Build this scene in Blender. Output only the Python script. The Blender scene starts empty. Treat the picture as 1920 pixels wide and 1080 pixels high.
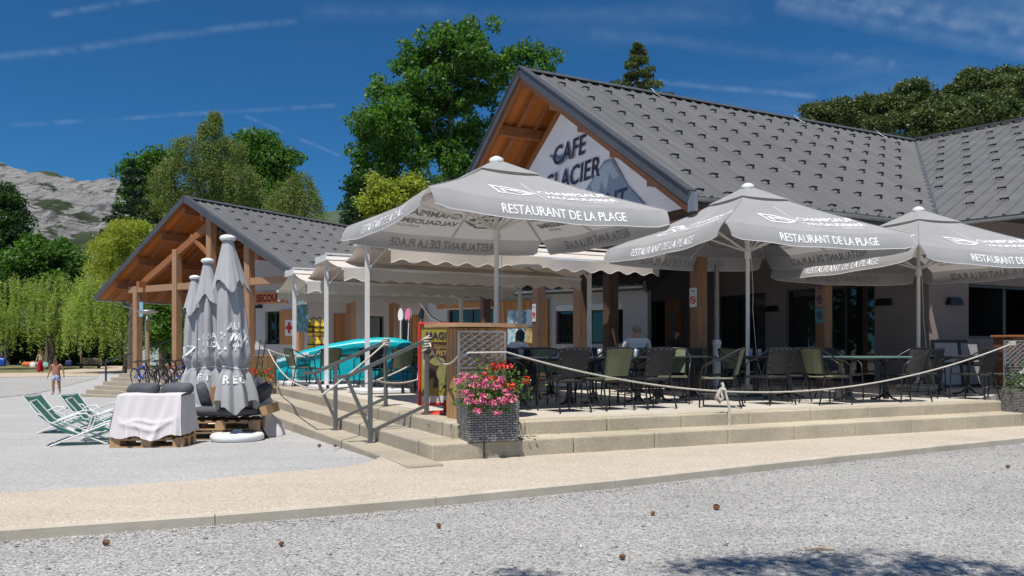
import bpy, bmesh, math, random
import numpy as np
from mathutils import Vector, Matrix, Euler
R = math.radians
S = bpy.context.scene
COL = S.collection

# ------------------------------------------------------------------ camera, sky, sun, exposure
EYE = 1.35
cam_d = bpy.data.cameras.new('camera')
cam_d.lens = 36 * 1500 / 1920
cam_d.sensor_width = 36
cam_d.shift_y = 115 / 1920
cam_d.clip_start = 0.05
cam_d.clip_end = 20000
cam = bpy.data.objects.new('camera', cam_d)
COL.objects.link(cam)
cam.location = (0, 0, EYE)
cam.rotation_euler = (R(90), 0, 0)
S.camera = cam

SUN_FROM = Vector((-0.13, -0.40, 1.0)).normalized()
sun_d = bpy.data.lights.new('sun', 'SUN')
sun_d.energy = 5.0
sun_d.angle = R(0.5)
sun_d.color = (1.0, 0.955, 0.89)
sun = bpy.data.objects.new('sun', sun_d)
COL.objects.link(sun)
sun.location = (0, 0, 60)
sun.rotation_euler = (-SUN_FROM).to_track_quat('-Z', 'Y').to_euler()

def cam_dir(px, py):
    return Vector(((px - 960) / 1500, 1.0, (655 - py) / 1500)).normalized()

def build_world():
    w = bpy.data.worlds.new('World')
    S.world = w
    w.use_nodes = True
    nt = w.node_tree
    N, L = nt.nodes, nt.links
    N.clear()
    out = N.new('ShaderNodeOutputWorld')
    bg = N.new('ShaderNodeBackground')
    bg.inputs['Strength'].default_value = 0.095
    L.new(bg.outputs[0], out.inputs[0])
    sky = N.new('ShaderNodeTexSky')
    sky.sky_type = 'NISHITA'
    sky.sun_disc = False
    sky.sun_elevation = math.asin(SUN_FROM.z)
    sky.sun_rotation = math.atan2(SUN_FROM.x, SUN_FROM.y) % (2 * math.pi)
    sky.altitude = 900
    sky.air_density = 0.9
    sky.dust_density = 0.25
    sky.ozone_density = 2.6
    tint = N.new('ShaderNodeMix'); tint.data_type = 'RGBA'; tint.blend_type = 'MULTIPLY'
    tint.inputs['Factor'].default_value = 1.0
    L.new(sky.outputs[0], tint.inputs['A'])
    tint.inputs['B'].default_value = (0.20, 0.57, 0.83, 1)
    tc = N.new('ShaderNodeTexCoord')
    def math_n(op, a, b=None, c=None):
        m = N.new('ShaderNodeMath'); m.operation = op
        for i, v in enumerate((a, b, c)):
            if v is None: continue
            if isinstance(v, (int, float)): m.inputs[i].default_value = v
            else: L.new(v, m.inputs[i])
        return m.outputs[0]
    nrm = N.new('ShaderNodeVectorMath'); nrm.operation = 'NORMALIZE'
    L.new(tc.outputs['Generated'], nrm.inputs[0])
    D = nrm.outputs[0]
    def dot(v):
        m = N.new('ShaderNodeVectorMath'); m.operation = 'DOT_PRODUCT'
        L.new(D, m.inputs[0]); m.inputs[1].default_value = v
        return m.outputs['Value']
    wob = N.new('ShaderNodeTexNoise'); wob.inputs['Scale'].default_value = 9; wob.inputs['Detail'].default_value = 5
    L.new(D, wob.inputs['Vector'])
    fine = N.new('ShaderNodeTexNoise'); fine.inputs['Scale'].default_value = 55; fine.inputs['Detail'].default_value = 6
    L.new(D, fine.inputs['Vector'])
    total = None
    # streaks of high cirrus and old vapour trails: ends given as directions in the sky
    streaks = [((-120, 122), (560, 36), .0055, .22), ((90, 26), (300, -6), .0045, .30), ((-100, 243), (640, 196), .0035, .22),
               ((455, 215), (640, 292), .0028, .30), ((1230, 154), (1620, 188), .0045, .34), ((1450, 5), (1990, 108), .013, .42),
               ((1600, -12), (1990, 52), .016, .55), ((1560, 104), (1680, 118), .006, .22), ((560, 22), (1420, 30), .012, .16), ((1380, -30), (1990, 78), .008, .34), ((1700, -40), (2050, 20), .012, .4), ((1100, 60), (1700, 128), .01, .16)]
    for a, b, wd, op in streaks:
        d1, d2 = cam_dir(*a), cam_dir(*b)
        n = d1.cross(d2).normalized()
        t = (d2 - d1).normalized()
        t0, t1 = d1.dot(t), d2.dot(t)
        off = math_n('ADD', dot(n), math_n('MULTIPLY', math_n('SUBTRACT', wob.outputs[0], .5), wd * 1.8))
        band = math_n('SUBTRACT', 1.0, math_n('DIVIDE', math_n('ABSOLUTE', off), wd))
        band = math_n('MAXIMUM', band, 0.0); fsrc = fine.outputs[0] if wd < .009 else math_n('MULTIPLY_ADD', fine.outputs[0], .35, math_n('MULTIPLY', wob.outputs[0], .65))
        s = math_n('DIVIDE', math_n('SUBTRACT', dot(t), t0), t1 - t0)
        edge = math_n('MULTIPLY', math_n('MULTIPLY', s, 6), math_n('MULTIPLY', math_n('SUBTRACT', 1.0, s), 6))
        edge = math_n('MINIMUM', math_n('MAXIMUM', edge, 0.0), 1.0)
        k = math_n('MULTIPLY', math_n('MULTIPLY', band, edge), math_n('MULTIPLY', math_n('MAXIMUM', math_n('MULTIPLY', math_n('SUBTRACT', fsrc, .33), 3.0), 0.0), op * .62))
        total = k if total is None else math_n('ADD', total, k)
    # thin veil
    mp = N.new('ShaderNodeMapping'); mp.inputs['Scale'].default_value = (1.3, 1.0, 6.5); mp.inputs['Rotation'].default_value = (0, R(9), 0)
    L.new(D, mp.inputs['Vector'])
    veil = N.new('ShaderNodeTexNoise'); veil.inputs['Scale'].default_value = 2.6; veil.inputs['Detail'].default_value = 8; veil.inputs['Roughness'].default_value = .62
    L.new(mp.outputs[0], veil.inputs['Vector'])
    sep = N.new('ShaderNodeSeparateXYZ'); L.new(D, sep.inputs[0])
    vmask = math_n('MINIMUM', math_n('MAXIMUM', math_n('ADD', math_n('MULTIPLY', sep.outputs[0], 1.7), .42), .12), 1.0)
    vl = math_n('MULTIPLY', math_n('MAXIMUM', math_n('SUBTRACT', veil.outputs[0], .50), 0), .42)
    vl = math_n('MULTIPLY', vl, vmask)
    total = math_n('MINIMUM', math_n('ADD', total, vl), .85)
    mix = N.new('ShaderNodeMix'); mix.data_type = 'RGBA'
    L.new(total, mix.inputs['Factor'])
    L.new(tint.outputs['Result'], mix.inputs['A'])
    mix.inputs['B'].default_value = (4.2, 5.4, 6.8, 1)
    L.new(mix.outputs['Result'], bg.inputs['Color'])
build_world()
S.view_settings.view_transform = 'Standard'
S.view_settings.look = 'None'
S.view_settings.exposure = 0.15
S.view_settings.gamma = 1
S.render.engine = 'CYCLES'
S.cycles.max_bounces = 6
S.cycles.transparent_max_bounces = 6

# ------------------------------------------------------------------ helpers
def at(px, Y):
    return (px - 960) / 1500 * Y
UA = R(27.3)                      # heading of the restaurant's long axis
U = Vector((math.cos(UA), math.sin(UA), 0)); W = Vector((-math.sin(UA), math.cos(UA), 0))
SA = R(57)                        # heading of the shelter's ridge
U2 = Vector((math.cos(SA), math.sin(SA), 0)); W2 = Vector((-math.sin(SA), math.cos(SA), 0))
TZ = 0.5                          # terrace level

class MB:
    """collects faces of one mesh"""
    def __init__(self):
        self.v = []; self.f = []; self.sm = []; self.mi = []
    def add(self, vs, fs, smooth=False, mi=0, M=None):
        o = len(self.v)
        if M is not None: vs = [M @ Vector(p) for p in vs]
        self.v.extend([tuple(p) for p in vs])
        for f in fs:
            self.f.append(tuple(i + o for i in f)); self.sm.append(smooth); self.mi.append(mi)
        return self
    def box(self, c, s, rot=None, mi=0, taper=1.0):
        x, y, z = s[0] / 2, s[1] / 2, s[2] / 2
        t = taper
        vs = [(-x, -y, -z), (x, -y, -z), (x, y, -z), (-x, y, -z), (-x * t, -y * t, z), (x * t, -y * t, z), (x * t, y * t, z), (-x * t, y * t, z)]
        M = Matrix.Translation(c)
        if rot is not None: M = M @ (rot if isinstance(rot, Matrix) else Euler(rot).to_matrix().to_4x4())
        return self.add(vs, [(0, 3, 2, 1), (4, 5, 6, 7), (0, 1, 5, 4), (1, 2, 6, 5), (2, 3, 7, 6), (3, 0, 4, 7)], False, mi, M)
    def rbox(self, c, s, b=.02, rot=None, mi=0):
        bm = bmesh.new(); bmesh.ops.create_cube(bm, size=1)
        for v in bm.verts: v.co = Vector((v.co.x * s[0], v.co.y * s[1], v.co.z * s[2]))
        bmesh.ops.bevel(bm, geom=bm.edges[:], offset=b, segments=2, affect='EDGES', profile=.5)
        M = Matrix.Translation(c)
        if rot is not None: M = M @ (rot if isinstance(rot, Matrix) else Euler(rot).to_matrix().to_4x4())
        self.add([v.co[:] for v in bm.verts], [[v.index for v in f.verts] for f in bm.faces] if bm.verts.index_update() is None else [], False, mi, M)
        bm.free(); return self
    def beam(self, a, b, w, h, up=(0, 0, 1), mi=0):
        a, b = Vector(a), Vector(b); d = b - a; l = d.length; d = d / l
        up = Vector(up)
        if abs(d.dot(up)) > .98: up = Vector((0, 1, 0))
        sx = d.cross(up).normalized(); uz = sx.cross(d)
        M = Matrix((( d.x, sx.x, uz.x, 0), (d.y, sx.y, uz.y, 0), (d.z, sx.z, uz.z, 0), (0, 0, 0, 1)))
        return self.box((a + b) / 2, (l, w, h), M, mi)
    def tube(self, pts, r, n=8, mi=0, cap=True, closed=False):
        pts = [Vector(p) for p in pts]; m = len(pts)
        rr = r if isinstance(r, (list, tuple)) else [r] * m
        vs = []; prev = None
        for i, p in enumerate(pts):
            if closed: d = pts[(i + 1) % m] - pts[i - 1]
            else: d = pts[min(i + 1, m - 1)] - pts[max(i - 1, 0)]
            d.normalize()
            if prev is None:
                a = Vector((0, 0, 1)) if abs(d.z) < .9 else Vector((0, 1, 0))
                x = d.cross(a).normalized()
            else:
                x = (prev - d * prev.dot(d)).normalized()
            prev = x; y = d.cross(x)
            for k in range(n):
                t = 2 * math.pi * k / n
                vs.append(p + (x * math.cos(t) + y * math.sin(t)) * rr[i])
        fs = []
        for i in range(m if closed else m - 1):
            j = (i + 1) % m
            for k in range(n):
                k2 = (k + 1) % n
                fs.append((i * n + k, i * n + k2, j * n + k2, j * n + k))
        self.add(vs, fs, True, mi)
        if cap and not closed:
            self.add(vs[:n], [tuple(range(n))[::-1]], False, mi); self.add(vs[-n:], [tuple(range(n))], False, mi)
        return self
    def lathe(self, prof, n=20, M=None, mi=0, smooth=True, fn=None):
        vs = []
        for (r, z) in prof:
            for k in range(n):
                t = 2 * math.pi * k / n
                q = r if fn is None else fn(r, z, t)
                vs.append((q * math.cos(t), q * math.sin(t), z))
        fs = []
        for i in range(len(prof) - 1):
            for k in range(n):
                k2 = (k + 1) % n
                fs.append((i * n + k, i * n + k2, (i + 1) * n + k2, (i + 1) * n + k))
        self.add(vs, fs, smooth, mi, M)
        if prof[0][0] > 1e-4: self.add(vs[:n], [tuple(range(n))[::-1]], False, mi, M)
        if prof[-1][0] > 1e-4: self.add(vs[-n:], [tuple(range(n))], False, mi, M)
        return self
    def prism(self, poly, z0, z1, M=None, mi=0, bottom=True):
        n = len(poly)
        vs = [(p[0], p[1], z0) for p in poly] + [(p[0], p[1], z1) for p in poly]
        fs = [tuple(range(n, 2 * n))] + ([tuple(range(n))[::-1]] if bottom else [])
        fs += [(i, (i + 1) % n, n + (i + 1) % n, n + i) for i in range(n)]
        return self.add(vs, fs, False, mi, M)
    def quad(self, a, b, c, d, mi=0, smooth=False):
        return self.add([a, b, c, d], [(0, 1, 2, 3)], smooth, mi)
    def slab(self, a, b, c, d, t, mi=0):
        """four corners in order and a thickness below them"""
        a, b, c, d = map(Vector, (a, b, c, d)); n = (b - a).cross(d - a).normalized() * t
        vs = [a, b, c, d, a - n, b - n, c - n, d - n]
        return self.add(vs, [(0, 1, 2, 3), (7, 6, 5, 4), (0, 4, 5, 1), (1, 5, 6, 2), (2, 6, 7, 3), (3, 7, 4, 0)], False, mi)
    def grid(self, fn, nu, nv, smooth=True, mi=0, M=None):
        vs = [fn(i / nu, j / nv) for i in range(nu + 1) for j in range(nv + 1)]
        fs = [(i * (nv + 1) + j, (i + 1) * (nv + 1) + j, (i + 1) * (nv + 1) + j + 1, i * (nv + 1) + j + 1) for i in range(nu) for j in range(nv)]
        return self.add(vs, fs, smooth, mi, M)

def obj(name, mb, mat, parent=None, loc=None, rotz=None):
    me = bpy.data.meshes.new(name)
    me.from_pydata(mb.v, [], mb.f)
    me.polygons.foreach_set('use_smooth', mb.sm)
    mats = mat if isinstance(mat, (list, tuple)) else [mat]
    for m in mats: me.materials.append(m)
    if len(mats) > 1: me.polygons.foreach_set('material_index', mb.mi)
    me.update()
    o = bpy.data.objects.new(name, me); COL.objects.link(o)
    if parent is not None: o.parent = parent
    if loc is not None: o.location = loc
    if rotz is not None: o.rotation_euler = (0, 0, rotz)
    return o
def tag(o, label, cat, group=None):
    o['label'] = label; o['category'] = cat
    if group: o['group'] = group
    return o
def thing(name, label, cat, loc=(0, 0, 0), rotz=0, group=None):
    o = bpy.data.objects.new(name, None); COL.objects.link(o)
    o.empty_display_size = .2
    o.location = loc; o.rotation_euler = (0, 0, rotz)
    return tag(o, label, cat, group)
def struct(o):
    o['kind'] = 'structure'; return o
KIDS = {}
def dup(root, loc, rotz, label, group=None):
    r = root.copy(); COL.objects.link(r); r.location = loc; r.rotation_euler = (root.rotation_euler[0], root.rotation_euler[1], rotz)
    r['label'] = label
    if group: r['group'] = group
    kids = [o for o in bpy.data.objects if o.parent == root]
    for ch in kids:
        c = ch.copy(); COL.objects.link(c); c.parent = r
        for g in [o for o in bpy.data.objects if o.parent == ch]:
            d = g.copy(); COL.objects.link(d); d.parent = c
    return r
def arr_mesh(name, V, F, mat, parent=None, smooth=False):
    """mesh from numpy quads"""
    me = bpy.data.meshes.new(name)
    nv, nf = len(V), len(F); k = F.shape[1]
    me.vertices.add(nv); me.vertices.foreach_set('co', V.astype(np.float32).ravel())
    me.loops.add(nf * k); me.loops.foreach_set('vertex_index', F.astype(np.int32).ravel())
    me.polygons.add(nf); me.polygons.foreach_set('loop_start', np.arange(0, nf * k, k, dtype=np.int32))
    me.polygons.foreach_set('loop_total', np.full(nf, k, dtype=np.int32))
    if smooth: me.polygons.foreach_set('use_smooth', np.ones(nf, dtype=bool))
    me.materials.append(mat); me.update(calc_edges=True)
    o = bpy.data.objects.new(name, me); COL.objects.link(o)
    if parent is not None: o.parent = parent
    return o
def text_geo(body, size=1.0, shear=0.0, bold=0.0, align='CENTER', spacing=1.0):
    cu = bpy.data.curves.new('t', 'FONT')
    cu.body = body; cu.size = size; cu.shear = shear; cu.align_x = align; cu.offset = bold; cu.resolution_u = 3
    cu.space_character = spacing; cu.space_line = .95
    o = bpy.data.objects.new('t', cu); COL.objects.link(o)
    dg = bpy.context.evaluated_depsgraph_get(); dg.update()
    me = bpy.data.meshes.new_from_object(o.evaluated_get(dg))
    vs = [v.co.copy() for v in me.vertices]; fs = [tuple(p.vertices) for p in me.polygons]
    bpy.data.objects.remove(o); bpy.data.curves.remove(cu); bpy.data.meshes.remove(me)
    return vs, fs
def put_text(mb, body, size, fn, shear=0.0, bold=0.0, align='CENTER', mi=0, width=None, spacing=1.0):
    """fn maps flat text coordinates (x, y) to a point"""
    vs, fs = text_geo(body, size, shear, bold, align, spacing)
    k = 1.0
    if width is not None:
        xs = [v.x for v in vs]; k = width / (max(xs) - min(xs))
    mb.add([fn(v.x * k, v.y) for v in vs], fs, False, mi)
    return mb

# ------------------------------------------------------------------ materials
def new_mat(name):
    m = bpy.data.materials.new(name); m.use_nodes = True
    nt = m.node_tree; b = nt.nodes['Principled BSDF']
    return m, nt, b
def rgba(c): return (c[0], c[1], c[2], 1)
def mat(name, col, rough=.6, var=.12, scale=6, bump=0, bscale=None, metal=0, spec=.5, stretch=(1, 1, 1), col2=None, detail=5, coat=0):
    m, nt, b = new_mat(name); N, L = nt.nodes, nt.links
    b.inputs['Roughness'].default_value = rough; b.inputs['Metallic'].default_value = metal
    b.inputs['Specular IOR Level'].default_value = spec
    if coat: b.inputs['Coat Weight'].default_value = coat
    tc = N.new('ShaderNodeTexCoord'); mp = N.new('ShaderNodeMapping'); mp.inputs['Scale'].default_value = stretch
    L.new(tc.outputs['Object'], mp.inputs['Vector'])
    no = N.new('ShaderNodeTexNoise'); no.inputs['Scale'].default_value = scale; no.inputs['Detail'].default_value = detail; no.inputs['Roughness'].default_value = .65
    L.new(mp.outputs[0], no.inputs['Vector'])
    cr = N.new('ShaderNodeValToRGB')
    c2 = col2 or [min(1, c * (1 + var)) for c in col]; c1 = [c * (1 - var) for c in col] if not col2 else col
    cr.color_ramp.elements[0].color = rgba(c1); cr.color_ramp.elements[1].color = rgba(c2)
    cr.color_ramp.elements[0].position = .32; cr.color_ramp.elements[1].position = .68
    L.new(no.outputs[0], cr.inputs[0]); L.new(cr.outputs[0], b.inputs['Base Color'])
    if bump:
        n2 = N.new('ShaderNodeTexNoise'); n2.inputs['Scale'].default_value = bscale or scale * 6; n2.inputs['Detail'].default_value = 4
        L.new(mp.outputs[0], n2.inputs['Vector'])
        bp = N.new('ShaderNodeBump'); bp.inputs['Strength'].default_value = bump; bp.inputs['Distance'].default_value = .02
        L.new(n2.outputs[0], bp.inputs['Height']); L.new(bp.outputs[0], b.inputs['Normal'])
    return m
def stone_mat(name, cols, scale, bump=.6, big=None, rough=.85, dist=.02):
    """speckled aggregate: two scales of voronoi cells with a random tone each"""
    m, nt, b = new_mat(name); N, L = nt.nodes, nt.links
    b.inputs['Roughness'].default_value = rough; b.inputs['Specular IOR Level'].default_value = .25
    tc = N.new('ShaderNodeTexCoord')
    vo = N.new('ShaderNodeTexVoronoi'); vo.inputs['Scale'].default_value = scale
    L.new(tc.outputs['Object'], vo.inputs['Vector'])
    v2 = N.new('ShaderNodeTexVoronoi'); v2.inputs['Scale'].default_value = scale * 2.3
    L.new(tc.outputs['Object'], v2.inputs['Vector'])
    sp = N.new('ShaderNodeSeparateColor'); L.new(vo.outputs['Color'], sp.inputs[0])
    cr = N.new('ShaderNodeValToRGB'); cr.color_ramp.interpolation = 'LINEAR'
    els = cr.color_ramp.elements
    while len(els) < len(cols): els.new(.5)
    for i, c in enumerate(cols): els[i].position = i / (len(cols) - 1); els[i].color = rgba(c)
    L.new(sp.outputs[0], cr.inputs[0])
    no = N.new('ShaderNodeTexNoise'); no.inputs['Scale'].default_value = .5; no.inputs['Detail'].default_value = 6; no.inputs['Roughness'].default_value = .6
    L.new(tc.outputs['Object'], no.inputs['Vector'])
    mx = N.new('ShaderNodeMix'); mx.data_type = 'RGBA'; mx.blend_type = 'MULTIPLY'; mx.inputs['Factor'].default_value = 1
    c3 = N.new('ShaderNodeValToRGB'); c3.color_ramp.elements[0].position = .36; c3.color_ramp.elements[1].position = .60
    k = big or .16
    c3.color_ramp.elements[0].color = rgba([1 - k] * 3); c3.color_ramp.elements[1].color = (1, 1, 1, 1)
    mt = N.new('ShaderNodeMapping'); mt.inputs['Rotation'].default_value = (0, 0, R(-28)); mt.inputs['Scale'].default_value = (.5, 2.6, 1); L.new(tc.outputs['Object'], mt.inputs[0])
    n3 = N.new('ShaderNodeTexNoise'); n3.inputs['Scale'].default_value = .9; n3.inputs['Detail'].default_value = 7; n3.inputs['Roughness'].default_value = .7; L.new(mt.outputs[0], n3.inputs['Vector'])
    av = N.new('ShaderNodeMath'); av.operation = 'MULTIPLY_ADD'; L.new(n3.outputs[0], av.inputs[0]); av.inputs[1].default_value = .5
    hv = N.new('ShaderNodeMath'); hv.operation = 'MULTIPLY'; L.new(no.outputs[0], hv.inputs[0]); hv.inputs[1].default_value = .5; L.new(hv.outputs[0], av.inputs[2])
    L.new(av.outputs[0], c3.inputs[0]); L.new(cr.outputs[0], mx.inputs['A']); L.new(c3.outputs[0], mx.inputs['B'])
    L.new(mx.outputs['Result'], b.inputs['Base Color'])
    ad = N.new('ShaderNodeMath'); ad.operation = 'ADD'
    L.new(vo.outputs['Distance'], ad.inputs[0]); L.new(v2.outputs['Distance'], ad.inputs[1])
    bp = N.new('ShaderNodeBump'); bp.invert = True; bp.inputs['Strength'].default_value = bump; bp.inputs['Distance'].default_value = dist
    L.new(ad.outputs[0], bp.inputs['Height']); L.new(bp.outputs[0], b.inputs['Normal'])
    return m
def plank_mat(name, col, width, axis='Y', rough=.6, seam=.25, var=.3, grain=(1, 14, 14), length=None):
    """boards of one width running across the given object axis, each a tone of its own"""
    m, nt, b = new_mat(name); N, L = nt.nodes, nt.links
    b.inputs['Roughness'].default_value = rough; b.inputs['Specular IOR Level'].default_value = .3
    tc = N.new('ShaderNodeTexCoord'); sx = N.new('ShaderNodeSeparateXYZ'); L.new(tc.outputs['Object'], sx.inputs[0])
    d = N.new('ShaderNodeMath'); d.operation = 'DIVIDE'; L.new(sx.outputs[axis], d.inputs[0]); d.inputs[1].default_value = width
    fl = N.new('ShaderNodeMath'); fl.operation = 'FLOOR'; L.new(d.outputs[0], fl.inputs[0])
    fr = N.new('ShaderNodeMath'); fr.operation = 'FRACT'; L.new(d.outputs[0], fr.inputs[0])
    wn = N.new('ShaderNodeTexWhiteNoise'); wn.noise_dimensions = '1D'; L.new(fl.outputs[0], wn.inputs['W'])
    mp = N.new('ShaderNodeMapping'); mp.inputs['Scale'].default_value = grain; L.new(tc.outputs['Object'], mp.inputs['Vector'])
    no = N.new('ShaderNodeTexNoise'); no.inputs['Scale'].default_value = 2.5; no.inputs['Detail'].default_value = 6; L.new(mp.outputs[0], no.inputs['Vector'])
    av = N.new('ShaderNodeMath'); av.operation = 'ADD'
    h1 = N.new('ShaderNodeMath'); h1.operation = 'MULTIPLY'; L.new(wn.outputs[0], h1.inputs[0]); h1.inputs[1].default_value = .5
    h2 = N.new('ShaderNodeMath'); h2.operation = 'MULTIPLY'; L.new(no.outputs[0], h2.inputs[0]); h2.inputs[1].default_value = .5
    L.new(h1.outputs[0], av.inputs[0]); L.new(h2.outputs[0], av.inputs[1])
    cr = N.new('ShaderNodeValToRGB'); cr.color_ramp.elements[0].position = .2; cr.color_ramp.elements[1].position = .8
    cr.color_ramp.elements[0].color = rgba([c * (1 - var) for c in col]); cr.color_ramp.elements[1].color = rgba([min(1, c * (1 + var)) for c in col])
    L.new(av.outputs[0], cr.inputs[0])
    gt = N.new('ShaderNodeMath'); gt.operation = 'GREATER_THAN'; L.new(fr.outputs[0], gt.inputs[0]); gt.inputs[1].default_value = .07
    mr = N.new('ShaderNodeMapRange'); mr.inputs['To Min'].default_value = seam; L.new(gt.outputs[0], mr.inputs['Value'])
    mx = N.new('ShaderNodeMix'); mx.data_type = 'RGBA'; mx.blend_type = 'MULTIPLY'; mx.inputs['Factor'].default_value = 1
    L.new(cr.outputs[0], mx.inputs['A']); L.new(mr.outputs[0], mx.inputs['B']); L.new(mx.outputs['Result'], b.inputs['Base Color'])
    bp = N.new('ShaderNodeBump'); bp.inputs['Strength'].default_value = .5; bp.inputs['Distance'].default_value = .01
    L.new(gt.outputs[0], bp.inputs['Height']); L.new(bp.outputs[0], b.inputs['Normal'])
    return m
def fabric_mat(name, col, trans=.25, rough=.85, var=.06, tcol=None, scale=1.5, wr=.02):
    m, nt, b = new_mat(name); N, L = nt.nodes, nt.links
    b.inputs['Roughness'].default_value = rough; b.inputs['Specular IOR Level'].default_value = .2
    tc = N.new('ShaderNodeTexCoord')
    no = N.new('ShaderNodeTexNoise'); no.inputs['Scale'].default_value = scale; no.inputs['Detail'].default_value = 6
    L.new(tc.outputs['Object'], no.inputs['Vector'])
    cr = N.new('ShaderNodeValToRGB'); cr.color_ramp.elements[0].position = .3; cr.color_ramp.elements[1].position = .7
    cr.color_ramp.elements[0].color = rgba([c * (1 - var) for c in col]); cr.color_ramp.elements[1].color = rgba([min(1, c * (1 + var)) for c in col])
    L.new(no.outputs[0], cr.inputs[0]); L.new(cr.outputs[0], b.inputs['Base Color'])
    n2 = N.new('ShaderNodeTexNoise'); n2.inputs['Scale'].default_value = 3; n2.inputs['Detail'].default_value = 3; L.new(tc.outputs['Object'], n2.inputs['Vector'])
    bp = N.new('ShaderNodeBump'); bp.inputs['Strength'].default_value = .25; bp.inputs['Distance'].default_value = wr
    L.new(n2.outputs[0], bp.inputs['Height']); L.new(bp.outputs[0], b.inputs['Normal'])
    if trans > 0:
        tr = N.new('ShaderNodeBsdfTranslucent'); tr.inputs[0].default_value = rgba(tcol or col)
        ms = N.new('ShaderNodeMixShader'); ms.inputs[0].default_value = trans
        L.new(b.outputs[0], ms.inputs[1]); L.new(tr.outputs[0], ms.inputs[2]); L.new(ms.outputs[0], N['Material Output'].inputs[0])
    return m
def leaf_mat(name, c1, c2, trans=.35, c3=None):
    m, nt, b = new_mat(name); N, L = nt.nodes, nt.links
    b.inputs['Roughness'].default_value = .5; b.inputs['Specular IOR Level'].default_value = .35
    ge = N.new('ShaderNodeNewGeometry'); cr = N.new('ShaderNodeValToRGB')
    cr.color_ramp.elements[0].color = rgba(c1); cr.color_ramp.elements[1].color = rgba(c2)
    if c3:
        e = cr.color_ramp.elements.new(.9); e.color = rgba(c2); cr.color_ramp.elements[-1].color = rgba(c3)
    tc = N.new('ShaderNodeTexCoord'); no = N.new('ShaderNodeTexNoise'); no.inputs['Scale'].default_value = .55; no.inputs['Detail'].default_value = 3
    L.new(tc.outputs['Object'], no.inputs['Vector'])
    a = N.new('ShaderNodeMath'); a.operation = 'MULTIPLY_ADD'; L.new(ge.outputs['Random Per Island'], a.inputs[0]); a.inputs[1].default_value = .55
    sb = N.new('ShaderNodeMath'); sb.operation = 'MULTIPLY_ADD'; L.new(no.outputs[0], sb.inputs[0]); sb.inputs[1].default_value = 1.2; sb.inputs[2].default_value = -.38
    L.new(sb.outputs[0], a.inputs[2]); L.new(a.outputs[0], cr.inputs[0]); L.new(cr.outputs[0], b.inputs['Base Color'])
    tr = N.new('ShaderNodeBsdfTranslucent')
    mu = N.new('ShaderNodeMix'); mu.data_type = 'RGBA'; mu.blend_type = 'MULTIPLY'; mu.inputs['Factor'].default_value = 1
    L.new(cr.outputs[0], mu.inputs['A']); mu.inputs['B'].default_value = (1.5, 1.6, .55, 1); L.new(mu.outputs['Result'], tr.inputs[0])
    ms = N.new('ShaderNodeMixShader'); ms.inputs[0].default_value = trans
    L.new(b.outputs[0], ms.inputs[1]); L.new(tr.outputs[0], ms.inputs[2]); L.new(ms.outputs[0], N['Material Output'].inputs[0])
    return m
def glass_mat(name, col=(.012, .014, .013)):
    m, nt, b = new_mat(name)
    b.inputs['Base Color'].default_value = rgba(col); b.inputs['Roughness'].default_value = .02; b.inputs['IOR'].default_value = 1.7
    return m

M = {}
M['gravel'] = stone_mat('gravel', [(.15, .146, .138), (.318, .309, .293), (.388, .378, .358), (.452, .44, .416), (.62, .602, .57)], 74, .7, .2, dist=.006)
M['plaza'] = stone_mat('fine_gravel', [(.28, .278, .272), (.365, .36, .352), (.41, .405, .395), (.46, .455, .445), (.54, .53, .515)], 85, .5, .14, dist=.003)
M['path'] = stone_mat('resin_path', [(.35, .29, .22), (.455, .385, .305), (.50, .43, .345), (.54, .47, .38), (.61, .545, .455)], 95, .35, .14, dist=.003)
M['kerb'] = mat('kerb_concrete', (.40, .355, .28), .9, .22, 2.2, .15, 60, col2=(.52, .47, .385))
M['cast'] = stone_mat('cast_stone_block', [(.42, .355, .25), (.49, .42, .305), (.53, .46, .34), (.56, .49, .375), (.61, .54, .42)], 120, .45, .34, dist=.0018)
M['slab'] = mat('terrace_concrete', (.44, .40, .335), .9, .12, 1.3, .2, 90, col2=(.52, .475, .41))
M['slab_in'] = M['slab']
M['grass'] = mat('lawn_turf', (.10, .10, .035), .95, .3, .8, .5, 30, col2=(.19, .175, .07))
M['tan'] = mat('tan_walk', (.40, .33, .24), .95, .1, 1.0, .2, 40, col2=(.48, .40, .30))
M['roof'] = mat('roof_sheet', (.108, .107, .106), .5, .14, .9, .04, 30, stretch=(2.6, .4, .4), metal=.0, spec=.5, col2=(.15, .148, .146), detail=9)
M['roof_glare'] = mat('sun_glare_roof_sheet', (.20, .20, .195), .35, .14, .8, spec=.6, col2=(.27, .27, .265))  # same grey sheet as the other roofs; sun sheen put into the colour
M['trim'] = mat('dark_metal_trim', (.075, .077, .08), .42, .12, 2, spec=.5)
M['guard'] = mat('snow_guard_metal', (.02, .02, .022), .4, .2, 6)
M['zinc'] = mat('zinc_metal', (.36, .37, .38), .38, .12, 5, metal=.65)
M['soffit'] = plank_mat('soffit_boards', (.42, .135, .028), .115, 'X', var=.28, seam=.4, grain=(12, .9, 12))
M['beam'] = mat('larch_beam', (.24, .085, .028), .6, .3, 3.0, .15, 20, stretch=(1, 5, 5), col2=(.35, .145, .055))
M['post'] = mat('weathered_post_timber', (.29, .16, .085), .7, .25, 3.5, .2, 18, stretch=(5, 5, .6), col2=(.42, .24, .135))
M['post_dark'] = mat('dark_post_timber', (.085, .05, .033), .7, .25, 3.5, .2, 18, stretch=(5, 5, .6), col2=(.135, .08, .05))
M['post_shaded'] = mat('shaded_post_timber', (.19, .098, .05), .7, .25, 3.5, .2, 18, stretch=(5, 5, .6), col2=(.28, .15, .08))  # darker copy of the post timber, veranda shade put into its colour
M['render'] = mat('wall_render', (.50, .485, .475), .92, .06, 1.2, .15, 90, col2=(.56, .545, .53))
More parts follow.
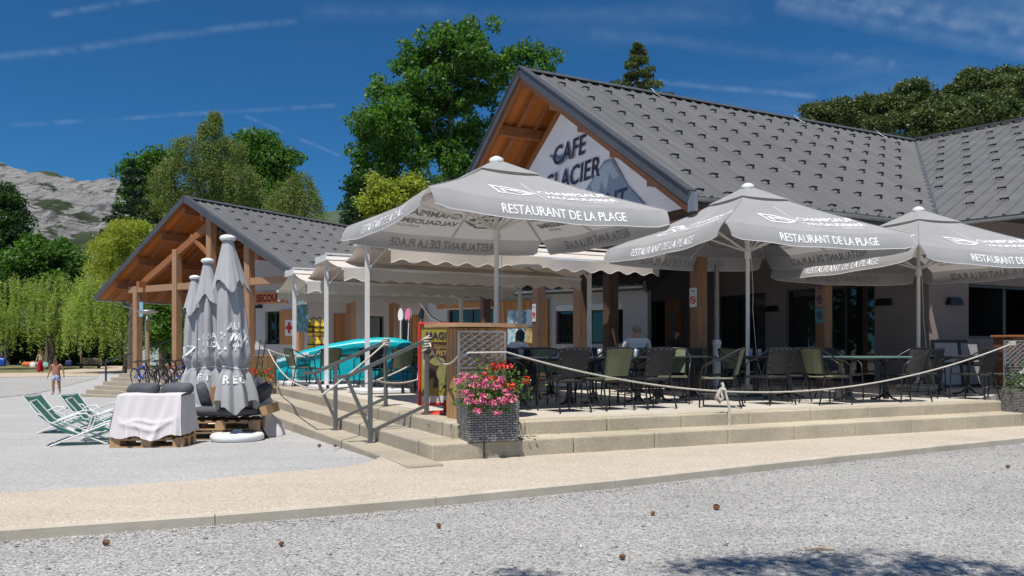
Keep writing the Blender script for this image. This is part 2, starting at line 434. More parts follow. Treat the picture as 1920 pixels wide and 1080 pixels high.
M['render_dark'] = mat('taupe_wall_render', (.25, .205, .185), .92, .06, 1.2, .15, 90, col2=(.29, .24, .215))
M['glass'] = glass_mat('window_glass')
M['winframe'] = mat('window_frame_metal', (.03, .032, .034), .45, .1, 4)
M['shutter'] = plank_mat('shutter_boards', (.42, .20, .075), .10, 'X', var=.25, seam=.45, grain=(14, 14, 1))
M['white'] = mat('white_paint', (.74, .74, .73), .45, .05, 3)
M['white_steel'] = mat('white_powder_coat', (.72, .72, .71), .35, .05, 4, spec=.5)
M['pole'] = mat('cream_pole_metal', (.62, .60, .57), .4, .05, 3)
M['canopy'] = fabric_mat('grey_parasol_canvas', (.46, .46, .463), .36, tcol=(.46, .425, .39))
M['letter'] = mat('white_lettering', (.82, .82, .82), .7, .03, 5)
M['canvas_folded'] = fabric_mat('folded_grey_canvas', (.38, .38, .385), 0, wr=.008)
M['letter_in'] = mat('show_through_lettering', (.26, .255, .25), .9, .05, 5)
M['awning'] = fabric_mat('beige_awning_canvas', (.60, .555, .505), .10, tcol=(.52, .42, .33))
M['black_metal'] = mat('black_tube_metal', (.016, .017, .018), .35, .2, 5, spec=.5)
M['rail_metal'] = mat('grey_rail_metal', (.125, .13, .125), .42, .12, 5, spec=.5)
M['sling_black'] = mat('black_sling_fabric', (.022, .022, .023), .75, .2, 30)
M['sling_olive'] = mat('olive_sling_fabric', (.14, .152, .08), .75, .12, 20)
M['table_green'] = mat('green_table_laminate', (.11, .20, .165), .4, .1, 4, spec=.5)
M['table_dark'] = mat('dark_table_laminate', (.035, .045, .055), .35, .1, 4, spec=.5)
M['rope'] = mat('rope_fibre', (.58, .54, .47), .9, .15, 30, .8, 90)
M['banner'] = fabric_mat('banner_vinyl', (.82, .83, .86), .06, var=.03)
M['navy'] = mat('navy_print', (.035, .035, .085), .6, .05, 4)
M['blue_print'] = mat('blue_grey_print', (.22, .29, .38), .6, .05, 4)
M['blue_pale'] = mat('pale_blue_print', (.40, .46, .54), .6, .05, 4)
# ------------------------------------------------------------------ ground, path, kerb, terrace
HV = [(7.0, .0), (7.9, .112), (8.4, .112), (14, 0.0), (45, -.82), (68, -.42), (100, -.22), (160, 0), (3000, 2)]
def gz(x, y):
    v = -x * math.sin(UA) + y * math.cos(UA)
    if v <= HV[0][0]: return 0.0
    for (a, za), (b, zb) in zip(HV, HV[1:]):
        if v <= b: return za + (zb - za) * (v - a) / (b - a)
    return HV[-1][1]
def uv(u, v, z=None):
    p = U * u + W * v
    return (p.x, p.y, gz(p.x, p.y) if z is None else z)
def ground_sheet(name, us, vs, m, dz=0.0):
    mb = MB(); nv = len(vs)
    P = [Vector(uv(a, b)) + Vector((0, 0, dz)) for a in us for b in vs]
    mb.add(P, [(i * nv + j, (i + 1) * nv + j, (i + 1) * nv + j + 1, i * nv + j + 1) for i in range(len(us) - 1) for j in range(nv - 1)], False)
    return struct(obj(name, mb, m))
us = [-900, -300, -120, -60, -40, -20, -10, 0, 10, 20, 40, 80, 200, 900]
ground_sheet('gravel_ground', us, [-400, -60, -15, -5, 0, 3, 5, 7.0, 7.45], M['gravel'])
ground_sheet('ground', us, [7.45, 7.9, 8.4, 10, 12, 14, 20, 30, 40, 45, 55, 63, 68, 80, 100, 160, 400, 1200, 3000], M['plaza'])
ground_sheet('path', [-300, -120, -60, -40, -28, -20, 0], [62.5, 65, 68, 69.5], M['tan'], .02)
ground_sheet('lawn', [-300, -120, -60, -40, -28, -20, 10, 40, 100], [69.5, 75, 85, 100, 130], M['grass'], .022)
def patch(name, cs, m, dz, n=10):
    mb = MB()
    a, b, c, d = [Vector((p[0], p[1], 0)) for p in cs]
    def fn(s, t):
        p = (a * (1 - s) + b * s) * (1 - t) + (d * (1 - s) + c * s) * t
        return (p.x, p.y, gz(p.x, p.y) + dz)
    mb.grid(fn, n, n, False)
    return struct(obj(name, mb, m))
patch('coarse_gravel', [(at(-500, 31), 31), (at(-60, 30), 30), (at(185, 53.5), 53.5), (at(-500, 50), 50)], M['gravel'], .015)
patch('path', [(at(90, 62), 62), (at(165, 58), 58), (at(300, 76), 76), (at(220, 80), 80)], M['tan'], .03)

# resin-bound path with its concrete kerb
KU = Vector((.879, .477, 0)).normalized(); KN = Vector((-KU.y, KU.x, 0))
K0 = Vector((-3.6, 5.6, 0))
def kp(t, n, z): p = K0 + KU * t + KN * n; return (p.x, p.y, z)
CT = Vector((-.65, 9.08, 0)); FD = Vector((.906, .423, 0)).normalized(); FN = Vector((-FD.y, FD.x, 0))
KC = [Vector(p) for p in ((-70, -18.5), (-20, .2), (-8, 4.0), (-3.6, 5.62), (-1.543, 6.43), (.764, 7.62), (3.36, 9.2), (7.4, 11.52), (12, 14.1), (30, 24.2), (80, 52))]
def catmull(P, n=10):
    out = []
    for i in range(1, len(P) - 2):
        p0, p1, p2, p3 = P[i - 1:i + 3]
        for k in range(n):
            t = k / n
            out.append(.5 * (2 * p1 + (p2 - p0) * t + (2 * p0 - 5 * p1 + 4 * p2 - p3) * t * t + (3 * p1 - p0 - 3 * p2 + p3) * t ** 3))
    out.append(P[-2]); return out
KL = catmull(KC)
def koff(i, o):
    d = (KL[min(i + 1, len(KL) - 1)] - KL[max(i - 1, 0)]).normalized(); return KL[i] + Vector((-d.y, d.x)) * o
def pw(x):                                            # width of the path: it widens under the steps
    return 1.40 if x < -4 else 1.40 + .25 * (x + 4) / 3.2 if x < -.8 else min(2.75, 1.65 + (x + .8) * 1.5)
def pz(x): return .118 if x < -3 else min(.175, .118 + (x + 3) * .018)
mb = MB()
for i in range(len(KL) - 1):
    row_ = []
    for j in (i, i + 1):
        x = KL[j].x; row_.append([(*koff(j, o), z) for o, z in ((.035, .084), (.075, .094), (.5, .094 + (pz(x) - .094) * .4), (pw(x), pz(x)))])
    for k in range(3): mb.quad(row_[0][k], row_[1][k], row_[1][k + 1], row_[0][k + 1], smooth=True)
struct(obj('path', mb, M['path']))
mb = MB(); rng = random.Random(4)
run = [];
def kerb_piece(a, bb):
    """one cast length between two sample indices"""
    vs = []
    for j, e in ((a, 1), (bb, -1)):
        d = (KL[bb] - KL[a]).normalized() * .003 * e
        for o, z in ((0, -.08), (0, .074), (.012, .084), (.04, .088), (.04, -.08)):
            p = koff(j, o) + d; vs.append((p.x, p.y, z))
    mb.add(vs, [(0, 5, 6, 1), (1, 6, 7, 2), (2, 7, 8, 3), (3, 8, 9, 4), (0, 1, 2, 3, 4), (9, 8, 7, 6, 5)])
acc = 0; st_i = 0
for i in range(1, len(KL)):
    acc += (KL[i] - KL[i - 1]).length
    if acc > 1.7 or i == len(KL) - 1: kerb_piece(st_i, i); st_i = i; acc = 0
struct(obj('kerb', mb, M['kerb']))
# flush edging on the plaza side
mb = MB()
for i in range(len(KL) - 1):
    if KL[i].x > -.75 or KL[i].x < -40: continue
    mb.quad((*koff(i, pw(KL[i].x) - .002), .122), (*koff(i + 1, pw(KL[i + 1].x) - .002), .122), (*koff(i + 1, pw(KL[i + 1].x) + .035), .122), (*koff(i, pw(KL[i].x) + .035), .122))
struct(obj('kerb', mb, M['kerb']))
# loose stones lying on the gravel, thicker along the kerb
rg_ = np.random.default_rng(17); n = 9000
sx_ = rg_.uniform(-4.2, 7.2, n); sy_ = rg_.uniform(4.4, 11.2, n)
kx = np.array([p.x for p in KL]); ky = np.array([p.y for p in KL]); ke = np.interp(sx_, kx, ky)
m_ = n // 4; sy_[:m_] = ke[:m_] - np.abs(rg_.normal(size=m_)) * .12 - .01
ok = (sy_ < ke - .012); sx_, sy_ = sx_[ok], sy_[ok]; n = len(sx_)
rs = rg_.uniform(.0035, .011, n) * np.where(rg_.random(n) < .04, 1.7, 1)
base = np.array([(1, 0, 0), (0, 1, 0), (-1, 0, 0), (0, -1, 0), (0, 0, .8), (0, 0, -.5)], float)
V = base[None] * rs[:, None, None] * rg_.uniform(.6, 1.4, (n, 6, 1)); th = rg_.uniform(0, 6.28, n)
X = V[:, :, 0] * np.cos(th)[:, None] - V[:, :, 1] * np.sin(th)[:, None]; Y_ = V[:, :, 0] * np.sin(th)[:, None] + V[:, :, 1] * np.cos(th)[:, None]
V = np.stack([X + sx_[:, None], Y_ + sy_[:, None], V[:, :, 2] + rs[:, None] * .3], 2).reshape(-1, 3)
F = np.array([(0, 1, 4), (1, 2, 4), (2, 3, 4), (3, 0, 4), (1, 0, 5), (2, 1, 5), (3, 2, 5), (0, 3, 5)])
F = (F[None] + 6 * np.arange(n)[:, None, None]).reshape(-1, 3)
def pebble_mat():
    m, nt, b = new_mat('loose_stone'); N, L = nt.nodes, nt.links; ge = N.new('ShaderNodeNewGeometry'); cr = N.new('ShaderNodeValToRGB')
    cr.color_ramp.elements[0].color = (.20, .195, .19, 1); cr.color_ramp.elements[1].color = (.62, .60, .57, 1); L.new(ge.outputs['Random Per Island'], cr.inputs[0]); L.new(cr.outputs[0], b.inputs['Base Color']); b.inputs['Roughness'].default_value = .9
    return m
o = arr_mesh('loose_gravel', V, F, pebble_mat()); o['kind'] = 'stuff'

# terrace: cast blocks as nosings round a concrete floor
def block_row(mb, start, d, n_in, length, top, depth, h, bl, rng, first=None):
    t = 0; k = 0
    ang = math.atan2(d.y, d.x)
    while t < length - .05:
        l = min((first if (k == 0 and first) else bl), length - t)
        c = start + d * (t + l / 2) + n_in * (depth / 2)
        mb.rbox((c.x, c.y, top - h / 2 + rng.uniform(-.0015, .0015)), (l - .012, depth - .004, h), .02, (0, 0, ang))
        t += l; k += 1
rng = random.Random(8)
TE = thing('terrace', 'pale concrete restaurant terrace edged with cast stone steps', 'terrace', (0, 0, 0))
CM = CT - FD * .42 - FN * .40                     # corner of the middle step
CB = CM - FD * .36 - FN * .38
mb = MB(); block_row(mb, CM, FD, FN, 10.35, .335, .44, .42, 1.13, rng, .62); obj('step', mb, M['cast'], TE)
mb = MB(); block_row(mb, CT, FD, FN, 9.75, .5, .42, .30, 1.13, rng, .9); obj('step', mb, M['cast'], TE)
M['cast_pale'] = stone_mat('pale_cast_step', [(.33, .285, .21), (.385, .335, .255), (.41, .36, .28), (.43, .38, .30), (.48, .43, .345)], 120, .3, .22, dist=.002)
mb = MB(); block_row(mb, CT + W * .44, W, U, 10.0, .498, .42, .30, 1.5, rng); obj('step', mb, M['cast_pale'], TE)
mb = MB(); block_row(mb, CM + W * .46, W, U, 10.45, .333, .46, .42, 1.5, rng, .7); obj('step', mb, M['cast_pale'], TE)
mb = MB(); block_row(mb, CB + W * .06, W, U, 10.6, .172, .40, .42, 1.5, rng, .95); obj('step', mb, M['cast_pale'], TE)
mb = MB()
pa = CT + FD * .42 + FN * .42; pb = CT + FD * 9.7 + FN * .42; lf = CT + W * 10.4 + U * .42
poly = [(pa.x, pa.y), (pb.x, pb.y), (18, 27), (18, 46), (-6, 46), (-8.3, 28.2), (lf.x, lf.y)]
mb.prism(poly, -.6, .494)
obj('floor', mb, M['slab'], TE)

# shelter platform and the stairs round its corner
S0 = Vector((-13.1, 32, 0))
def sh(x, y, z=0): p = S0 + U2 * x + W2 * y; return Vector((p.x, p.y, z))
mb = MB()
for k in range(8):
    z = .492 - .165 * k; xf = .1 - .30 * k; yl_ = 4.15 + .10 * k
    pl = [sh(xf, yl_), sh(xf, -7.2), sh(14 - .05 * k, -7.2 - .01 * k), sh(14 - .05 * k, yl_)]
    mb.prism([(p.x, p.y) for p in pl], -1.6, z, bottom=False)
pl = [sh(-3.4, -1.4), sh(-3.4, -7.0), sh(-.85, -7.0), sh(-.85, -1.4)]
mb.prism([(p.x, p.y) for p in pl], -1.6, .0, bottom=False)
tag(obj('platform', mb, M['cast_pale']), 'pale stone platform with steps on which the timber porch building stands', 'platform')

# ------------------------------------------------------------------ building helpers
def wall(mb, p0, p1, z0, z1, th, ops=(), ztop=None):
    """wall from p0 to p1 (2-D), openings (t0, t1, za, zb) along it; thickness to the left"""
    p0, p1 = Vector((p0[0], p0[1], 0)), Vector((p1[0], p1[1], 0))
    d = p1 - p0; L = d.length; d /= L; n = Vector((-d.y, d.x, 0))
    ang = math.atan2(d.y, d.x)
    def bx(a, b, za, zb):
        if b - a < 1e-3 or zb - za < 1e-3: return
        c = p0 + d * ((a + b) / 2) + n * th / 2
        mb.box((c.x, c.y, (za + zb) / 2), (b - a, th, zb - za), (0, 0, ang))
    t = 0
    for (a, b, za, zb) in sorted(ops):
        bx(t, a, z0, z1); bx(a, b, z0, za); bx(a, b, zb, z1); t = b
    bx(t, L, z0, z1)
def window(parent, p0, p1, t0, t1, za, zb, inset=.14, n_mull=1, th=.06, glass=True, left=True):
    p0, p1 = Vector((p0[0], p0[1], 0)), Vector((p1[0], p1[1], 0))
    d = (p1 - p0).normalized(); n = Vector((-d.y, d.x, 0)); ang = math.atan2(d.y, d.x)
    mb = MB()
    w = t1 - t0; f = .065
    def bx(a, b, z0, z1, th=.07, off=0.0):
        c = p0 + d * ((a + b) / 2) + n * (inset + off)
        mb.box((c.x, c.y, (z0 + z1) / 2), (b - a, th, z1 - z0), (0, 0, ang))
    bx(t0 + .002, t0 + f, za + .002, zb - .002); bx(t1 - f, t1 - .002, za + .002, zb - .002)
    bx(t0 + f, t1 - f, zb - f, zb - .002); bx(t0 + f, t1 - f, za + .002, za + f)
    for k in range(n_mull):
        m = t0 + w * (k + 1) / (n_mull + 1)
        bx(m - .035, m + .035, za + f, zb - f, .06)
    fr = obj('window', mb, M['winframe'], parent)
    if glass:
        g = MB(); c = p0 + d * ((t0 + t1) / 2) + n * (inset + .012)
        g.box((c.x, c.y, (za + zb) / 2), (w - .1, .012, zb - za - .1), (0, 0, ang))
        obj('pane', g, M['glass'], fr)
    return fr
def gutter(mb, a, b, r=.075):
    a, b = Vector(a), Vector(b); d = (b - a).normalized(); x = Vector((-d.y, d.x, 0)).normalized()
    n = 8; vs = []
    for p in (a, b):
        for k in range(n + 1):
            t = math.pi + math.pi * k / n
            vs.append(p + x * r * math.cos(t) + Vector((0, 0, r * math.sin(t))))
        for k in range(n, -1, -1):
            t = math.pi + math.pi * k / n
            vs.append(p + x * (r - .012) * math.cos(t) + Vector((0, 0, (r - .012) * math.sin(t) )))
    m = 2 * (n + 1)
    mb.add(vs, [(i, (i + 1) % m, m + (i + 1) % m, m + i) for i in range(m)] + [tuple(range(m))[::-1], tuple(range(m, 2 * m))], False)
def guard_mesh():
    mb = MB()
    mb.box((0, 0, .062), (.24, .018, .042))                         # nose bar
    mb.box((.108, .035, .036), (.026, .06, .07)); mb.box((-.108, .035, .025), (.026, .06, .035))
    mb.box((.05, .06, .02), (.10, .014, .014)); mb.box((-.18, .02, .016), (.04, .025, .02))
    me = bpy.data.meshes.new('snow_guard'); me.from_pydata([tuple(q * .76 for q in v) for v in mb.v], [], mb.f); me.materials.append(M['guard'])
    return me
GUARD = guard_mesh()
def roof_frame(o, along, down):
    """matrix whose x runs along the eave, -y runs down the slope"""
    along = Vector(along).normalized(); down = Vector(down).normalized(); n = along.cross(-down).normalized()
    if n.z < 0: n = -n
    return Matrix(((along.x, -down.x, n.x, o[0]), (along.y, -down.y, n.y, o[1]), (along.z, -down.z, n.z, o[2]), (0, 0, 0, 1)))
def ribs(mb, Mf, xs, smin, smax, w=.045, h=.04):
    for x in xs:
        a, b = smin(x), smax(x)
        if b - a < .3: continue
        vs = []
        for s in (a, b):
            vs += [(x - w, -s, .0), (x - w * .45, -s, h), (x + w * .45, -s, h), (x + w, -s, .0)]
        mb.add(vs, [(0, 1, 5, 4), (1, 2, 6, 5), (2, 3, 7, 6), (0, 3, 2, 1), (4, 5, 6, 7)], False, 0, Mf)
def put_guards(roof, spots, limit=100, rest_parent=None):
    """spots: matrices; nearest ones are single pieces, the rest one mesh"""
    spots = sorted(spots, key=lambda m: (m.translation - Vector((0, 0, EYE))).length)
    for m in spots[:limit]:
        o = bpy.data.objects.new('snow_guard', GUARD); COL.objects.link(o); o.parent = roof; o.matrix_local = m
    if spots[limit:]:
        mb = MB()
        for m in spots[limit:]:
            mb.add([v.co for v in GUARD.vertices], [tuple(p.vertices) for p in GUARD.polygons], False, 0, m)
        o = obj('snow_guard', mb, M['guard'], roof); o['kind'] = 'stuff'

# ------------------------------------------------------------------ restaurant
P0 = Vector((.237, 20.98, 0)); RZ, EZ = 8.67, 4.25; HW = 6.73; SLOPE = (RZ - EZ) / HW
B = thing('restaurant_building', 'restaurant with steep grey ribbed metal roof, timber gable and taupe walls behind the terrace', 'building', (P0.x, P0.y, 0), UA)
d_w = Vector((.229, -.974, 0)).normalized()        # wing ridge direction
r0 = Vector((15.7, 0, RZ)); e0 = Vector((7.25, -HW, EZ)); r1 = r0 + d_w * 13; e1 = e0 + d_w * 8.5
mb = MB()
mb.slab((-.0, -HW, EZ), e0, r0, (0, 0, RZ), .05)
down_m = Vector((0, -HW, EZ - RZ)); SL = down_m.length
Mf = roof_frame((0, 0, RZ), (1, 0, 0), down_m)
smax = lambda x: SL if x < 7.25 else SL * (15.7 - x) / 8.45
ribs(mb, Mf, [.18 + .36 * k for k in range(43)], lambda x: .0, smax)
roof = obj('roof', mb, M['roof'], B)
mb = MB()                                           # far slope
mb.slab((0, 0, RZ), (15.7, 0, RZ), (15.7, HW, EZ), (0, HW, EZ), .05)
obj('rear_roof', mb, M['roof'], B)
mb = MB()
n_w = Vector((d_w.y, -d_w.x, 0))
if n_w.x > 0: n_w = -n_w
dd = e0 - r0; et = dd.dot(d_w); hn = dd.dot(n_w)
mb.slab(e0, e1, r1, r0, .05)
down_w = n_w * hn + Vector((0, 0, EZ - RZ)); SLW = down_w.length
Mw = roof_frame(r0, d_w, down_w)
sgn = 1 if (Mw.to_3x3() @ Vector((1, 0, 0))).dot(d_w) > 0 else -1
ribs(mb, Mw, [.2 + .36 * k for k in range(32)], lambda x: 0.0, lambda x: SLW * min(1, x / et))
wing = obj('wing_roof', mb, M['roof'], B)
mb = MB()
mb.slab(r0, r1, r1 + Vector((6, 3, -4.4)), r0 + Vector((6, 3, -4.4)), .05)
obj('wing_rear_roof', mb, M['roof'], B)
spots = []; rr = random.Random(3)
for row in range(7):
    s = .95 + .98 * row
    x = .95 + (.36 if row % 2 else 0) - .18
    while x < smax.__call__(0) * 0 + 15.5:
        if s < smax(x) - .45 and x > .3:
            spots.append(Mf @ Matrix.Translation((x, -s, .03)))
        x += .72
for k in range(10): spots.append(Mf @ Matrix.Translation((.35 + .72 * k, -SL + .16, .03)))
for row in range(9):
    s = 1.2 + 1.05 * row
    x = .6 + (.36 if row % 2 else 0)
    while x < 11:
        if s < SLW * min(1, x / et) - .5 and s < SLW - .3: spots.append(Mw @ Matrix.Translation((x, -s, .03)))
        x += .72
put_guards(roof, spots)
# ridge, valley and edge trim
mb = MB()
for sgy in (-1, 1):
    mb.slab((-.06, 0, RZ + .075), (15.75, 0, RZ + .075), (15.75, sgy * .2, RZ + .075 - .2 * SLOPE), (-.06, sgy * .2, RZ + .075 - .2 * SLOPE), .02)
mb.beam(r0 + Vector((0, 0, .06)), r1 + Vector((0, 0, .06)), .34, .05)
obj('ridge_cap', mb, M['trim'], B)
mb = MB()
a, b = r0 + Vector((0, 0, .03)), e0 + Vector((0, 0, .03))
mb.beam(a, b, .10, .03)
obj('valley_flashing', mb, M['trim'], B)
mb = MB()
for sgy in (-1, 1):                                  # barge boards
    a = Vector((-.03, 0, RZ - .10)); b = Vector((-.03, sgy * (HW + .05), EZ - .13))
    mb = MB(); mb.beam(a + Vector((0, 0, .05)), b + Vector((0, 0, .05)), .05, .22); mb.beam(a + Vector((.05, 0, .2)), b + Vector((.05, 0, .2)), .2, .03); obj('barge_board', mb, M['trim'], B)
mb = MB()
for sgy in (-1, 1):
    mb = MB(); mb.beam((.03, 0, RZ - .27), (.03, sgy * HW, EZ - .30), .045, .11); obj('inner_barge_board', mb, M['beam'], B)
# boarded soffit, rafters and purlins
mb = MB()
for sgy in (-1, 1):
    z = -.075
    cs = [(0.0, 0, RZ + z), (15.6, 0, RZ + z), (7.2 if sgy < 0 else 15.6, sgy * HW, EZ + z), (0.0, sgy * HW, EZ + z)]
    if sgy > 0: cs = cs
    else: cs = cs[::-1]
    mb.slab(*cs, .025)
obj('soffit', mb, M['soffit'], B)
mb = MB(); mb.slab(e0 - Vector((0, 0, .08)), e1 - Vector((0, 0, .08)), r1 - Vector((0, 0, .08)), r0 - Vector((0, 0, .08)), .025)
obj('wing_soffit', mb, M['soffit'], B)
for y in (-5.37, -4.03, -2.7, -1.38, 0, 1.38, 2.9, 4.4, 5.8):
    z = RZ - abs(y) * SLOPE - .33
    L = 15 if y >= 0 else (7.6 if y < -5 else 9)
    mb = MB(); mb.box((.1 + L / 2, y, z), (L, .17, .27))
    obj('purlin', mb, M['beam'], B)
mb = MB()
for x in (.62, 1.15, 2.0, 3.0, 4.0, 5.0, 6.0, 7.0):
    for sgy in (-1, 1):
        mb.beam((x, sgy * .1, RZ - .16 - .1 * SLOPE), (x, sgy * (HW - .1), EZ - .17), .085, .12)
obj('rafters', mb, M['beam'], B)
# gable frame behind the banner, tie beams, posts
mb = MB()
mb.add([(1.45, -6.0, 4.15), (1.45, 6.0, 4.15), (1.45, 0, 8.05), (1.55, -6.0, 4.15), (1.55, 6.0, 4.15), (1.55, 0, 8.05)],
       [(0, 2, 1), (3, 4, 5), (0, 1, 4, 3), (1, 2, 5, 4), (2, 0, 3, 5)])
obj('gable_boarding', mb, M['post_dark'], B)
mb = MB()
for sgy in (-1, 1): mb.beam((1.36, 0, 7.98), (1.36, sgy * 5.9, 7.98 - 5.9 * SLOPE), .12, .2)
mb.box((1.38, 0, 4.02), (.2, 12.6, .28))
obj('gable_truss', mb, M['beam'], B)
mb = MB(); mb.box((4.3, -5.56, 4.02), (6.4, .2, .28)); obj('eave_beam', mb, M['beam'], B)
mb = MB(); mb.box((4.3, 6.05, 4.02), (6.4, .2, .28)); obj('rear_eave_beam', mb, M['beam'], B)
def bl(w):                                            # world point to building frame
    v = Vector((w[0], w[1], 0)) - P0
    return Vector((v.dot(U), v.dot(W), 0))
PX = Vector((3.87, 16.6, 0))
for wpt, key, s in ((PX, 'post_shaded', .26), (PX + U * 3.667, 'post_shaded', .26), (PX + W * 3.21, 'post_dark', .28), (PX + W * 4.59, 'post_dark', .28),
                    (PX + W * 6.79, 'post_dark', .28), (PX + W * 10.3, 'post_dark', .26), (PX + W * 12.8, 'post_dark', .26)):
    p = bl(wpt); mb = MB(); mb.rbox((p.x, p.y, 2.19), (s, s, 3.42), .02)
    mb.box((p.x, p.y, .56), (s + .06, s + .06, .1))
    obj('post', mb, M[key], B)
# walls
def yW1(px): r = (px - 960) / 1500; return (7.08 - 24.51 * r) / (.459 + .889 * r)
# W1 faces the gable side; it runs from (7.7, 6.5) to (7.7, -6.18): thickness lies to +x
w1a, w1b = (7.7, 6.5), (7.7, -6.18)
ops = []
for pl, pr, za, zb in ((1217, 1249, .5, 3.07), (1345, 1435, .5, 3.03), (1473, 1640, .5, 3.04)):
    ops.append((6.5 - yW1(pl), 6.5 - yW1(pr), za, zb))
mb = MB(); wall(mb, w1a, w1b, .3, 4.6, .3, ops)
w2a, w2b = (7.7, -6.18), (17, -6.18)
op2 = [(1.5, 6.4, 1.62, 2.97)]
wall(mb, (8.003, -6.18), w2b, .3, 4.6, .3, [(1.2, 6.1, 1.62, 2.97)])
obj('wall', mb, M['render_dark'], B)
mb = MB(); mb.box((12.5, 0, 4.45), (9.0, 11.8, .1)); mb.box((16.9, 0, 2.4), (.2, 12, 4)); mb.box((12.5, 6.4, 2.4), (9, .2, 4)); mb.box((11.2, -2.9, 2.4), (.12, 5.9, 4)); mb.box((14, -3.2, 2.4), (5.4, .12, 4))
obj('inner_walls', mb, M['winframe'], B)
for i, (a, b, za, zb) in enumerate(ops):
    if i: window(B, w1a, w1b, a, b, za, zb, .16, 1 if i == 1 else 2)
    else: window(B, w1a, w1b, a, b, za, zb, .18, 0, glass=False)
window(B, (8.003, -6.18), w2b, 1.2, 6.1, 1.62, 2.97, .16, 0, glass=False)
# open timber door leaf with two notices
y0, y1 = yW1(1250), yW1(1279)
mb = MB(); mb.box((7.64, (y0 + y1) / 2, 1.78), (.05, abs(y1 - y0), 2.5))
door = obj('door_leaf', mb, M['shutter'], B)
mb = MB(); mb.box((7.61, y0 - .45, 2.45), (.012, .38, .5)); obj('poster', mb, mat('photo_print', (.10, .11, .10), .5, .8, 9, col2=(.36, .34, .30)), door)
mb = MB(); mb.box((7.605, y0 - .62, 1.7), (.012, .2, .5)); obj('notice', mb, M['white'], door)
for px in (1450, 1660):
    y = yW1(px); mb = MB()
    mb.add([(7.69, y - .22, 2.45), (7.69, y + .22, 2.45), (7.69, y + .18, 2.62), (7.69, y - .18, 2.62), (7.55, y - .22, 2.45), (7.55, y + .22, 2.45), (7.6, y + .18, 2.62), (7.6, y - .18, 2.62)],
           [(4, 5, 6, 7), (0, 4, 7, 3), (5, 1, 2, 6), (3, 7, 6, 2), (0, 1, 5, 4), (0, 3, 2, 1)])
    obj('wall_lamp', mb, M['black_metal'], B)
mb = MB(); x = 8.55
mb.add([(x - .25, -6.19, 2.42), (x + .25, -6.19, 2.42), (x + .2, -6.19, 2.6), (x - .2, -6.19, 2.6), (x - .25, -6.34, 2.42), (x + .25, -6.34, 2.42), (x + .2, -6.3, 2.6), (x - .2, -6.3, 2.6)],
       [(4, 7, 6, 5), (0, 3, 7, 4), (5, 6, 2, 1), (3, 2, 6, 7), (0, 4, 5, 1), (0, 1, 2, 3)])
obj('wall_lamp', mb, M['black_metal'], B)
mb = MB(); mb.box((11.2, -3.6, 2.12), (.36, .05, .07))
me_, nt_, b_ = new_mat('warm_lamp'); b_.inputs['Emission Color'].default_value = (1, .55, .14, 1); b_.inputs['Emission Strength'].default_value = 3
obj('ceiling_lamp', mb, me_, B)
# eave gutters, box end, down pipe
mb = MB(); gutter(mb, (.02, -HW - .10, EZ - .06), (7.1, -HW - .10, EZ - .06)); gutter(mb, e0 + n_w * .1 + Vector((0, 0, -.06)) + d_w * .2, e1 + n_w * .1 + Vector((0, 0, -.06)))
mb.box((-.0, -HW - .1, EZ - .16), (.10, .17, .34))
for k in range(7):
    mb.beam((.3 + k, -HW - .02, EZ + .05), (.3 + k, -HW - .17, EZ - .06), .03, .012)
obj('gutter', mb, M['zinc'], B)
mb = MB(); mb.box((3.6, -HW + .0, EZ - .14), (7.1, .03, .2)); obj('eave_fascia', mb, M['trim'], B)
p = bl(PX + U * .42)
mb = MB(); mb.tube([(p.x, -HW - .1, EZ - .12), (p.x, -HW - .1, EZ - .3), (p.x, p.y - .08, 3.5), (p.x, p.y - .08, .55)], .05, 10)
dp = obj('downpipe', mb, M['zinc'], B)
mb = MB(); mb.tube([(p.x, p.y - .08, .5), (p.x, p.y - .08, 1.55)], .085, 12); mb.tube([(p.x, p.y - .08, 1.45), (p.x, p.y - .08, 1.5)], .1, 12)
obj('pipe_foot', mb, M['white'], dp)
# lightning/roof hooks on the ridge
for x in (4.2, 9.8, 13.6):
    mb = MB(); mb.tube([(x + .08, -.45, RZ - .22), (x, -.22, RZ - .05), (x + .01, -.12, RZ + .06), (x - .03, -.06, RZ + .13)], .008, 6); obj('roof_hook', mb, M['zinc'], B)

# gable banner
bn = thing('banner', 'white printed gable banner with dark cafe lettering over pale blue mountains', 'banner', (P0.x, P0.y, 0), UA)
bx_ = 1.22; bz0 = 4.35; hy = (7.72 - bz0) / SLOPE
mb = MB()
nseg = 14
def bfn(s, t):
    z = bz0 + (7.72 - bz0) * t; h = (7.72 - z) / SLOPE + .02
    y = -h + 2 * h * s
    return (bx_ + .02 * math.sin(y * 2.1 + z * 1.3) * math.sin(z * 2.2 + .6), y, z)
mb.grid(bfn, 30, 20)
obj('cloth', mb, M['banner'], bn)
def bpt(x, y, off=.02): return (bx_ - .03 - off, -x, y)
def flat(mb, pts, off): mb.add([bpt(a, b, off) for a, b in pts], [tuple(range(len(pts)))], False)
mb = MB()
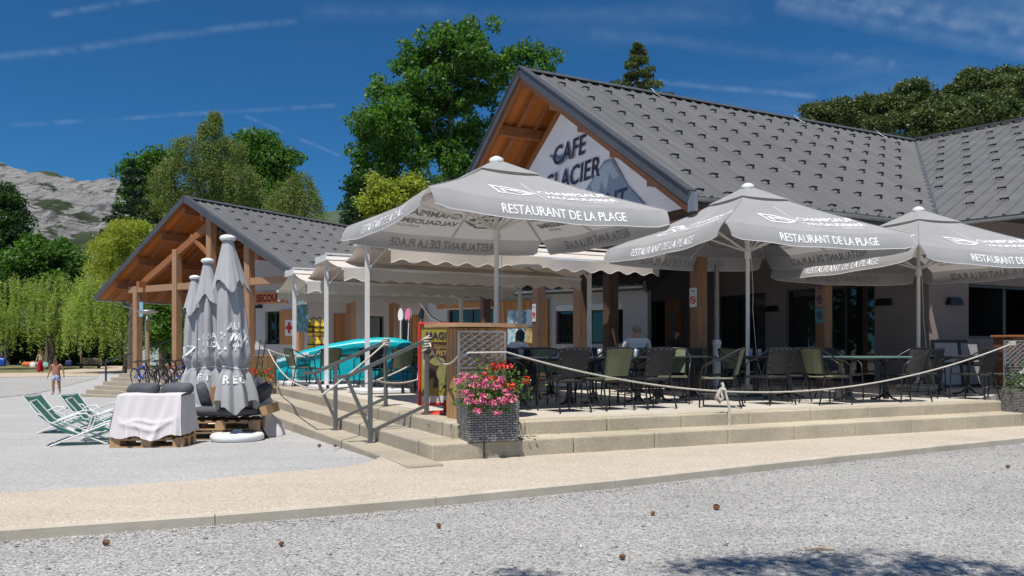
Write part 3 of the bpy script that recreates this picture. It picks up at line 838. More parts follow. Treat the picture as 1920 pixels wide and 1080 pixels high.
# mountain print: x to the right as seen, z
flat(mb, [(-2.6, 4.6), (-1.9, 5.5), (-1.2, 5.75), (-.5, 5.5), (.1, 5.3), (.9, 5.2), (1.7, 5.7), (2.1, 5.98), (2.45, 5.98), (3.1, 5.2), (3.9, 4.5)], 0)
flat(mb, [(-.62, 6.72), (-.42, 6.62), (-.05, 6.3), (.5, 6.42), (.1, 6.6), (-.35, 6.5)], .001)
obj('mountain_print', mb, M['blue_print'], bn)
mb = MB()
flat(mb, [(1.5, 5.5), (2.1, 5.90), (2.4, 5.90), (2.75, 5.5), (2.5, 5.45), (2.35, 5.65), (2.2, 5.2), (2.0, 5.5), (1.8, 5.05)], .004)
obj('snow_print', mb, M['blue_pale'], bn); mb = MB()
flat(mb, [(-1.7, 5.8), (-1.25, 5.45), (-1.5, 5.3), (-1.75, 5.5), (-2.0, 5.3)], .004)
obj('snow_print', mb, M['blue_pale'], bn)
mb = MB()
put_text(mb, 'CAFE', .70, lambda x, y: bpt(.42 + x, 6.36 + y, .010), shear=.16, bold=.012, width=1.66)
obj('lettering', mb, M['navy'], bn); mb = MB()
put_text(mb, 'GLACIER', .70, lambda x, y: bpt(.52 + x, 5.66 + y, .010), shear=.16, bold=.012, width=2.75)
obj('lettering', mb, M['navy'], bn); mb = MB()
put_text(mb, 'RESTAURANT', .66, lambda x, y: bpt(1.0 + x, 4.70 + y, .010), shear=.16, bold=.012, width=4.1)
obj('lettering', mb, M['navy'], bn)

# ------------------------------------------------------------------ low annex, its tin roof coloured paler for sun sheen
A = thing('annex_building', 'low white annex with ribbed tin roof paled by sun glare behind the veranda posts', 'building', (S0.x, S0.y, 0), SA)
def yAN(px, x=2.3): 
    b0 = S0 + U2 * x; r = (px - 960) / 1500
    return (b0.x - b0.y * r) / (-W2.x + W2.y * r)
yl, yr = yAN(803), -18.9
a0, a1 = (2.3, yl), (2.3, yr)
def topx(a): return yl - a
mb = MB()
aops = [(yl - yAN(838), yl - yAN(925), 1.55, 2.72), (yl - yAN(1042), yl - yAN(1168), 1.52, 2.72)]
wall(mb, a0, a1, .3, 3.12, .25, aops)
wall(mb, (8, yl), (2.553, yl), .3, 4.2, .25)
obj('wall', mb, M['render'], A)
for (a, b, za, zb) in aops:
    window(A, a0, a1, a, b, za, zb, .16, 1)
mb = MB(); c = (aops[1][0] + aops[1][1]) / 2
mb.rbox((2.36, yl - c, 2.66), (.14, aops[1][1] - aops[1][0] - .01, .2), .03); obj('shutter_box', mb, M['white'], A)
mb = MB(); mb.box((2.24, (yAN(822) + yAN(925)) / 2, 2.86), (.1, abs(yAN(822) - yAN(925)), .2)); obj('timber_lintel', mb, M['shutter'], A)
mb = MB(); mb.box((2.25, (yAN(930) + yAN(1030)) / 2, 1.72), (.09, abs(yAN(930) - yAN(1030)), 2.42)); obj('timber_panel', mb, plank_mat('orange_boards', (.50, .23, .075), .11, 'Y', var=.2, seam=.6), A)
ROOF_T = 21
ex, ez = 1.63, 3.22; rx = 7.6; rzz = ez + (rx - ex) * math.tan(R(ROOF_T))
yL, yR = yAN(786, 1.63), -19.1
mb = MB(); mb.slab((ex, yR, ez), (rx, yR, rzz), (rx, yL, rzz), (ex, yL, ez), .05)
Ma = roof_frame((rx, yL, rzz), (0, -1, 0), (ex - rx, 0, ez - rzz))
SLA = math.hypot(rx - ex, rzz - ez)
ribs(mb, Ma, [(-1 if (Ma.to_3x3() @ Vector((1, 0, 0))).y > 0 else 1) * (.15 + .33 * k) for k in range(25)], lambda x: 0, lambda x: SLA)
ar = obj('roof', mb, M['roof_glare'], A)
sg = (-1 if (Ma.to_3x3() @ Vector((1, 0, 0))).y > 0 else 1)
for row in range(3):
    for k in range(9):
        x = sg * (.4 + .95 * k + (.45 if row % 2 else 0)); s = SLA - .18 - row * .95
        if abs(x) < 8: 
            o = bpy.data.objects.new('snow_guard', GUARD); COL.objects.link(o); o.parent = ar; o.matrix_local = Ma @ Matrix.Translation((x, -s, .03))
mb = MB(); gutter(mb, (ex - .06, yR, ez - .05), (ex - .06, yL, ez - .05))
for k in range(8): mb.beam((ex + .1, yL - .4 - k, ez + .06), (ex - .14, yL - .4 - k, ez - .05), .03, .012)
obj('gutter', mb, M['zinc'], A)
mb = MB(); mb.tube([(ex - .06, yL - .12, ez - .1), (ex - .06, yL - .12, ez - .3), (ex + .25, yL - .3, ez - .75), (2.2, yL - .55, ez - .95), (2.2, yL - .55, .55)], .05, 10); obj('downpipe', mb, M['zinc'], A)
mb = MB(); mb.beam((ex - .1, yR - .06, ez - .08), (rx, yR - .06, rzz - .06), .08, .34); obj('barge_board', mb, M['trim'], A)
mb = MB(); mb.beam((ex - .1, yL + .06, ez - .08), (rx, yL + .06, rzz - .06), .08, .34); obj('barge_board', mb, M['trim'], A)
mb = MB(); mb.box((ex + .04, (yL + yR) / 2, ez - .11), (.03, yL - yR, .12)); obj('eave_fascia', mb, M['trim'], A)

# ------------------------------------------------------------------ timber shelter on the left
H = thing('shelter_building', 'open timber porch building with grey metal gable roof and first aid room', 'building', (S0.x, S0.y, 0), SA)
HZ = 7.41; ly, lz = 6.37, HZ - .59 * 6.37; ry, rz_ = -6.9, HZ - .535 * 6.9; XL = 12.0
mb = MB()
mb.slab((0, 0, HZ), (0, ry, rz_), (XL, ry, rz_), (XL, 0, HZ), .05)
dwn = Vector((0, ry, rz_ - HZ)); SLS = dwn.length
Ms = roof_frame((0, 0, HZ), (1, 0, 0), dwn)
ribs(mb, Ms, [.2 + .36 * k for k in range(33)], lambda x: 0, lambda x: SLS)
hr = obj('roof', mb, M['roof'], H)
mb = MB(); mb.slab((0, 0, HZ), (XL, 0, HZ), (XL, ly, lz), (0, ly, lz), .05); obj('rear_roof', mb, M['roof'], H)
spots = []
for row in range(7):
    s = .95 + .98 * row; x = .9 + (.36 if row % 2 else 0)
    while x < XL - .3:
        if s < SLS - .3: spots.append(Ms @ Matrix.Translation((x, -s, .03)))
        x += .72
put_guards(hr, spots)
mb = MB()
for sy, e, z in ((-1, ry, rz_), (1, ly, lz)):
    k = (z - HZ) / abs(e)
    mb.slab((-.06, 0, HZ + .075), (XL, 0, HZ + .075), (XL, sy * .2, HZ + .075 + .2 * k), (-.06, sy * .2, HZ + .075 + .2 * k), .02)
obj('ridge_cap', mb, M['trim'], H)
mb = MB()
for e, z in ((ry, rz_), (ly, lz)):
    mb = MB(); mb.beam((-.03, 0, HZ - .04), (-.03, e * 1.008, z - .05), .05, .23); mb.beam((.05, 0, HZ + .09), (.05, e, z + .08), .2, .03); obj('barge_board', mb, M['trim'], H)
mb = MB()
mb.slab((0, ly, lz - .075), (XL, ly, lz - .075), (XL, 0, HZ - .075), (0, 0, HZ - .075), .025)
mb.slab((0, 0, HZ - .075), (XL, 0, HZ - .075), (XL, ry, rz_ - .075), (0, ry, rz_ - .075), .025)
obj('soffit', mb, M['soffit'], H)
for y in (-5.9, -4.2, -2.5, -.9, .25, 1.8, 3.4, 5.0):
    z = HZ - (.59 if y > 0 else .535) * abs(y) - .33
    mb = MB(); mb.box((.12 + 4.5, y, z), (9, .18, .28)); obj('purlin', mb, M['beam'], H)
mb = MB()
for x in (.7, 1.6, 2.5, 3.4, 4.3, 5.2, 6.1):
    mb.beam((x, .1, HZ - .2), (x, ly - .1, lz - .15), .08, .11); mb.beam((x, -.1, HZ - .2), (x, ry + .1, rz_ - .15), .08, .11)
obj('rafters', mb, M['beam'], H)
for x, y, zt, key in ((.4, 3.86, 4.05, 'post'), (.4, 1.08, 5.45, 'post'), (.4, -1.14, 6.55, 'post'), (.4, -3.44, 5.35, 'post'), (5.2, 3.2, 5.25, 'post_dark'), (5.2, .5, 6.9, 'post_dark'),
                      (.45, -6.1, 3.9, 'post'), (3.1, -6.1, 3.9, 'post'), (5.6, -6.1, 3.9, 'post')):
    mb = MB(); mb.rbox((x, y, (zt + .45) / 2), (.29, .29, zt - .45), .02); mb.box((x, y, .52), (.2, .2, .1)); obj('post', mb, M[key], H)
for x in (.4, 5.2):
    mb = MB(); mb.box((x, -.66 if x < 1 else 1.5, 3.92), (.2, 10.1 if x < 1 else 4.6, .26)); obj('tie_beam', mb, M['post'], H)
    mb = MB(); mb.beam((x + .02, 3.95, 3.95), (x + .02, -1.25, 6.40), .16, .27); obj('strut', mb, M['beam'], H)
    mb = MB(); mb.beam((x, .15, 5.95), (x, -1.0, 5.1), .1, .14); obj('brace', mb, M['beam'], H)
for y in (3.2,):
    mb = MB(); mb.box((2.8, y, 4.1), (5.6, .2, .26)); obj('tie_beam', mb, M['beam'], H)
def yH(px, x=1.6):
    b0 = S0 + U2 * x; r = (px - 960) / 1500
    return (b0.x - b0.y * r) / (-W2.x + W2.y * r)
mb = MB()
h0, h1 = (1.6, -1.6), (1.6, -5.3)
ha = -1.6
hops = [(ha - yH(455), ha - yH(479), 1.55, 3.0), (ha - yH(497), ha - yH(527), 1.55, 2.85)]
wall(mb, h0, h1, .3, 3.9, .25, hops)
mb.add([(1.6, -1.6, 3.9), (1.6, -5.3, 3.9), (1.6, -5.3, HZ - .535 * 5.3 - .1), (1.6, -1.6, HZ - .535 * 1.6 - .1), (1.85, -1.6, 3.9), (1.85, -5.3, 3.9), (1.85, -5.3, HZ - .535 * 5.3 - .1), (1.85, -1.6, HZ - .535 * 1.6 - .1)],
       [(0, 3, 2, 1), (4, 5, 6, 7), (0, 4, 7, 3), (1, 2, 6, 5), (3, 7, 6, 2), (0, 1, 5, 4)])
def xS(px, y=-5.3):
    b0 = S0 + W2 * y; r = (px - 960) / 1500
    return -(b0.x - b0.y * r) / (U2.x - U2.y * r)
s0_, s1_ = (1.853, -5.3), (10.2, -5.3)
sops = [(xS(686) - 1.853, xS(720) - 1.853, .5, 2.75), (xS(748) - 1.853, xS(770) - 1.853, .5, 2.7)]
wall(mb, s0_, s1_, .3, 4.3, .25, sops)
wall(mb, (9.9, -5.303), (9.9, yl - .3), .3, 4.4, .25)
wall(mb, (11.9, -1.6), (1.85, -1.6), .3, 5.9, .25)
obj('wall', mb, M['render'], H)
for (a, b, za, zb) in hops: window(H, h0, h1, a, b, za, zb, .16, 1)
for (a, b, za, zb) in sops[:1]: window(H, s0_, s1_, a, b, za, zb, .12, 0)
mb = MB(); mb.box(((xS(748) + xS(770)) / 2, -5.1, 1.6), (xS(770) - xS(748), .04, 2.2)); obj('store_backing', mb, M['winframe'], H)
mb = MB(); mb.box(((xS(626) + xS(660)) / 2, -5.34, 1.65), (xS(660) - xS(626), .06, 2.2)); obj('shutter', mb, M['shutter'], H)
mb = MB(); mb.box(((xS(771) + xS(792)) / 2, -5.34, 1.7), (xS(792) - xS(771), .06, 2.3)); obj('shutter', mb, M['shutter'], H)
ys = (yH(527) + yH(562)) / 2
mb = MB(); mb.box((1.55, ys, 2.2), (.06, abs(yH(527) - yH(562)), 1.32)); sht = obj('shutter', mb, M['shutter'], H); sht['label'] = 'shutter with a red cross on white'
mb = MB(); mb.box((1.51, (yH(536) + yH(556)) / 2, 2.18), (.012, .46, .62)); obj('cross_panel', mb, M['white'], sht)
mb = MB(); mb.box((1.495, (yH(536) + yH(556)) / 2, 2.18), (.012, .12, .42)); mb.box((1.493, (yH(536) + yH(556)) / 2, 2.18), (.012, .36, .13))
M['red'] = mat('red_paint', (.55, .02, .02), .5, .08, 4); obj('red_cross', mb, M['red'], sht)
mb = MB(); mb.box((1.53, yH(487), 3.05), (.12, .35, .12)); obj('wall_lamp', mb, M['black_metal'], H)
mb = MB(); gutter(mb, (.05, ry - .08, rz_ - .08), (XL, ry - .08, rz_ - .08)); gutter(mb, (0, ly + .08, lz - .08), (XL, ly + .08, lz - .08)); obj('gutter', mb, M['zinc'], H)
mb = MB(); mb.tube([(1.33, ly + .08, lz - .1), (1.33, ly + .06, lz - .3), (.5, 3.15, 2.95), (.25, 2.92, 2.7), (.2, 2.9, 2.4), (.2, 2.9, .2)], .055, 10); obj('downpipe', mb, M['zinc'], H)
mb = MB(); mb.tube([(5.0, -6.98, rz_ - .15), (5.1, -6.9, rz_ - .35), (5.75, -6.35, rz_ - .5), (5.8, -6.3, .5)], .055, 10); obj('downpipe', mb, M['zinc'], H)
mb = MB(); mb.lathe([(.0, 0), (.13, 0), (.13, .3), (0, .3)], 12, Matrix.Translation((.35, -1.7, 6.0)) @ Euler((0, R(90), 0)).to_matrix().to_4x4()); obj('loudspeaker', mb, M['black_metal'], H)

# first-aid board
sg_ = thing('first_aid_sign', 'orange first aid board with dark red capital letters on white wall', 'sign', (S0.x, S0.y, 0), SA)
yc = (yH(540) + yH(425)) / 2; wd = abs(yH(540) - yH(425))
mb = MB(); mb.box((1.56, yc, 3.38), (.05, wd, .46)); obj('board', mb, mat('orange_board', (.62, .27, .12), .6, .05, 4), sg_)
mb = MB(); put_text(mb, 'POSTE DE SECOURS', .4, lambda x, y: (1.528, yc - x, 3.24 + y), bold=.02, width=wd * .9); obj('lettering', mb, mat('dark_red_print', (.22, .015, .02), .6, .05, 4), sg_)
# ------------------------------------------------------------------ parasols
def emblem(fn):
    """outlined folded-band mark drawn with bars; fn maps flat coordinates"""
    bars = [((-.30, -.16), (-.30, .16)), ((-.30, .16), (-.02, .16)), ((-.30, -.16), (-.02, -.16)), ((-.18, -.08), (-.18, .08)), ((-.18, .08), (.16, -.10)),
            ((-.02, .16), (.28, .0)), ((.28, .0), (.02, -.16)), ((-.06, .07), (.1, .07)), ((.1, .07), (.18, .0))]
    mb = MB()
    for a, b in bars:
        a, b = Vector((a[0], a[1], 0)), Vector((b[0], b[1], 0)); d = (b - a).normalized(); n = Vector((-d.y, d.x, 0)) * .022
        a2, b2 = a - d * .015, b + d * .015
        mb.add([fn(p.x, p.y) for p in (a2 - n, b2 - n, b2 + n, a2 + n)], [(0, 1, 2, 3)])
    return mb
M['seam'] = mat('seam_binding', (.24, .24, .24), .8, .1, 8)
def open_parasol(loc, rot, zr, za, label, hs=2.0, text=True):
    """loc on the floor; zr rim height and za apex height above it"""
    t = thing('parasol', label, 'parasol', loc, rot, 'open grey parasols on the terrace')
    rise = za - zr; seed = loc[0]
    def sx(k, s, q):
        """point on facet k: s across (-1..1), q from apex (0) to rim (1)"""
        sag = -.055 * math.sin(math.pi * q) - .07 * (1 - s * s) * q * q - .03 * (1 - s * s) * math.sin(math.pi * q)
        sag += .010 * q ** 3 * (math.sin(9 * s + 5 * k + seed) * math.sin(4 * q + k) + .7 * math.exp(-((abs(s) - .86) / .05) ** 2) - .6 * math.exp(-((abs(s) - .95) / .03) ** 2))
        x, y = s * q * hs, -q * hs * (1 - .018 * (1 - s * s))
        z = zr + rise * (1 - q) + sag
        c, sn = math.cos(k * math.pi / 2), math.sin(k * math.pi / 2)
        return Vector((x * c - y * sn, x * sn + y * c, z))
    mb = MB(); VD = .27
    for k in range(4):
        mb.grid(lambda a, b: sx(k, -1 + 2 * a, .03 + .97 * b), 44, 16)
        c, sn = math.cos(k * math.pi / 2), math.sin(k * math.pi / 2)
        def vl(a, b, k=k, c=c, sn=sn):
            s = (-1 + 2 * a) * (1 - .022 * b)
            p = sx(k, -1 + 2 * a, 1.0)
            e = min(1, (1 - abs(-1 + 2 * a)) / .035)
            d = VD * b * (.86 + .14 * math.sqrt(max(e, 0)))
            flare = -.03 * math.sin(b * math.pi * .8) + .012 * math.sin(a * 23 + k) * b - .10 * b
            q = Vector((s * hs, -hs * (1 - .018 * (1 - s * s)) + flare, 0))
            return (q.x * c - q.y * sn, q.x * sn + q.y * c, p.z - d)
        mb.grid(vl, 40, 5)
    cn = obj('canopy', mb, M['canopy'], t)
    mb = MB()                                           # white piping along the hem
    for k in range(4):
        c, sn = math.cos(k * math.pi / 2), math.sin(k * math.pi / 2)
        pts = []
        for i in range(21):
            s = -1 + 2 * i / 20; p = sx(k, s, 1.0)
            q = Vector((s * .978 * hs, -hs * (1 - .018 * (1 - s * s)) - .118 + .012 * math.sin((s + 1) / 2 * 23 + k), 0)); pts.append((q.x * c - q.y * sn, q.x * sn + q.y * c, p.z - VD + (.035 if abs(s) > .99 else -.004)))
        mb.tube(pts, .006, 5)
    obj('hem_piping', mb, M['white'], cn)
    mb = MB()                                           # seams along the hips and below the vent
    for k in range(4):
        mb.tube([sx(k, 1, .05 + .95 * i / 14) + Vector((0, 0, .002)) for i in range(15)], .0065, 5)
    obj('seams', mb, M['seam'], cn)
    mb = MB()                                           # vent cap
    for k in range(4):
        mb.grid(lambda a, b: sx(k, -1 + 2 * a, .02 + .25 * b) + Vector((0, 0, .035 + .02 * (1 - (2 * a - 1) ** 2) * b)), 8, 4)
    obj('vent', mb, M['canopy'], cn)
    mb = MB(); mb.lathe([(.11, -.02), (.115, .03), (.08, .055), (.04, .075), (0, .08)], 16, Matrix.Translation((0, 0, za + .0))); obj('finial', mb, M['white'], t)
    mb = MB(); mb.tube([(0, 0, .05), (0, 0, za - .02)], .036, 14); pl = obj('pole', mb, M['pole'], t)
    zrun = zr - .17
    mb = MB(); mb.tube([(0, 0, zrun - .14), (0, 0, zrun + .06)], .058, 14); obj('runner', mb, M['pole'], t)
    for k in range(8):
        ang = k * math.pi / 4 + math.pi / 4
        L = hs * (math.sqrt(2) if k % 2 == 0 else 1) * .985
        e = Vector((math.cos(ang) * L, math.sin(ang) * L, zr + .015 - .045 - (.07 if k % 2 else 0)))
        a = Vector((math.cos(ang) * .1, math.sin(ang) * .1, za - .14))
        m = a.lerp(e, .52); m.z -= .03
        mb = MB(); mb.beam(a, m, .022, .035); mb.beam(m, e, .022, .035); rb = obj('rib', mb, M['pole'], t)
        mb = MB(); mb.beam((math.cos(ang) * .05, math.sin(ang) * .05, zrun), m, .02, .03); obj('strut', mb, M['pole'], rb)
    mb = MB(); mb.tube([(.05, -.04, zrun - .1), (.08, -.05, zrun - .8), (.07, -.05, 1.6), (.12, -.1, .7), (.25, -.2, .08)], .006, 6); obj('cord', mb, M['rope'], t)
    mb = MB(); mb.lathe([(.40, 0), (.43, .03), (.43, .09), (.38, .13), (.1, .135), (.07, .2), (.045, .21)], 24); obj('base', mb, M['cast_pale'] if False else M['kerb'], t)
    if text:
        for k in range(4):
          for part in (0, 1):
            mb = MB(); mi = MB()
            c, sn = math.cos(k * math.pi / 2), math.sin(k * math.pi / 2)
            def onval(x, y, off=.012, k=k, c=c, sn=sn):
                s = x / hs; p = sx(k, s, 1.0)
                b = (-y) / VD
                flare = -.03 * math.sin(b * math.pi * .8) + .012 * math.sin((s + 1) / 2 * 23 + k) * b - .10 * b
                q = Vector((s * hs, -hs * (1 - .018 * (1 - s * s)) + flare - off, 0))
                return (q.x * c - q.y * sn, q.x * sn + q.y * c, p.z + y)
            def onfac(x, y, off=.010, k=k):
                q = 1 - .085 - y / (hs * 1.06)
                p = sx(k, x / (q * hs), q)
                n = Vector((0, -rise, hs)).normalized() * off
                c, sn = math.cos(k * math.pi / 2), math.sin(k * math.pi / 2)
                return p + Vector((n.x * c - n.y * sn, n.x * sn + n.y * c, n.z))
            for tgt, o1 in ((mb, 1), (mi, -1)):
                if part == 0:
                    put_text(tgt, 'RESTAURANT DE LA PLAGE', .195, lambda x, y: onval(x + .12, y - .205, .0055 * o1), bold=.002, width=2.0); continue
                put_text(tgt, 'CHAMPSAUR', .21, lambda x, y: onfac(x + .05, y + .43, .0055 * o1), bold=.006, align='LEFT', width=1.2)
                put_text(tgt, 'VALGAUDEMAR', .185, lambda x, y: onfac(x + .05, y + .20, .0055 * o1), bold=.006, align='LEFT', width=1.25)
                put_text(tgt, "ALPES-SUD", .09, lambda x, y: onfac(x + .7, y + .08, .0055 * o1), align='LEFT')
                e = emblem(lambda x, y: onfac(x * 1.1 - .36, y * 1.1 + .40, .0055 * o1)); tgt.add(e.v, e.f)
            obj('lettering', mb, M['letter'], cn); obj('show_through', mi, M['letter_in'], cn)
    return t
def rt(deg): return UA + R(deg)
open_parasol((-.248, 12.8, TZ), rt(0), 2.94, 3.86, 'open grey parasol nearest the wicker flower planter', hs=1.9)
open_parasol((4.32, 14.66, TZ), rt(-6), 2.82, 3.82, 'open grey parasol whose pole stands behind the hanging rope knot', hs=1.88)
open_parasol((8.28, 16.3, TZ), rt(-9), 2.66, 3.68, 'open grey parasol standing farthest along the terrace')

def closed_parasol(loc, rot, h, label, seed, lean=(0, 0), wide=1.0, marks=()):
    rng = random.Random(seed)
    t = thing('closed_parasol', label, 'parasol', loc, rot, 'closed grey parasols by the lounge')
    ph = [rng.uniform(0, 6.28) for _ in range(6)]
    top = h - .05
    def fold(z, th, k=1.0):
        return 1 + k * (.17 * math.cos(7 * th + ph[0] + .8 * math.sin(z * 2)) + .10 * abs(math.cos(6.5 * th + ph[1])) + .09 * math.cos(3 * th + ph[2] + z) + .04 * math.cos(19 * th + ph[4]))
    # lower bundle: top to tie to hem
    def prof(z):
        u = (top - z) / top
        pts = [(0, .05), (.12, .13), (.2, .16), (.33, .20), (.5, .225), (.58, .235), (.635, .17), (.67, .22), (.76, .29), (.83, .32), (.9, .33)]
        for (a, ra), (b, rb) in zip(pts, pts[1:]):
            if u <= b: return (ra + (rb - ra) * (u - a) / (b - a)) * wide
        return pts[-1][1] * wide
    def rad(z, th):
        u = (top - z) / top
        k = min(1.25, .35 + u * 1.2)
        if .6 < u < .66: k *= .5
        return prof(z) * fold(z, th, k)
    def off(z): f = z / h; return Vector((lean[0] * f, lean[1] * f, 0))
    NT = 72; NZ = 40; mb = MB()
    def hem(th): return top * .17 + .07 * math.cos(3 * th + ph[3]) + .035 * math.cos(8 * th + ph[4])
    def fn(a, b):
        th = 2 * math.pi * a; z1 = hem(th); z = top + (z1 - top) * b
        r = rad(z, th); o = off(z)
        return (o.x + r * math.cos(th), o.y + r * math.sin(th), z)
    mb.grid(fn, NT, NZ)
    cn = obj('canopy', mb, M['canvas_folded'], t)
    mb = MB()                                            # loose top flap with a flared, wavy hem
    fz = top * .765
    def fl(a, b):
        th = 2 * math.pi * a; zb = fz + .085 * math.cos(4 * th + ph[5]) - .02 * math.cos(8 * th + ph[2])
        z = top + .02 + (zb - top) * b
        r = (.085 + .19 * b ** 1.1 * (1 + .26 * math.cos(4 * th + ph[5] + math.pi) + .06 * math.cos(8 * th) + .05 * b * math.cos(15 * th))) * wide
        o = off(z); return (o.x + r * math.cos(th), o.y + r * math.sin(th), z)
    mb.grid(fl, 72, 14)
    obj('top_flap', mb, M['canvas_folded'], cn)
    zt = top * .365
    mb = MB(); mb.tube([Vector(off(zt)) + Vector((rad(zt, q) * 1.03 * math.cos(q), rad(zt, q) * 1.03 * math.sin(q), zt + .02 * math.sin(q * 2))) for q in [2 * math.pi * i / 36 for i in range(36)]], .012, 6, closed=True)
    obj('tie_strap', mb, M['white'], cn)
    mb = MB()
    def wrap(x, y, th0, z0):
        z = z0 + y; th = th0 + x / .25
        r = rad(z, th) * 1.02 + .008; o = off(z); return (o.x + r * math.cos(th), o.y + r * math.sin(th), z)
    vs, fs = [], []
    def wt(body, size, th0, z0, k=1.0):
        for ch_i, ch in enumerate(body):
            if ch == ' ': continue
            vs, fs = text_geo(ch, size, 0, .004, 'CENTER')
            mb.add([wrap(v.x + ch_i * size * .72, v.y, th0, z0) for v in vs], fs)
    base_th = -math.pi / 2 - rot
    for kind, val, size, dth, hz in marks:
        if kind == 'text': wt(val, size, base_th + dth, top * hz)
        else:
            e = emblem(lambda x, y: wrap(x * size * math.cos(val) - y * size * math.sin(val), x * size * math.sin(val) + y * size * math.cos(val), base_th + dth, top * hz)); mb.add(e.v, e.f)
    obj('lettering', mb, M['letter'], cn)
    mb = MB(); o = off(h); mb.lathe([(.10, -.03), (.115, 0), (.10, .03), (.05, .05), (0, .055)], 18, Matrix.Translation((o.x, o.y, h - .02))); obj('finial', mb, M['white'], t)
    mb = MB(); mb.tube([(0, 0, .08), off(h)], .038, 12); obj('pole', mb, M['white_steel'], t)
    mb = MB(); mb.tube([(off(.7).x, 0, top * .2), (off(.7).x, 0, top * .34)], .07, 12); obj('sleeve', mb, M['white'], t)
    mb = MB(); mb.lathe([(.34, 0), (.37, .03), (.37, .085), (.34, .11), (.08, .12), (.06, .16), (.04, .165)], 28); obj('base', mb, M['white'], t)
    return t
def gp(px, Y): x = at(px, Y); return (x, Y, gz(x, Y))
closed_parasol(gp(445, 11.5), .3, 2.92, 'tallest of the closed grey parasols, on a round white base beside the pallet seat', 1, (-.13, .0), .82, (('mark', .4, .8, -.35, .50), ('text', 'AU', .15, .25, .555), ('text', 'EM', .15, .25, .50), ('text', 'ALPES', .06, .35, .47), ('text', 'REG', .16, -.1, .29), ('mark', 1.2, .6, 1.1, .5)))
closed_parasol(gp(400, 14.2), 1.2, 2.95, 'middle of the three closed grey parasols, behind the pallet seat', 2, (-.14, 0), .84, (('mark', .9, .85, -.75, .50), ('text', 'SA', .14, .3, .54), ('text', 'UDE', .13, .3, .49), ('text', 'REST', .15, -1.2, .29)))
closed_parasol(gp(364, 16.6), 2.2, 2.95, 'closed grey parasol farthest from the white base, beside the bicycles', 5, (-.07, 0), .84, (('mark', .2, .8, -.5, .5), ('text', 'M', .15, -1.0, .33)))

# ------------------------------------------------------------------ awnings
def awning(pl, pr, zl, label):
    """free standing double awning on a post at each end; pl and pr are floor points"""
    c = Vector((pl[0], pl[1], TZ)); d = Vector((pr[0] - pl[0], pr[1] - pl[1], 0)); L = d.length
    ang = math.atan2(d.y, d.x)
    t = thing('awning', label, 'awning', c, ang, 'free standing beige awnings over the terrace')
    zt = zl - TZ
    for x in (0, L):
        mb = MB(); mb.box((x, 0, zt / 2 + .04), (.075, .075, zt - .08)); p = obj('post', mb, M['white_steel'], t)
        mb = MB()
        for y in (-.42, .42): mb.rbox((x + (.22 if x == 0 else -.22), y * .62, .045), (.98, .46, .075), .015)
        for sx_, sy_ in ((-.24, -.3), (.7, -.3), (-.24, .3), (.7, .3)):
            pass
        obj('base_slab', mb, M['white'], p)
        mb = MB()
        for y in (-.5, .5): 
            for xx in (-.1, .55): mb.box((x + (xx if x == 0 else -xx), y, .055), (.05, .05, .11))
        obj('base_clamp', mb, M['black_metal'], p)
        mb = MB(); mb.beam((x, 0, zt - .55), (x + (.42 if x == 0 else -.42), 0, zt - .08), .03, .03); obj('brace', mb, M['white_steel'], p)
    x0, x1 = -.12, L + .75
    mb = MB(); mb.rbox(((x0 + x1) / 2, 0, zt + .02), (x1 - x0, .2, .13), .02); obj('housing', mb, M['white_steel'], t)
    mb = MB()
    for xx in (x0 - .012, x1 + .012):
        mb.add([(xx, -.45, zt - .05), (xx, .45, zt - .05), (xx, .45, zt + .085), (xx, -.45, zt + .085), (xx + .02, -.45, zt - .05), (xx + .02, .45, zt - .05), (xx + .02, .45, zt + .085), (xx + .02, -.45, zt + .085)],
               [(0, 3, 2, 1), (4, 5, 6, 7), (0, 1, 5, 4), (1, 2, 6, 5), (2, 3, 7, 6), (3, 0, 4, 7)])
    mb.box(((x0 + x1) / 2, -.40, zt + .1), (x1 - x0, .1, .022)); mb.box(((x0 + x1) / 2, .40, zt + .1), (x1 - x0, .1, .022))
    obj('housing_end', mb, M['white_steel'], t)
    OUT = 1.6; DR = .36
    for s in (-1, 1):
        mb = MB()
        mb.grid(lambda a, b: (x0 + .05 + (x1 - x0 - .1) * a, s * (.1 + (OUT - .1) * b), zt + .06 - DR * b - .05 * math.sin(math.pi * b)), 30, 8)
        nsc = 14
        mb.grid(lambda a, b: (x0 + .05 + (x1 - x0 - .1) * a, s * (OUT + .03 + .015 * math.sin(a * 17) * b), zt + .06 - DR - .012 - b * (.215 + .035 * math.cos(2 * math.pi * nsc * a))), nsc * 8, 3)
        fb = obj('fabric', mb, M['awning'], t)
        mb = MB(); mb.tube([(x0 + .05 + (x1 - x0 - .1) * a / 112, s * (OUT + .03 + .015 * math.sin(a / 112 * 17)), zt + .06 - DR - .012 - (.217 + .035 * math.cos(2 * math.pi * nsc * a / 112))) for a in range(113)], .005, 4)
        obj('scallop_piping', mb, M['white'], fb)
        mb = MB(); mb.rbox(((x0 + x1) / 2, s * OUT, zt + .045 - DR), (x1 - x0 - .04, .06, .07), .012); obj('front_bar', mb, M['white_steel'], t)
        for xa, xb in ((.5, 1.45), (L - .1, L - 1.05)):
            mb = MB(); mb.beam((xa, s * .12, zt - .06), (xb, s * .95, zt - .21), .05, .06); mb.beam((xb, s * .95, zt - .21), (xa + (.1 if xa < xb else -.1), s * (OUT - .04), zt - DR + .03), .045, .055)
            obj('arm', mb, M['white_steel'], t)
    return t
awning((-2.83, 15.64), (1.74, 18.0), 3.45, 'beige scalloped awning nearest the stair handrails, half under the parasol')
awning((-3.97, 17.1), (.19, 19.25), 3.25, 'beige scalloped awning between the two others')
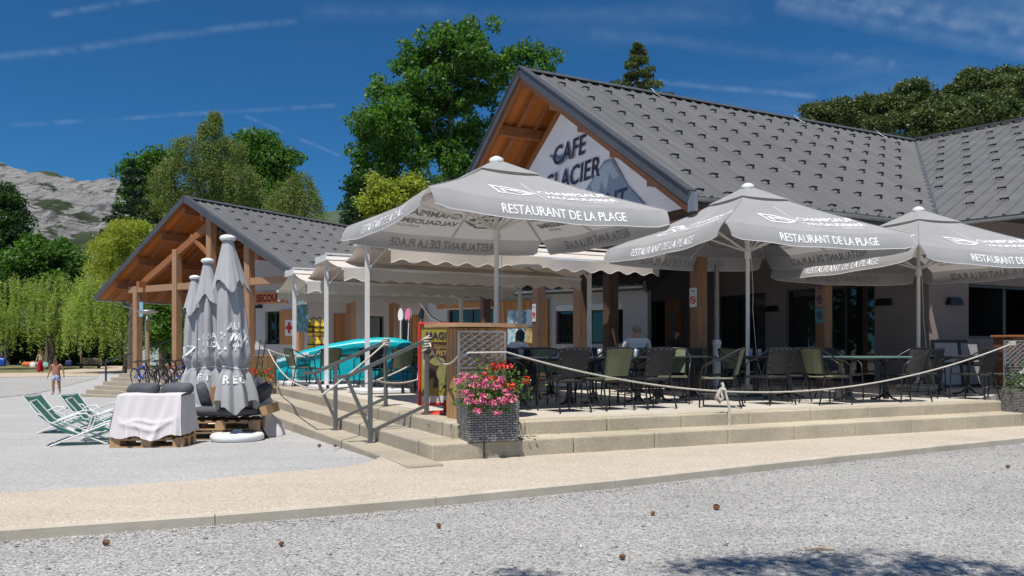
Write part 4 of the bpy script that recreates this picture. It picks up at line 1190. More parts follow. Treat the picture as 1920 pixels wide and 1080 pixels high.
awning((-5.17, 19.0), (-1.33, 20.98), 3.14, 'beige scalloped awning nearest the first aid room')

# ------------------------------------------------------------------ chairs and tables
def make_chair(fab, label, loc, rot, group='terrace armchairs'):
    t = thing('armchair', label, 'chair', loc, rot, group)
    fm = M[fab]
    mb = MB()
    mb.grid(lambda a, b: ((a - .5) * .45, -.21 + .44 * b, .435 - .028 * math.sin(math.pi * a) - .01 * math.sin(math.pi * b)), 8, 6)
    mb.box((0, .235, .425), (.44, .02, .03))
    obj('seat', mb, fm, t)
    mb = MB()
    def bk(a, b, o=0): 
        w = .205 + .03 * b
        return ((a - .5) * 2 * w, -.215 - .10 * b - .05 * math.sin(math.pi * a) - o, .475 + .37 * b + .012 * math.sin(math.pi * a) * b)
    mb.grid(lambda a, b: bk(a, b), 8, 6); mb.grid(lambda a, b: bk(1 - a, b, .012), 8, 6)
    for a in (.03, .97):
        for b in (.06, .36, .66, .94):
            p = bk(a, b, .014); mb.box(p, (.012, .010, .012), None, 1)
    for a in (.2, .4, .6, .8): mb.box(bk(a, .985, .014), (.012, .010, .012), None, 1)
    obj('backrest', mb, [fm, M['zinc']], t)
    for s in (-1, 1):
        mb = MB(); mb.tube([(s * .255, .25, 0), (s * .25, .235, .43), (s * .268, .20, .60), (s * .285, .10, .665), (s * .285, -.05, .70), (s * .265, -.2, .785), (s * .235, -.315, .85)], .0125, 7); obj('armrest', mb, M['black_metal'], t)
        mb = MB(); mb.tube([(s * .245, -.34, 0), (s * .228, -.235, .40), (s * .212, -.225, .46), (s * .24, -.325, .855)], .0125, 7); obj('rear_leg', mb, M['black_metal'], t)
    mb = MB()
    mb.tube([(-.24, -.325, .855), (-.12, -.362, .868), (0, -.373, .872), (.12, -.362, .868), (.24, -.325, .855)], .0125, 7); obj('top_bar', mb, M['black_metal'], t); mb = MB()
    mb.tube([(-.225, -.225, .42), (-.235, .23, .42)], .011, 6); mb.tube([(.225, -.225, .42), (.235, .23, .42)], .011, 6); mb.tube([(-.23, .235, .41), (.23, .235, .41)], .011, 6); mb.tube([(-.225, -.22, .41), (.225, -.22, .41)], .011, 6)
    obj('seat_frame', mb, M['black_metal'], t)
    for s in (-1, 1): mb = MB(); mb.tube([(s * .25, .24, .2), (s * .24, -.28, .2)], .007, 5); obj('side_bar', mb, M['black_metal'], t)
    return t
FIRST = {}
def chair(x, y, face, fab, label):
    """face: world heading (radians) the sitter looks along"""
    rot = face - math.pi / 2
    if fab not in FIRST:
        FIRST[fab] = make_chair(fab, label, (x, y, TZ), rot); return FIRST[fab]
    return dup(FIRST[fab], (x, y, TZ), rot, label)
def make_table(top, label, loc, rot, L=1.2, Wd=.7):
    t = thing('table', label, 'table', loc, rot, 'terrace tables')
    mb = MB(); mb.rbox((0, 0, .725), (L, Wd, .03), .01); obj('tabletop', mb, M[top], t)
    mb = MB(); mb.box((0, 0, .695), (L - .1, .04, .03)); obj('underframe', mb, M['black_metal'], t)
    for x in (-L / 2 + .2, L / 2 - .2):
        mb = MB()
        mb.tube([(x - .03, 0, .05), (x - .03, 0, .62), (x - .03, .06, .66), (x - .03, .2, .7)], .016, 7)
        mb.tube([(x + .03, 0, .05), (x + .03, 0, .62), (x + .03, -.06, .66), (x + .03, -.2, .7)], .016, 7)
        for s in (-1, 1): mb.tube([(x, s * .01, .16), (x, s * .12, .06), (x, s * .24, .025), (x, s * .31, .03)], .017, 7)
        mb.box((x, 0, .12), (.09, .05, .16))
        obj('leg', mb, M['black_metal'], t)
    return t
FT = {}
def table(x, y, rot, top, label):
    if top not in FT:
        FT[top] = make_table(top, label, (x, y, TZ), rot); return FT[top]
    return dup(FT[top], (x, y, TZ), rot, label)
aU = UA; aW = UA + math.pi / 2
B1 = Vector((.70, 11.02, 0))
def row(o, du, dw): p = o + U * du + W * dw; return p.x, p.y
# front row, seen from behind
chair(*row(B1, 0, .0), aW, 'sling_black', 'black armchair just right of the flower planter, back to the path')
chair(*row(B1, .74, .04), aW + .06, 'sling_olive', 'olive armchair between two black ones at the front table')
chair(*row(B1, 1.46, .0), aW - .04, 'sling_black', 'black armchair at the right end of the front table, back to the path')
chair(*row(B1, 1.98, .95), aW + .5, 'sling_olive', 'olive armchair half behind the small green table corner')
chair(*row(B1, -.05, 1.38), aW + math.pi + .1, 'sling_black', 'black armchair across the front table from the planter side')
chair(*row(B1, .7, 1.45), aW + math.pi, 'sling_olive', 'olive armchair across the middle of the front table')
chair(*row(B1, 1.5, 1.42), aW + math.pi - .1, 'sling_black', 'black armchair across the right end of the front table')
chair(*row(B1, -.62, .62), aU + .1, 'sling_black', 'black armchair at the head of the front table beside the bar')
table(*row(B1, .12, .68), aU, 'table_dark', 'dark table behind the wicker flower planter')
table(*row(B1, 1.36, .68), aU, 'table_dark', 'dark table with water glasses left of the rope knot')
# second group
chair(3.06, 11.85, aW + .75, 'sling_olive', 'olive armchair beside the rope knot, seat turned to the left')
chair(2.55, 12.75, aW + 2.5, 'sling_olive', 'olive armchair facing the rope knot chair across a corner')
table(2.72, 13.3, aU + .1, 'table_dark', 'dark table behind the olive chair with the rope knot')
chair(3.35, 13.75, aW + 3.3, 'sling_black', 'black armchair left of the middle parasol pole, facing the path')
chair(4.02, 12.55, aW - .1, 'sling_black', 'black armchair in front of the middle parasol base')
chair(4.5, 13.2, aW + .1, 'sling_black', 'black armchair in deep shade right of the middle parasol pole')
table(4.55, 13.95, aU, 'table_dark', 'dark table with tumblers between the middle parasol and the timber post')
chair(5.1, 14.7, aW + 3.1, 'sling_black', 'black armchair under the stickered post')
chair(4.35, 14.75 + .55, aW + 3.2, 'sling_olive', 'olive armchair deep in shade behind the middle parasol pole')
chair(4.93, 12.50, aU - .18, 'sling_olive', 'olive armchair in profile facing right toward the green table')
table(5.75, 12.95, aU - .1, 'table_green', 'green table on its own between two facing armchairs')
chair(6.42, 13.12, aU + math.pi - .25, 'sling_black', 'black armchair facing left at the green table')
chair(5.65, 13.75, aW + math.pi, 'sling_black', 'black armchair behind the green table')
# third group
chair(7.28, 14.25, aW + .35, 'sling_black', 'black armchair against the far parasol pole')
table(8.05, 14.55, aU, 'table_dark', 'dark table in front of the framed menu boards')
chair(7.95, 13.82, aW + .1, 'sling_black', 'black armchair at the dark table, left of the two near the end planter')
chair(8.62, 14.05, aW + .45, 'sling_black', 'black armchair nearest the planter at the end of the terrace')
chair(7.9, 15.3, aW + math.pi, 'sling_black', 'black armchair facing the path before the menu boards')
# inner row near the diners
table(2.75, 16.6, aU, 'table_dark', 'dark table where the man in white sits')
table(4.25, 17.2, aU, 'table_dark', 'dark table near the door with the open timber leaf')
chair(2.2, 16.0, aW, 'sling_black', 'black armchair at the inner table beside the awning post')
chair(3.6, 16.45, aW, 'sling_olive', 'olive armchair at the inner table in front of the downpipe')
chair(4.6, 16.75, aW + .1, 'sling_black', 'black armchair at the inner table behind the downpipe')
table(.35, 14.2, aU, 'table_dark', 'dark table behind the wooden bar in the parasol shade')
chair(.1, 13.6, aW, 'sling_black', 'black armchair behind the wooden bar with its back to it')
chair(1.05, 14.0, aW + .1, 'sling_black', 'black armchair two steps behind the flower planter trellis')
# left group under the awnings
table(-2.35, 17.25, aU, 'table_green', 'green table under the awning beside the stair handrails')
table(-3.65, 18.3, aU, 'table_green', 'green table before the turquoise inflatable board')
table(-1.1, 17.6, aU, 'table_green', 'green table behind the red framed sign')
chair(-2.30, 15.95, aW + .1, 'sling_olive', 'olive armchair beside the handrail post, back to the steps')
chair(-1.65, 16.35, aW, 'sling_olive', 'olive armchair partly behind the red framed sign')
chair(-3.0, 16.9, aW + .2, 'sling_black', 'black armchair between the awning posts')
chair(-2.05, 18.05, aW + math.pi, 'sling_olive', 'olive armchair facing the steps in front of the board')
chair(-4.15, 17.75, aW + .2, 'sling_olive', 'olive armchair nearest the far end of the steps')
chair(-4.9, 18.6, aU + .2, 'sling_olive', 'olive armchair beside the farthest awning post')
chair(-3.3, 19.0, aW + math.pi, 'sling_black', 'black armchair against the turquoise board')
chair(-1.15, 16.85, aW - .2, 'sling_black', 'black armchair behind the red framed sign')

# tumblers and napkins
M['clear'] = mat('clear_glass', (.30, .32, .33), .08, .1, 5, spec=.8)
tm = None
def tumbler(x, y, label):
    global tm
    if tm is None:
        mb = MB(); mb.lathe([(.028, 0), (.036, .115), (.032, .115), (.025, .01)], 12)
        tm = obj('tumbler', mb, M['clear']); tm.location = (x, y, TZ + .741); tag(tm, label, 'glass', 'glasses on the terrace tables'); return
    o = tm.copy(); COL.objects.link(o); o.location = (x, y, TZ + .741); o['label'] = label
for i, (du, dw) in enumerate(((-.3, .66), (.95, .52), (1.12, .55), (1.25, .75), (1.62, .55), (1.78, .72), (.45, .8))):
    tumbler(*row(B1, du, dw), 'upturned clear tumbler on the dark tables by the planter')
for x, y in ((4.3, 13.9), (4.55, 13.95), (4.65, 13.98), (4.8, 14.1), (4.1, 13.75)):
    tumbler(x, y, 'clear tumbler on the dark table before the timber post')
for i, (du, dw, l) in enumerate(((.35, .6, 'white folded paper menu on the dark table nearest the planter'), (1.02, .82, 'white folded paper menu beside the tumblers on the second dark table'))):
    mb = MB(); mb.add([(-.09, 0, 0), (.11, 0, 0), (.03, .02, .15), (-.02, .02, .12), (-.09, .13, 0), (.11, .13, 0)], [(0, 1, 2, 3), (5, 4, 3, 2)])
    o = obj('paper_menu', mb, M['white']); p = row(B1, du, dw); o.location = (p[0], p[1], TZ + .742); o.rotation_euler = (0, 0, .4 + i); tag(o, l, 'menu')

# ------------------------------------------------------------------ bar table, trellised planters, sign, rails, ropes
M['bar'] = plank_mat('pine_slats', (.44, .25, .115), .085, 'X', var=.28, seam=.5, grain=(9, 9, 1))
M['bar_top'] = mat('oiled_board', (.36, .21, .105), .5, .25, 3, .12, 20, stretch=(1, 7, 7), col2=(.48, .30, .16))
bt = thing('bar_table', 'tall round pine slat bar table with overhanging wooden top on the terrace corner', 'bar table', (-.46, 10.08, TZ), UA - .35)
mb = MB(); nsl = 20
for k in range(nsl):
    a = 2 * math.pi * (k + .5) / nsl; r = .345
    mb.rbox((r * math.cos(a), r * math.sin(a), .555), (.035, 2 * math.pi * r / nsl - .004, 1.11), .004, (0, 0, a))
obj('slat_drum', mb, M['bar'], bt)
mb = MB(); mb.lathe([(0, 0.0), (.31, 0), (.31, 1.1), (0, 1.1)], 20, None, 0, False); obj('core', mb, M['post_dark'], bt)
mb = MB(); k8 = [(.66 * math.cos(R(12 + 30 * i)), .60 * math.sin(R(12 + 30 * i))) for i in range(12)]
mb.prism(k8, 1.12, 1.165); obj('top', mb, M['bar_top'], bt)

def wicker():
    m, nt, b = new_mat('grey_wicker'); N, L = nt.nodes, nt.links
    b.inputs['Roughness'].default_value = .5
    tc = N.new('ShaderNodeTexCoord'); mp = N.new('ShaderNodeMapping'); mp.inputs['Rotation'].default_value = (R(90), 0, 0); L.new(tc.outputs['UV'], mp.inputs['Vector'])
    br = N.new('ShaderNodeTexBrick'); br.inputs['Scale'].default_value = 1
    br.inputs['Color1'].default_value = (.30, .29, .285, 1); br.inputs['Color2'].default_value = (.17, .165, .163, 1); br.inputs['Mortar'].default_value = (.012, .012, .012, 1)
    br.inputs['Brick Width'].default_value = .072; br.inputs['Row Height'].default_value = .026; br.inputs['Mortar Size'].default_value = .0036; br.offset = .5
    L.new(tc.outputs['UV'], br.inputs['Vector']); L.new(br.outputs['Color'], b.inputs['Base Color'])
    bp = N.new('ShaderNodeBump'); bp.inputs['Strength'].default_value = .9; bp.inputs['Distance'].default_value = .01; bp.invert = True
    L.new(br.outputs['Fac'], bp.inputs['Height']); L.new(bp.outputs[0], b.inputs['Normal'])
    return m
M['wicker'] = wicker()
M['trellis'] = mat('trellis_steel', (.27, .27, .275), .4, .2, 6, metal=.4)
M['soil'] = mat('potting_soil', (.035, .025, .018), .95, .3, 20, .5, 40)
def box_uv(o):
    me = o.data; uvl = me.uv_layers.new(name='UVMap')
    for p in me.polygons:
        n = p.normal
        for li in p.loop_indices:
            c = me.vertices[me.loops[li].vertex_index].co
            if abs(n.z) > .7: uvl.data[li].uv = (c.x, c.y)
            elif abs(n.x) > abs(n.y): uvl.data[li].uv = (c.y, c.z)
            else: uvl.data[li].uv = (c.x, c.z)
def planter(loc, rot, label, w=.6, d=.55, h=.45, trel=True, tw=None, metal='trellis'):
    t = thing('planter', label, 'planter', loc, rot, 'wicker planters round the terrace')
    mb = MB(); f = .97
    def ring(s, z): return [(-w / 2 * s, -d / 2 * s, z), (w / 2 * s, -d / 2 * s, z), (w / 2 * s, d / 2 * s, z), (-w / 2 * s, d / 2 * s, z)]
    vs = ring(.95, .0) + ring(1.0, h) + ring(.93, h) + ring(.9, h - .1)
    fs = [(3, 2, 1, 0)]
    for k in range(3): fs += [(4 * k + i, 4 * k + (i + 1) % 4, 4 * k + 4 + (i + 1) % 4, 4 * k + 4 + i) for i in range(4)]
    mb.add(vs, fs); b = obj('basket', mb, M['wicker'], t); box_uv(b)
    mb = MB(); mb.box((0, 0, h - .08), (w * .88, d * .88, .04)); obj('soil', mb, M['soil'], t)
    if trel:
        W_ = tw or w * .92; y = d / 2 - .04; mb = MB(); H0, H1 = h - .1, h + .78
        for x in (-W_ / 2, W_ / 2): mb.box((x, y, (H0 + H1) / 2), (.026, .026, H1 - H0))
        for x in (-W_ / 4 + .01, W_ / 4 + .03): mb.box((x, y + .012, (H0 + H1) / 2), (.014, .012, H1 - H0))
        for z in (H1, H1 - .42, H1 - .47, H1 - .74, H1 - .84): mb.box((0, y, z - .01), (W_, .02, .018))
        for za, zb in ((H1 - .02, H1 - .41), (H1 - .48, H1 - .73)):
            n = 6; Hh = za - zb
            for s in (1, -1):
                for k in range(-4, 7):
                    xa = -W_ / 2 + k * W_ / 5.0; xb = xa + Hh * 1.55
                    a = Vector((xa, za if s > 0 else zb)); q = Vector((xb, zb if s > 0 else za))
                    # clip to the frame
                    def cl(p, o):
                        d_ = o - p
                        for lim, sg_ in ((-W_ / 2, 1), (W_ / 2, -1)):
                            if (p.x - lim) * sg_ < 0:
                                if abs(d_.x) < 1e-6: return None
                                u_ = (lim - p.x) / d_.x
                                if u_ > 1 or u_ < 0: return None
                                p = p + d_ * u_; d_ = o - p
                        return p
                    a2 = cl(a, q); b2 = cl(q, a)
                    if a2 is None or b2 is None or (a2 - b2).length < .03: continue
                    mb.beam((a2.x, y + .004 * s, a2.y), (b2.x, y + .004 * s, b2.y), .008, .012)
        obj('trellis', mb, M[metal], t)
    return t
PL1 = (-.28, 9.05, .335)
planter(PL1, R(17), 'grey wicker planter with steel trellis on the step corner, full of pink geraniums')
PR = Vector((8.42, 12.95, .2))
planter(PR, R(20), 'grey wicker planter at the right end of the terrace, with white flowers', .62, .6, .52, True)
PB = (-5.75, 18.3, .1)
planter(PB, R(27), 'small grey wicker planter with red flowers at the far end of the steps', .5, .5, .5, False)

M['leaf_ger'] = leaf_mat('geranium_leaf', (.035, .09, .014), (.15, .27, .05), .35)
def petal_mat(name, c1, c2):
    m, nt, b = new_mat(name); N, L = nt.nodes, nt.links
    ge = N.new('ShaderNodeNewGeometry'); cr = N.new('ShaderNodeValToRGB'); cr.color_ramp.elements[0].color = rgba(c1); cr.color_ramp.elements[1].color = rgba(c2)
    L.new(ge.outputs['Random Per Island'], cr.inputs[0]); L.new(cr.outputs[0], b.inputs['Base Color']); b.inputs['Roughness'].default_value = .6
    return m
M['pink'] = petal_mat('pink_petal', (.55, .05, .17), (.85, .28, .42)); M['scarlet'] = petal_mat('scarlet_petal', (.50, .015, .015), (.80, .06, .04)); M['whitepetal'] = petal_mat('white_petal', (.6, .58, .55), (.85, .82, .8))
def rand_quads(C, s, rng, up=.0, asp=.7):
    """one diamond leaf at each centre C (n,3) of half-size s"""
    n = len(C)
    nrm = rng.normal(size=(n, 3)); nrm[:, 2] += up; nrm /= np.linalg.norm(nrm, axis=1)[:, None]
    a = rng.normal(size=(n, 3)); a -= nrm * (a * nrm).sum(1)[:, None]; a /= np.linalg.norm(a, axis=1)[:, None]
    b = np.cross(nrm, a); s = np.asarray(s).reshape(-1, 1) * np.ones((n, 1))
    V = np.stack([C - a * s, C - b * s * asp + nrm * s * .15, C + a * s, C + b * s * asp + nrm * s * .15], 1).reshape(-1, 3)
    F = np.arange(n * 4).reshape(n, 4)
    return V, F
def flower_plant(loc, rot, label, leaves, heads, mats, seed, nleaf=900, ext=(.33, .26, .2), c=(0, 0, .12), petal=.016, lsize=.022, spill=None):
    rng = np.random.default_rng(seed)
    t = thing('geranium', label, 'flowers', loc, rot)
    P = rng.normal(size=(nleaf, 3)) * np.array(ext) * .55 + np.array(c)
    P[:, 2] = np.maximum(P[:, 2], -.02 + .0 * P[:, 2])
    if spill is not None: P = np.vstack([P, spill(rng)])
    V, F = rand_quads(P, rng.uniform(.6, 1.3, len(P)) * lsize, rng, .8, .85)
    arr_mesh('foliage', V, F, M[leaves], t)
    mb = MB()
    for (x, y, z, k) in heads: mb.tube([(x * .5, y * .5, .0), (x * .85, y * .85, z * .6), (x, y, z)], .003, 5)
    obj('stems', mb, M[leaves], t)
    for mi, key in enumerate(mats):
        hs = [h for h in heads if h[3] == mi]
        for (x, y, z, k) in hs:
            n = 40; d = rng.normal(size=(n, 3)); d /= np.linalg.norm(d, axis=1)[:, None]
            Q = np.array((x, y, z)) + d * np.array((.058, .055, .036)) * rng.uniform(.7, 1.3) * rng.uniform(.45, 1.15, (n, 1))
            V, F = rand_quads(Q, rng.uniform(.7, 1.2, n) * petal, rng, .3, .9)
            arr_mesh('flower_head', V, F, M[key], t)
    return t
rg = random.Random(5)
hd = []
for (x, y, z) in ((-.30, -.2, .3), (-.36, -.1, .24), (-.22, -.26, .2), (-.12, -.3, .2), (-.27, -.3, .08), (-.33, -.26, .12), (-.14, -.36, .08), (-.05, -.36, .0), (.0, -.38, .02), (.14, -.33, .08), (.18, -.36, .04), (.09, -.37, .03),
                  (-.22, -.39, -.07), (.0, -.4, -.1), (-.17, -.37, .02), (.07, -.22, .22), (.12, -.15, .25), (-.2, -.18, .27), (-.08, -.24, .24), (.02, -.28, .17), (.16, -.28, .12), (-.30, -.35, .03)):
    hd.append((x, y, z, 0))
for (x, y, z) in ((-.06, -.1, .3), (.0, -.16, .26), (.03, -.12, .23), (.1, .0, .4), (.18, -.0, .4), (.24, 0, .39), (.06, -.02, .37), (.14, -.1, .22), (.20, -.22, .17)): hd.append((x, y, z, 1))
sp = lambda r: np.stack([r.uniform(-.3, .22, 160), r.uniform(-.36, -.28, 160), r.uniform(-.1, .1, 160)], 1)
flower_plant((PL1[0], PL1[1], PL1[2] + .43), R(17), 'pink and red geraniums spilling over the wicker planter on the step corner', 'leaf_ger', hd, ['pink', 'scarlet'], 3, 900, (.36, .3, .24), (.02, -.02, .13), spill=sp)
mb = MB(); mb.tube([(.2, -.1, .1), (.32, -.12, .17), (.42, -.1, .22)], .005, 5)
for i in range(1):
    rng_ = np.random.default_rng(8); d = rng_.normal(size=(46, 3)); d /= np.linalg.norm(d, axis=1)[:, None]
ft = thing('geranium_sprig', 'lone red geranium head reaching out to the right of the planter', 'flowers', (PL1[0], PL1[1], PL1[2] + .43), R(17))
obj('stem', mb, M['leaf_ger'], ft)
V, F = rand_quads(np.array((.43, -.1, .235)) + d * .04, .017, rng_, .3, .9); arr_mesh('flower_head', V, F, M['scarlet'], ft)
flower_plant((PR.x, PR.y, PR.z + .5), R(20), 'white and pink geraniums in the planter at the right end of the terrace', 'leaf_ger',
             [(rg.uniform(-.34, .2), rg.uniform(-.3, 0), rg.uniform(.05, .36), 0) for _ in range(12)] + [(-.02, -.28, .2, 1), (.1, -.25, .3, 1), (.05, -.3, .12, 1)], ['whitepetal', 'pink'], 4, 800, (.36, .3, .26))
flower_plant((PB[0], PB[1], PB[2] + .48), 0, 'small orange red geraniums in the far wicker planter', 'leaf_ger',
             [(rg.uniform(-.26, .26), rg.uniform(-.25, 0), rg.uniform(.02, .42), 0) for _ in range(12)], ['scarlet'], 6, 500, (.3, .25, .26))

# ice-cream advertising stand
ad = thing('advertising_stand', 'red framed ice cream advertising stand with dark pistachio poster beside the bar table', 'sign', (at(834, 10.7), 10.7, TZ), R(10))
aw, ah = .68, 1.07
mb = MB()
for x in (-aw / 2, aw / 2): mb.rbox((x, 0, .12 + ah / 2), (.035, .06, ah), .008)
for z in (.12, .12 + ah): mb.rbox((0, 0, z), (aw + .035, .06, .035), .008)
M['red_metal'] = mat('red_powder_coat', (.62, .03, .025), .35, .08, 3, spec=.5)
obj('frame', mb, M['red_metal'], ad)
mb = MB(); mb.tube([(0, 0, .02), (0, 0, .17)], .022, 10); mb.lathe([(.30, 0), (.30, .012), (.05, .03), (.0, .03)], 20); obj('foot', mb, M['red_metal'], ad)
mb = MB(); mb.box((0, .004, .12 + ah / 2), (aw - .03, .018, ah - .03)); obj('poster', mb, mat('olive_print', (.32, .26, .035), .45, .2, 3, col2=(.40, .33, .06)), ad)
def ap(x, z, o=0): return (x, -.009 - .0015 * o, .12 + z)
def aflat(mb, pts, o): mb.add([ap(x, z, o) for x, z in pts], [tuple(range(len(pts)))])
mb = MB(); aflat(mb, [(-.27, .22), (.27, .22), (.27, .83), (-.27, .83)], 1); p_ = obj('dark_picture', mb, mat('brown_print', (.045, .026, .02), .4, .5, 7, col2=(.09, .05, .035)), ad)
mb = MB(); aflat(mb, [(-.31, .02), (.31, .02), (.31, .11), (-.31, .11)], 1); obj('white_strip', mb, M['white'], ad)
M['pistachio'] = mat('pistachio_print', (.23, .22, .075), .5, .35, 22, col2=(.34, .32, .13)); M['gold'] = mat('gold_print', (.42, .32, .11), .45, .15, 6)
mb = MB(); 
def blob(cx, cz, rx, rz_, o, n=18, ph=0): aflat(mb, [(cx + rx * math.cos(2 * math.pi * i / n) * (1 + .12 * math.sin(5 * i + ph)), cz + rz_ * math.sin(2 * math.pi * i / n)) for i in range(n)], o)
blob(-.02, .40, .085, .15, 2); blob(-.1, .57, .10, .06, 3, ph=1); blob(.12, .56, .1, .07, 2, ph=2); blob(-.21, .25, .055, .06, 3, ph=1); blob(-.06, .25, .03, .08, 3); blob(-.17, .31, .03, .04, 4)
obj('ice_cream_print', mb, M['pistachio'], ad)
mb = MB(); put_text(mb, 'MAGNUM', .13, lambda x, z: ap(x, z + .87, 2), bold=.004, width=.5); obj('heading', mb, M['navy'], ad)
mb = MB(); put_text(mb, 'Signature', .09, lambda x, z: ap(x, z + .74, 2), shear=.3, width=.32); obj('lettering', mb, M['gold'], ad); mb = MB(); put_text(mb, 'LA PISTACHE', .09, lambda x, z: ap(x, z + .65, 2), bold=.002, width=.46); obj('lettering', mb, M['gold'], ad)

# stair handrails
def handrail(lo, up, label):
    lo, up = Vector(lo), Vector(up)
    t = thing('handrail', label, 'handrail', (lo.x, lo.y, 0), 0, 'stair handrails')
    d = up - lo; dh = Vector((d.x, d.y, 0)); dl = dh.length; dh.normalize()
    o = Vector((0, 0, 0))
    z0, z1 = lo.z, up.z; H_ = .97
    pu = Vector((d.x, d.y, 0))
    s = .052
    def post(p, za, zb, name='post'):
        mb = MB(); mb.rbox((p.x, p.y, (za + zb) / 2), (s, s * 1.0, zb - za), .004, (0, 0, UA)); mb.box((p.x, p.y, za + .006), (.11, .11, .012), (0, 0, UA)); obj(name, mb, M['rail_metal'], t)
    slope = (z1 - z0) / dl
    post(o, z0, z0 + H_ - .03); post(pu, z1, z1 + H_ - .03)
    top_lo = Vector((0, 0, z0 + H_)); top_up = Vector((pu.x, pu.y, z1 + H_ + .0))
    k = (top_up - top_lo) / dl
    ext = top_lo - k * .30
    mb = MB(); mb.beam(ext, top_up + k * .05, .05, .045); obj('top_rail', mb, M['rail_metal'], t)
    tip = ext - dh * .17
    mb = MB(); mb.beam(tip, ext + dh * .02, .05, .045); obj('rail_end', mb, M['rail_metal'], t)
    mb = MB(); mb.beam(Vector((0, 0, z0 + .14)), Vector((pu.x, pu.y, z1 + .12)), .04, .04); obj('lower_rail', mb, M['rail_metal'], t)
    mb = MB(); mb.beam(ext + Vector((0, 0, -.02)), Vector((0, 0, z0 + .15)), .04, .04); obj('brace', mb, M['rail_metal'], t)
    return t
R1l = Vector((-1.79, 10.1, .17)); R1u = R1l + U * .76; R1u.z = .5
R2l = Vector((-2.57, 11.65, .17)); R2u = R2l + U * .76; R2u.z = .5
handrail(R1l, R1u, 'grey steel stair handrail nearest the red framed sign')
handrail(R2l, R2u, 'grey steel stair handrail set further up the steps')

def sag(a, b, s, n=24):
    a, b = Vector(a), Vector(b); return [a.lerp(b, i / n) - Vector((0, 0, 4 * s * (i / n) * (1 - i / n))) for i in range(n + 1)]
def coil(c, r, n, turns, h, tilt=0, rng=random.Random(1)):
    return [Vector(c) + Vector((r * math.cos(2 * math.pi * turns * i / n) * (1 + .2 * math.sin(i)), r * math.sin(2 * math.pi * turns * i / n), h * (i / n - .5))) for i in range(n + 1)]
def rope(name, paths, label, r=.0125):
    t = thing(name, label, 'rope', (0, 0, 0))
    for i, (nm, p) in enumerate(paths):
        mb = MB(); mb.tube(p, r, 7); obj(nm, mb, M['rope'], t)
    return t
# main rope along the terrace edge: rail post -> trellis -> right trellis
tr1 = Vector((PL1[0], PL1[1], 0)) + Vector((math.cos(R(17)) * -.2 - math.sin(R(17)) * .27, math.sin(R(17)) * -.2 + math.cos(R(17)) * .27, 0))
trl = Vector((at(858, 9.3), 9.3, 1.265)); trm = Vector((at(880, 9.27), 9.22, 1.31)); trr = Vector((at(950, 9.3), 9.3, 1.315)); knot = Vector((at(1352, 10.75), 10.75, EYE - (735 - 655) / 1500 * 10.75)); re = Vector((at(1897, 12.9), 12.9, 1.44))
rtop = Vector((R1u.x, R1u.y, R1u.z + .93))
pts = sag(rtop + Vector((.04, -.03, 0)), trl, .17, 14) + [trm, trm.lerp(trr, .5) + Vector((0, -.01, 0)), trr]
pts2 = sag(trr, re, .0, 50)
tot = re - trr
pp = []
for i in range(51):
    f = i / 50; q = trr.lerp(re, f); q.z = 1.315 + (1.44 - 1.315) * f - .62 * 4 * f * (1 - f); q += W * .13 * 4 * f * (1 - f); pp.append(q)
rope('barrier_rope', [('span', pts), ('long_span', pp), ('tie', coil(rtop, .05, 40, 4, .14)), ('tie', coil(re, .05, 30, 3, .06))], 'long off-white barrier rope sagging along the terrace front', .0115)
kz = pp[0]
kq = min(pp, key=lambda q: abs((q.x / q.y) - (1352 - 960) / 1500))
kn = thing('rope_knot', 'frayed off-white rope knot with hanging tail on the barrier rope', 'rope', kq)
mb = MB()
mb.tube([(.0, -.01, .12), (.02, -.02, .06), (-.05, -.03, .0), (-.09, -.03, -.1), (-.04, -.035, -.15), (.01, -.03, -.08), (-.03, -.04, .02), (.03, -.03, .03), (.05, -.02, -.02)], .022, 8)
mb.tube([(-.02, -.04, .04), (-.07, -.05, -.06), (-.03, -.05, -.12)], .02, 7)
obj('knot', mb, M['rope'], kn)
mb = MB(); rr = random.Random(2)
for k in range(5):
    o = Vector((rr.uniform(-.012, .012), rr.uniform(-.012, .012), 0)); mb.tube([Vector((.03, -.03, .02)) + o, Vector((.06, -.03, -.1)) + o, Vector((.09, -.03, -.22)) + o * 1.4, Vector((.085, -.03, -.34)) + o * 1.6, Vector((.10 + rr.uniform(-.02, .02), -.03, -.45 - rr.uniform(0, .06)))], .011, 6)
obj('tail', mb, M['rope'], kn)
# rope between the two handrails and back to the far planter
r2t = Vector((R2u.x, R2u.y, R2u.z + .95)); far = Vector((-5.55, 18.2, 1.35)); r2lo = Vector((R2l.x, R2l.y, 0)) - U * .40 + Vector((0, 0, .62))
rope('stair_rope', [('span', sag(r2t, Vector((R1l.x, R1l.y, 0)) - U * .62 + Vector((0, 0, .78)), .02)), ('span', sag(far, r2lo + Vector((0, 0, .18)), .18)), ('span', sag(r2lo + Vector((-.0, 0, .16)), r2t + Vector((.3, .5, -.35)), .12)),
     ('span', sag(Vector((R1l.x, R1l.y, .98)), Vector((R1u.x - .2, R1u.y + .9, .93)), .06)), ('tie', coil(r2t, .055, 40, 4, .12)), ('tie', coil((rtop.x - .02, rtop.y, rtop.z - .05), .045, 20, 2, .3)), ('span', sag(far, far + Vector((1.1, .35, -.1)), .12)), ('loose_end', sag(rtop + Vector((-.05, 0, -.05)), rtop + Vector((-.02, .02, -.4)), .0))],
     'off-white rope looped between the stair handrails and the far planter')
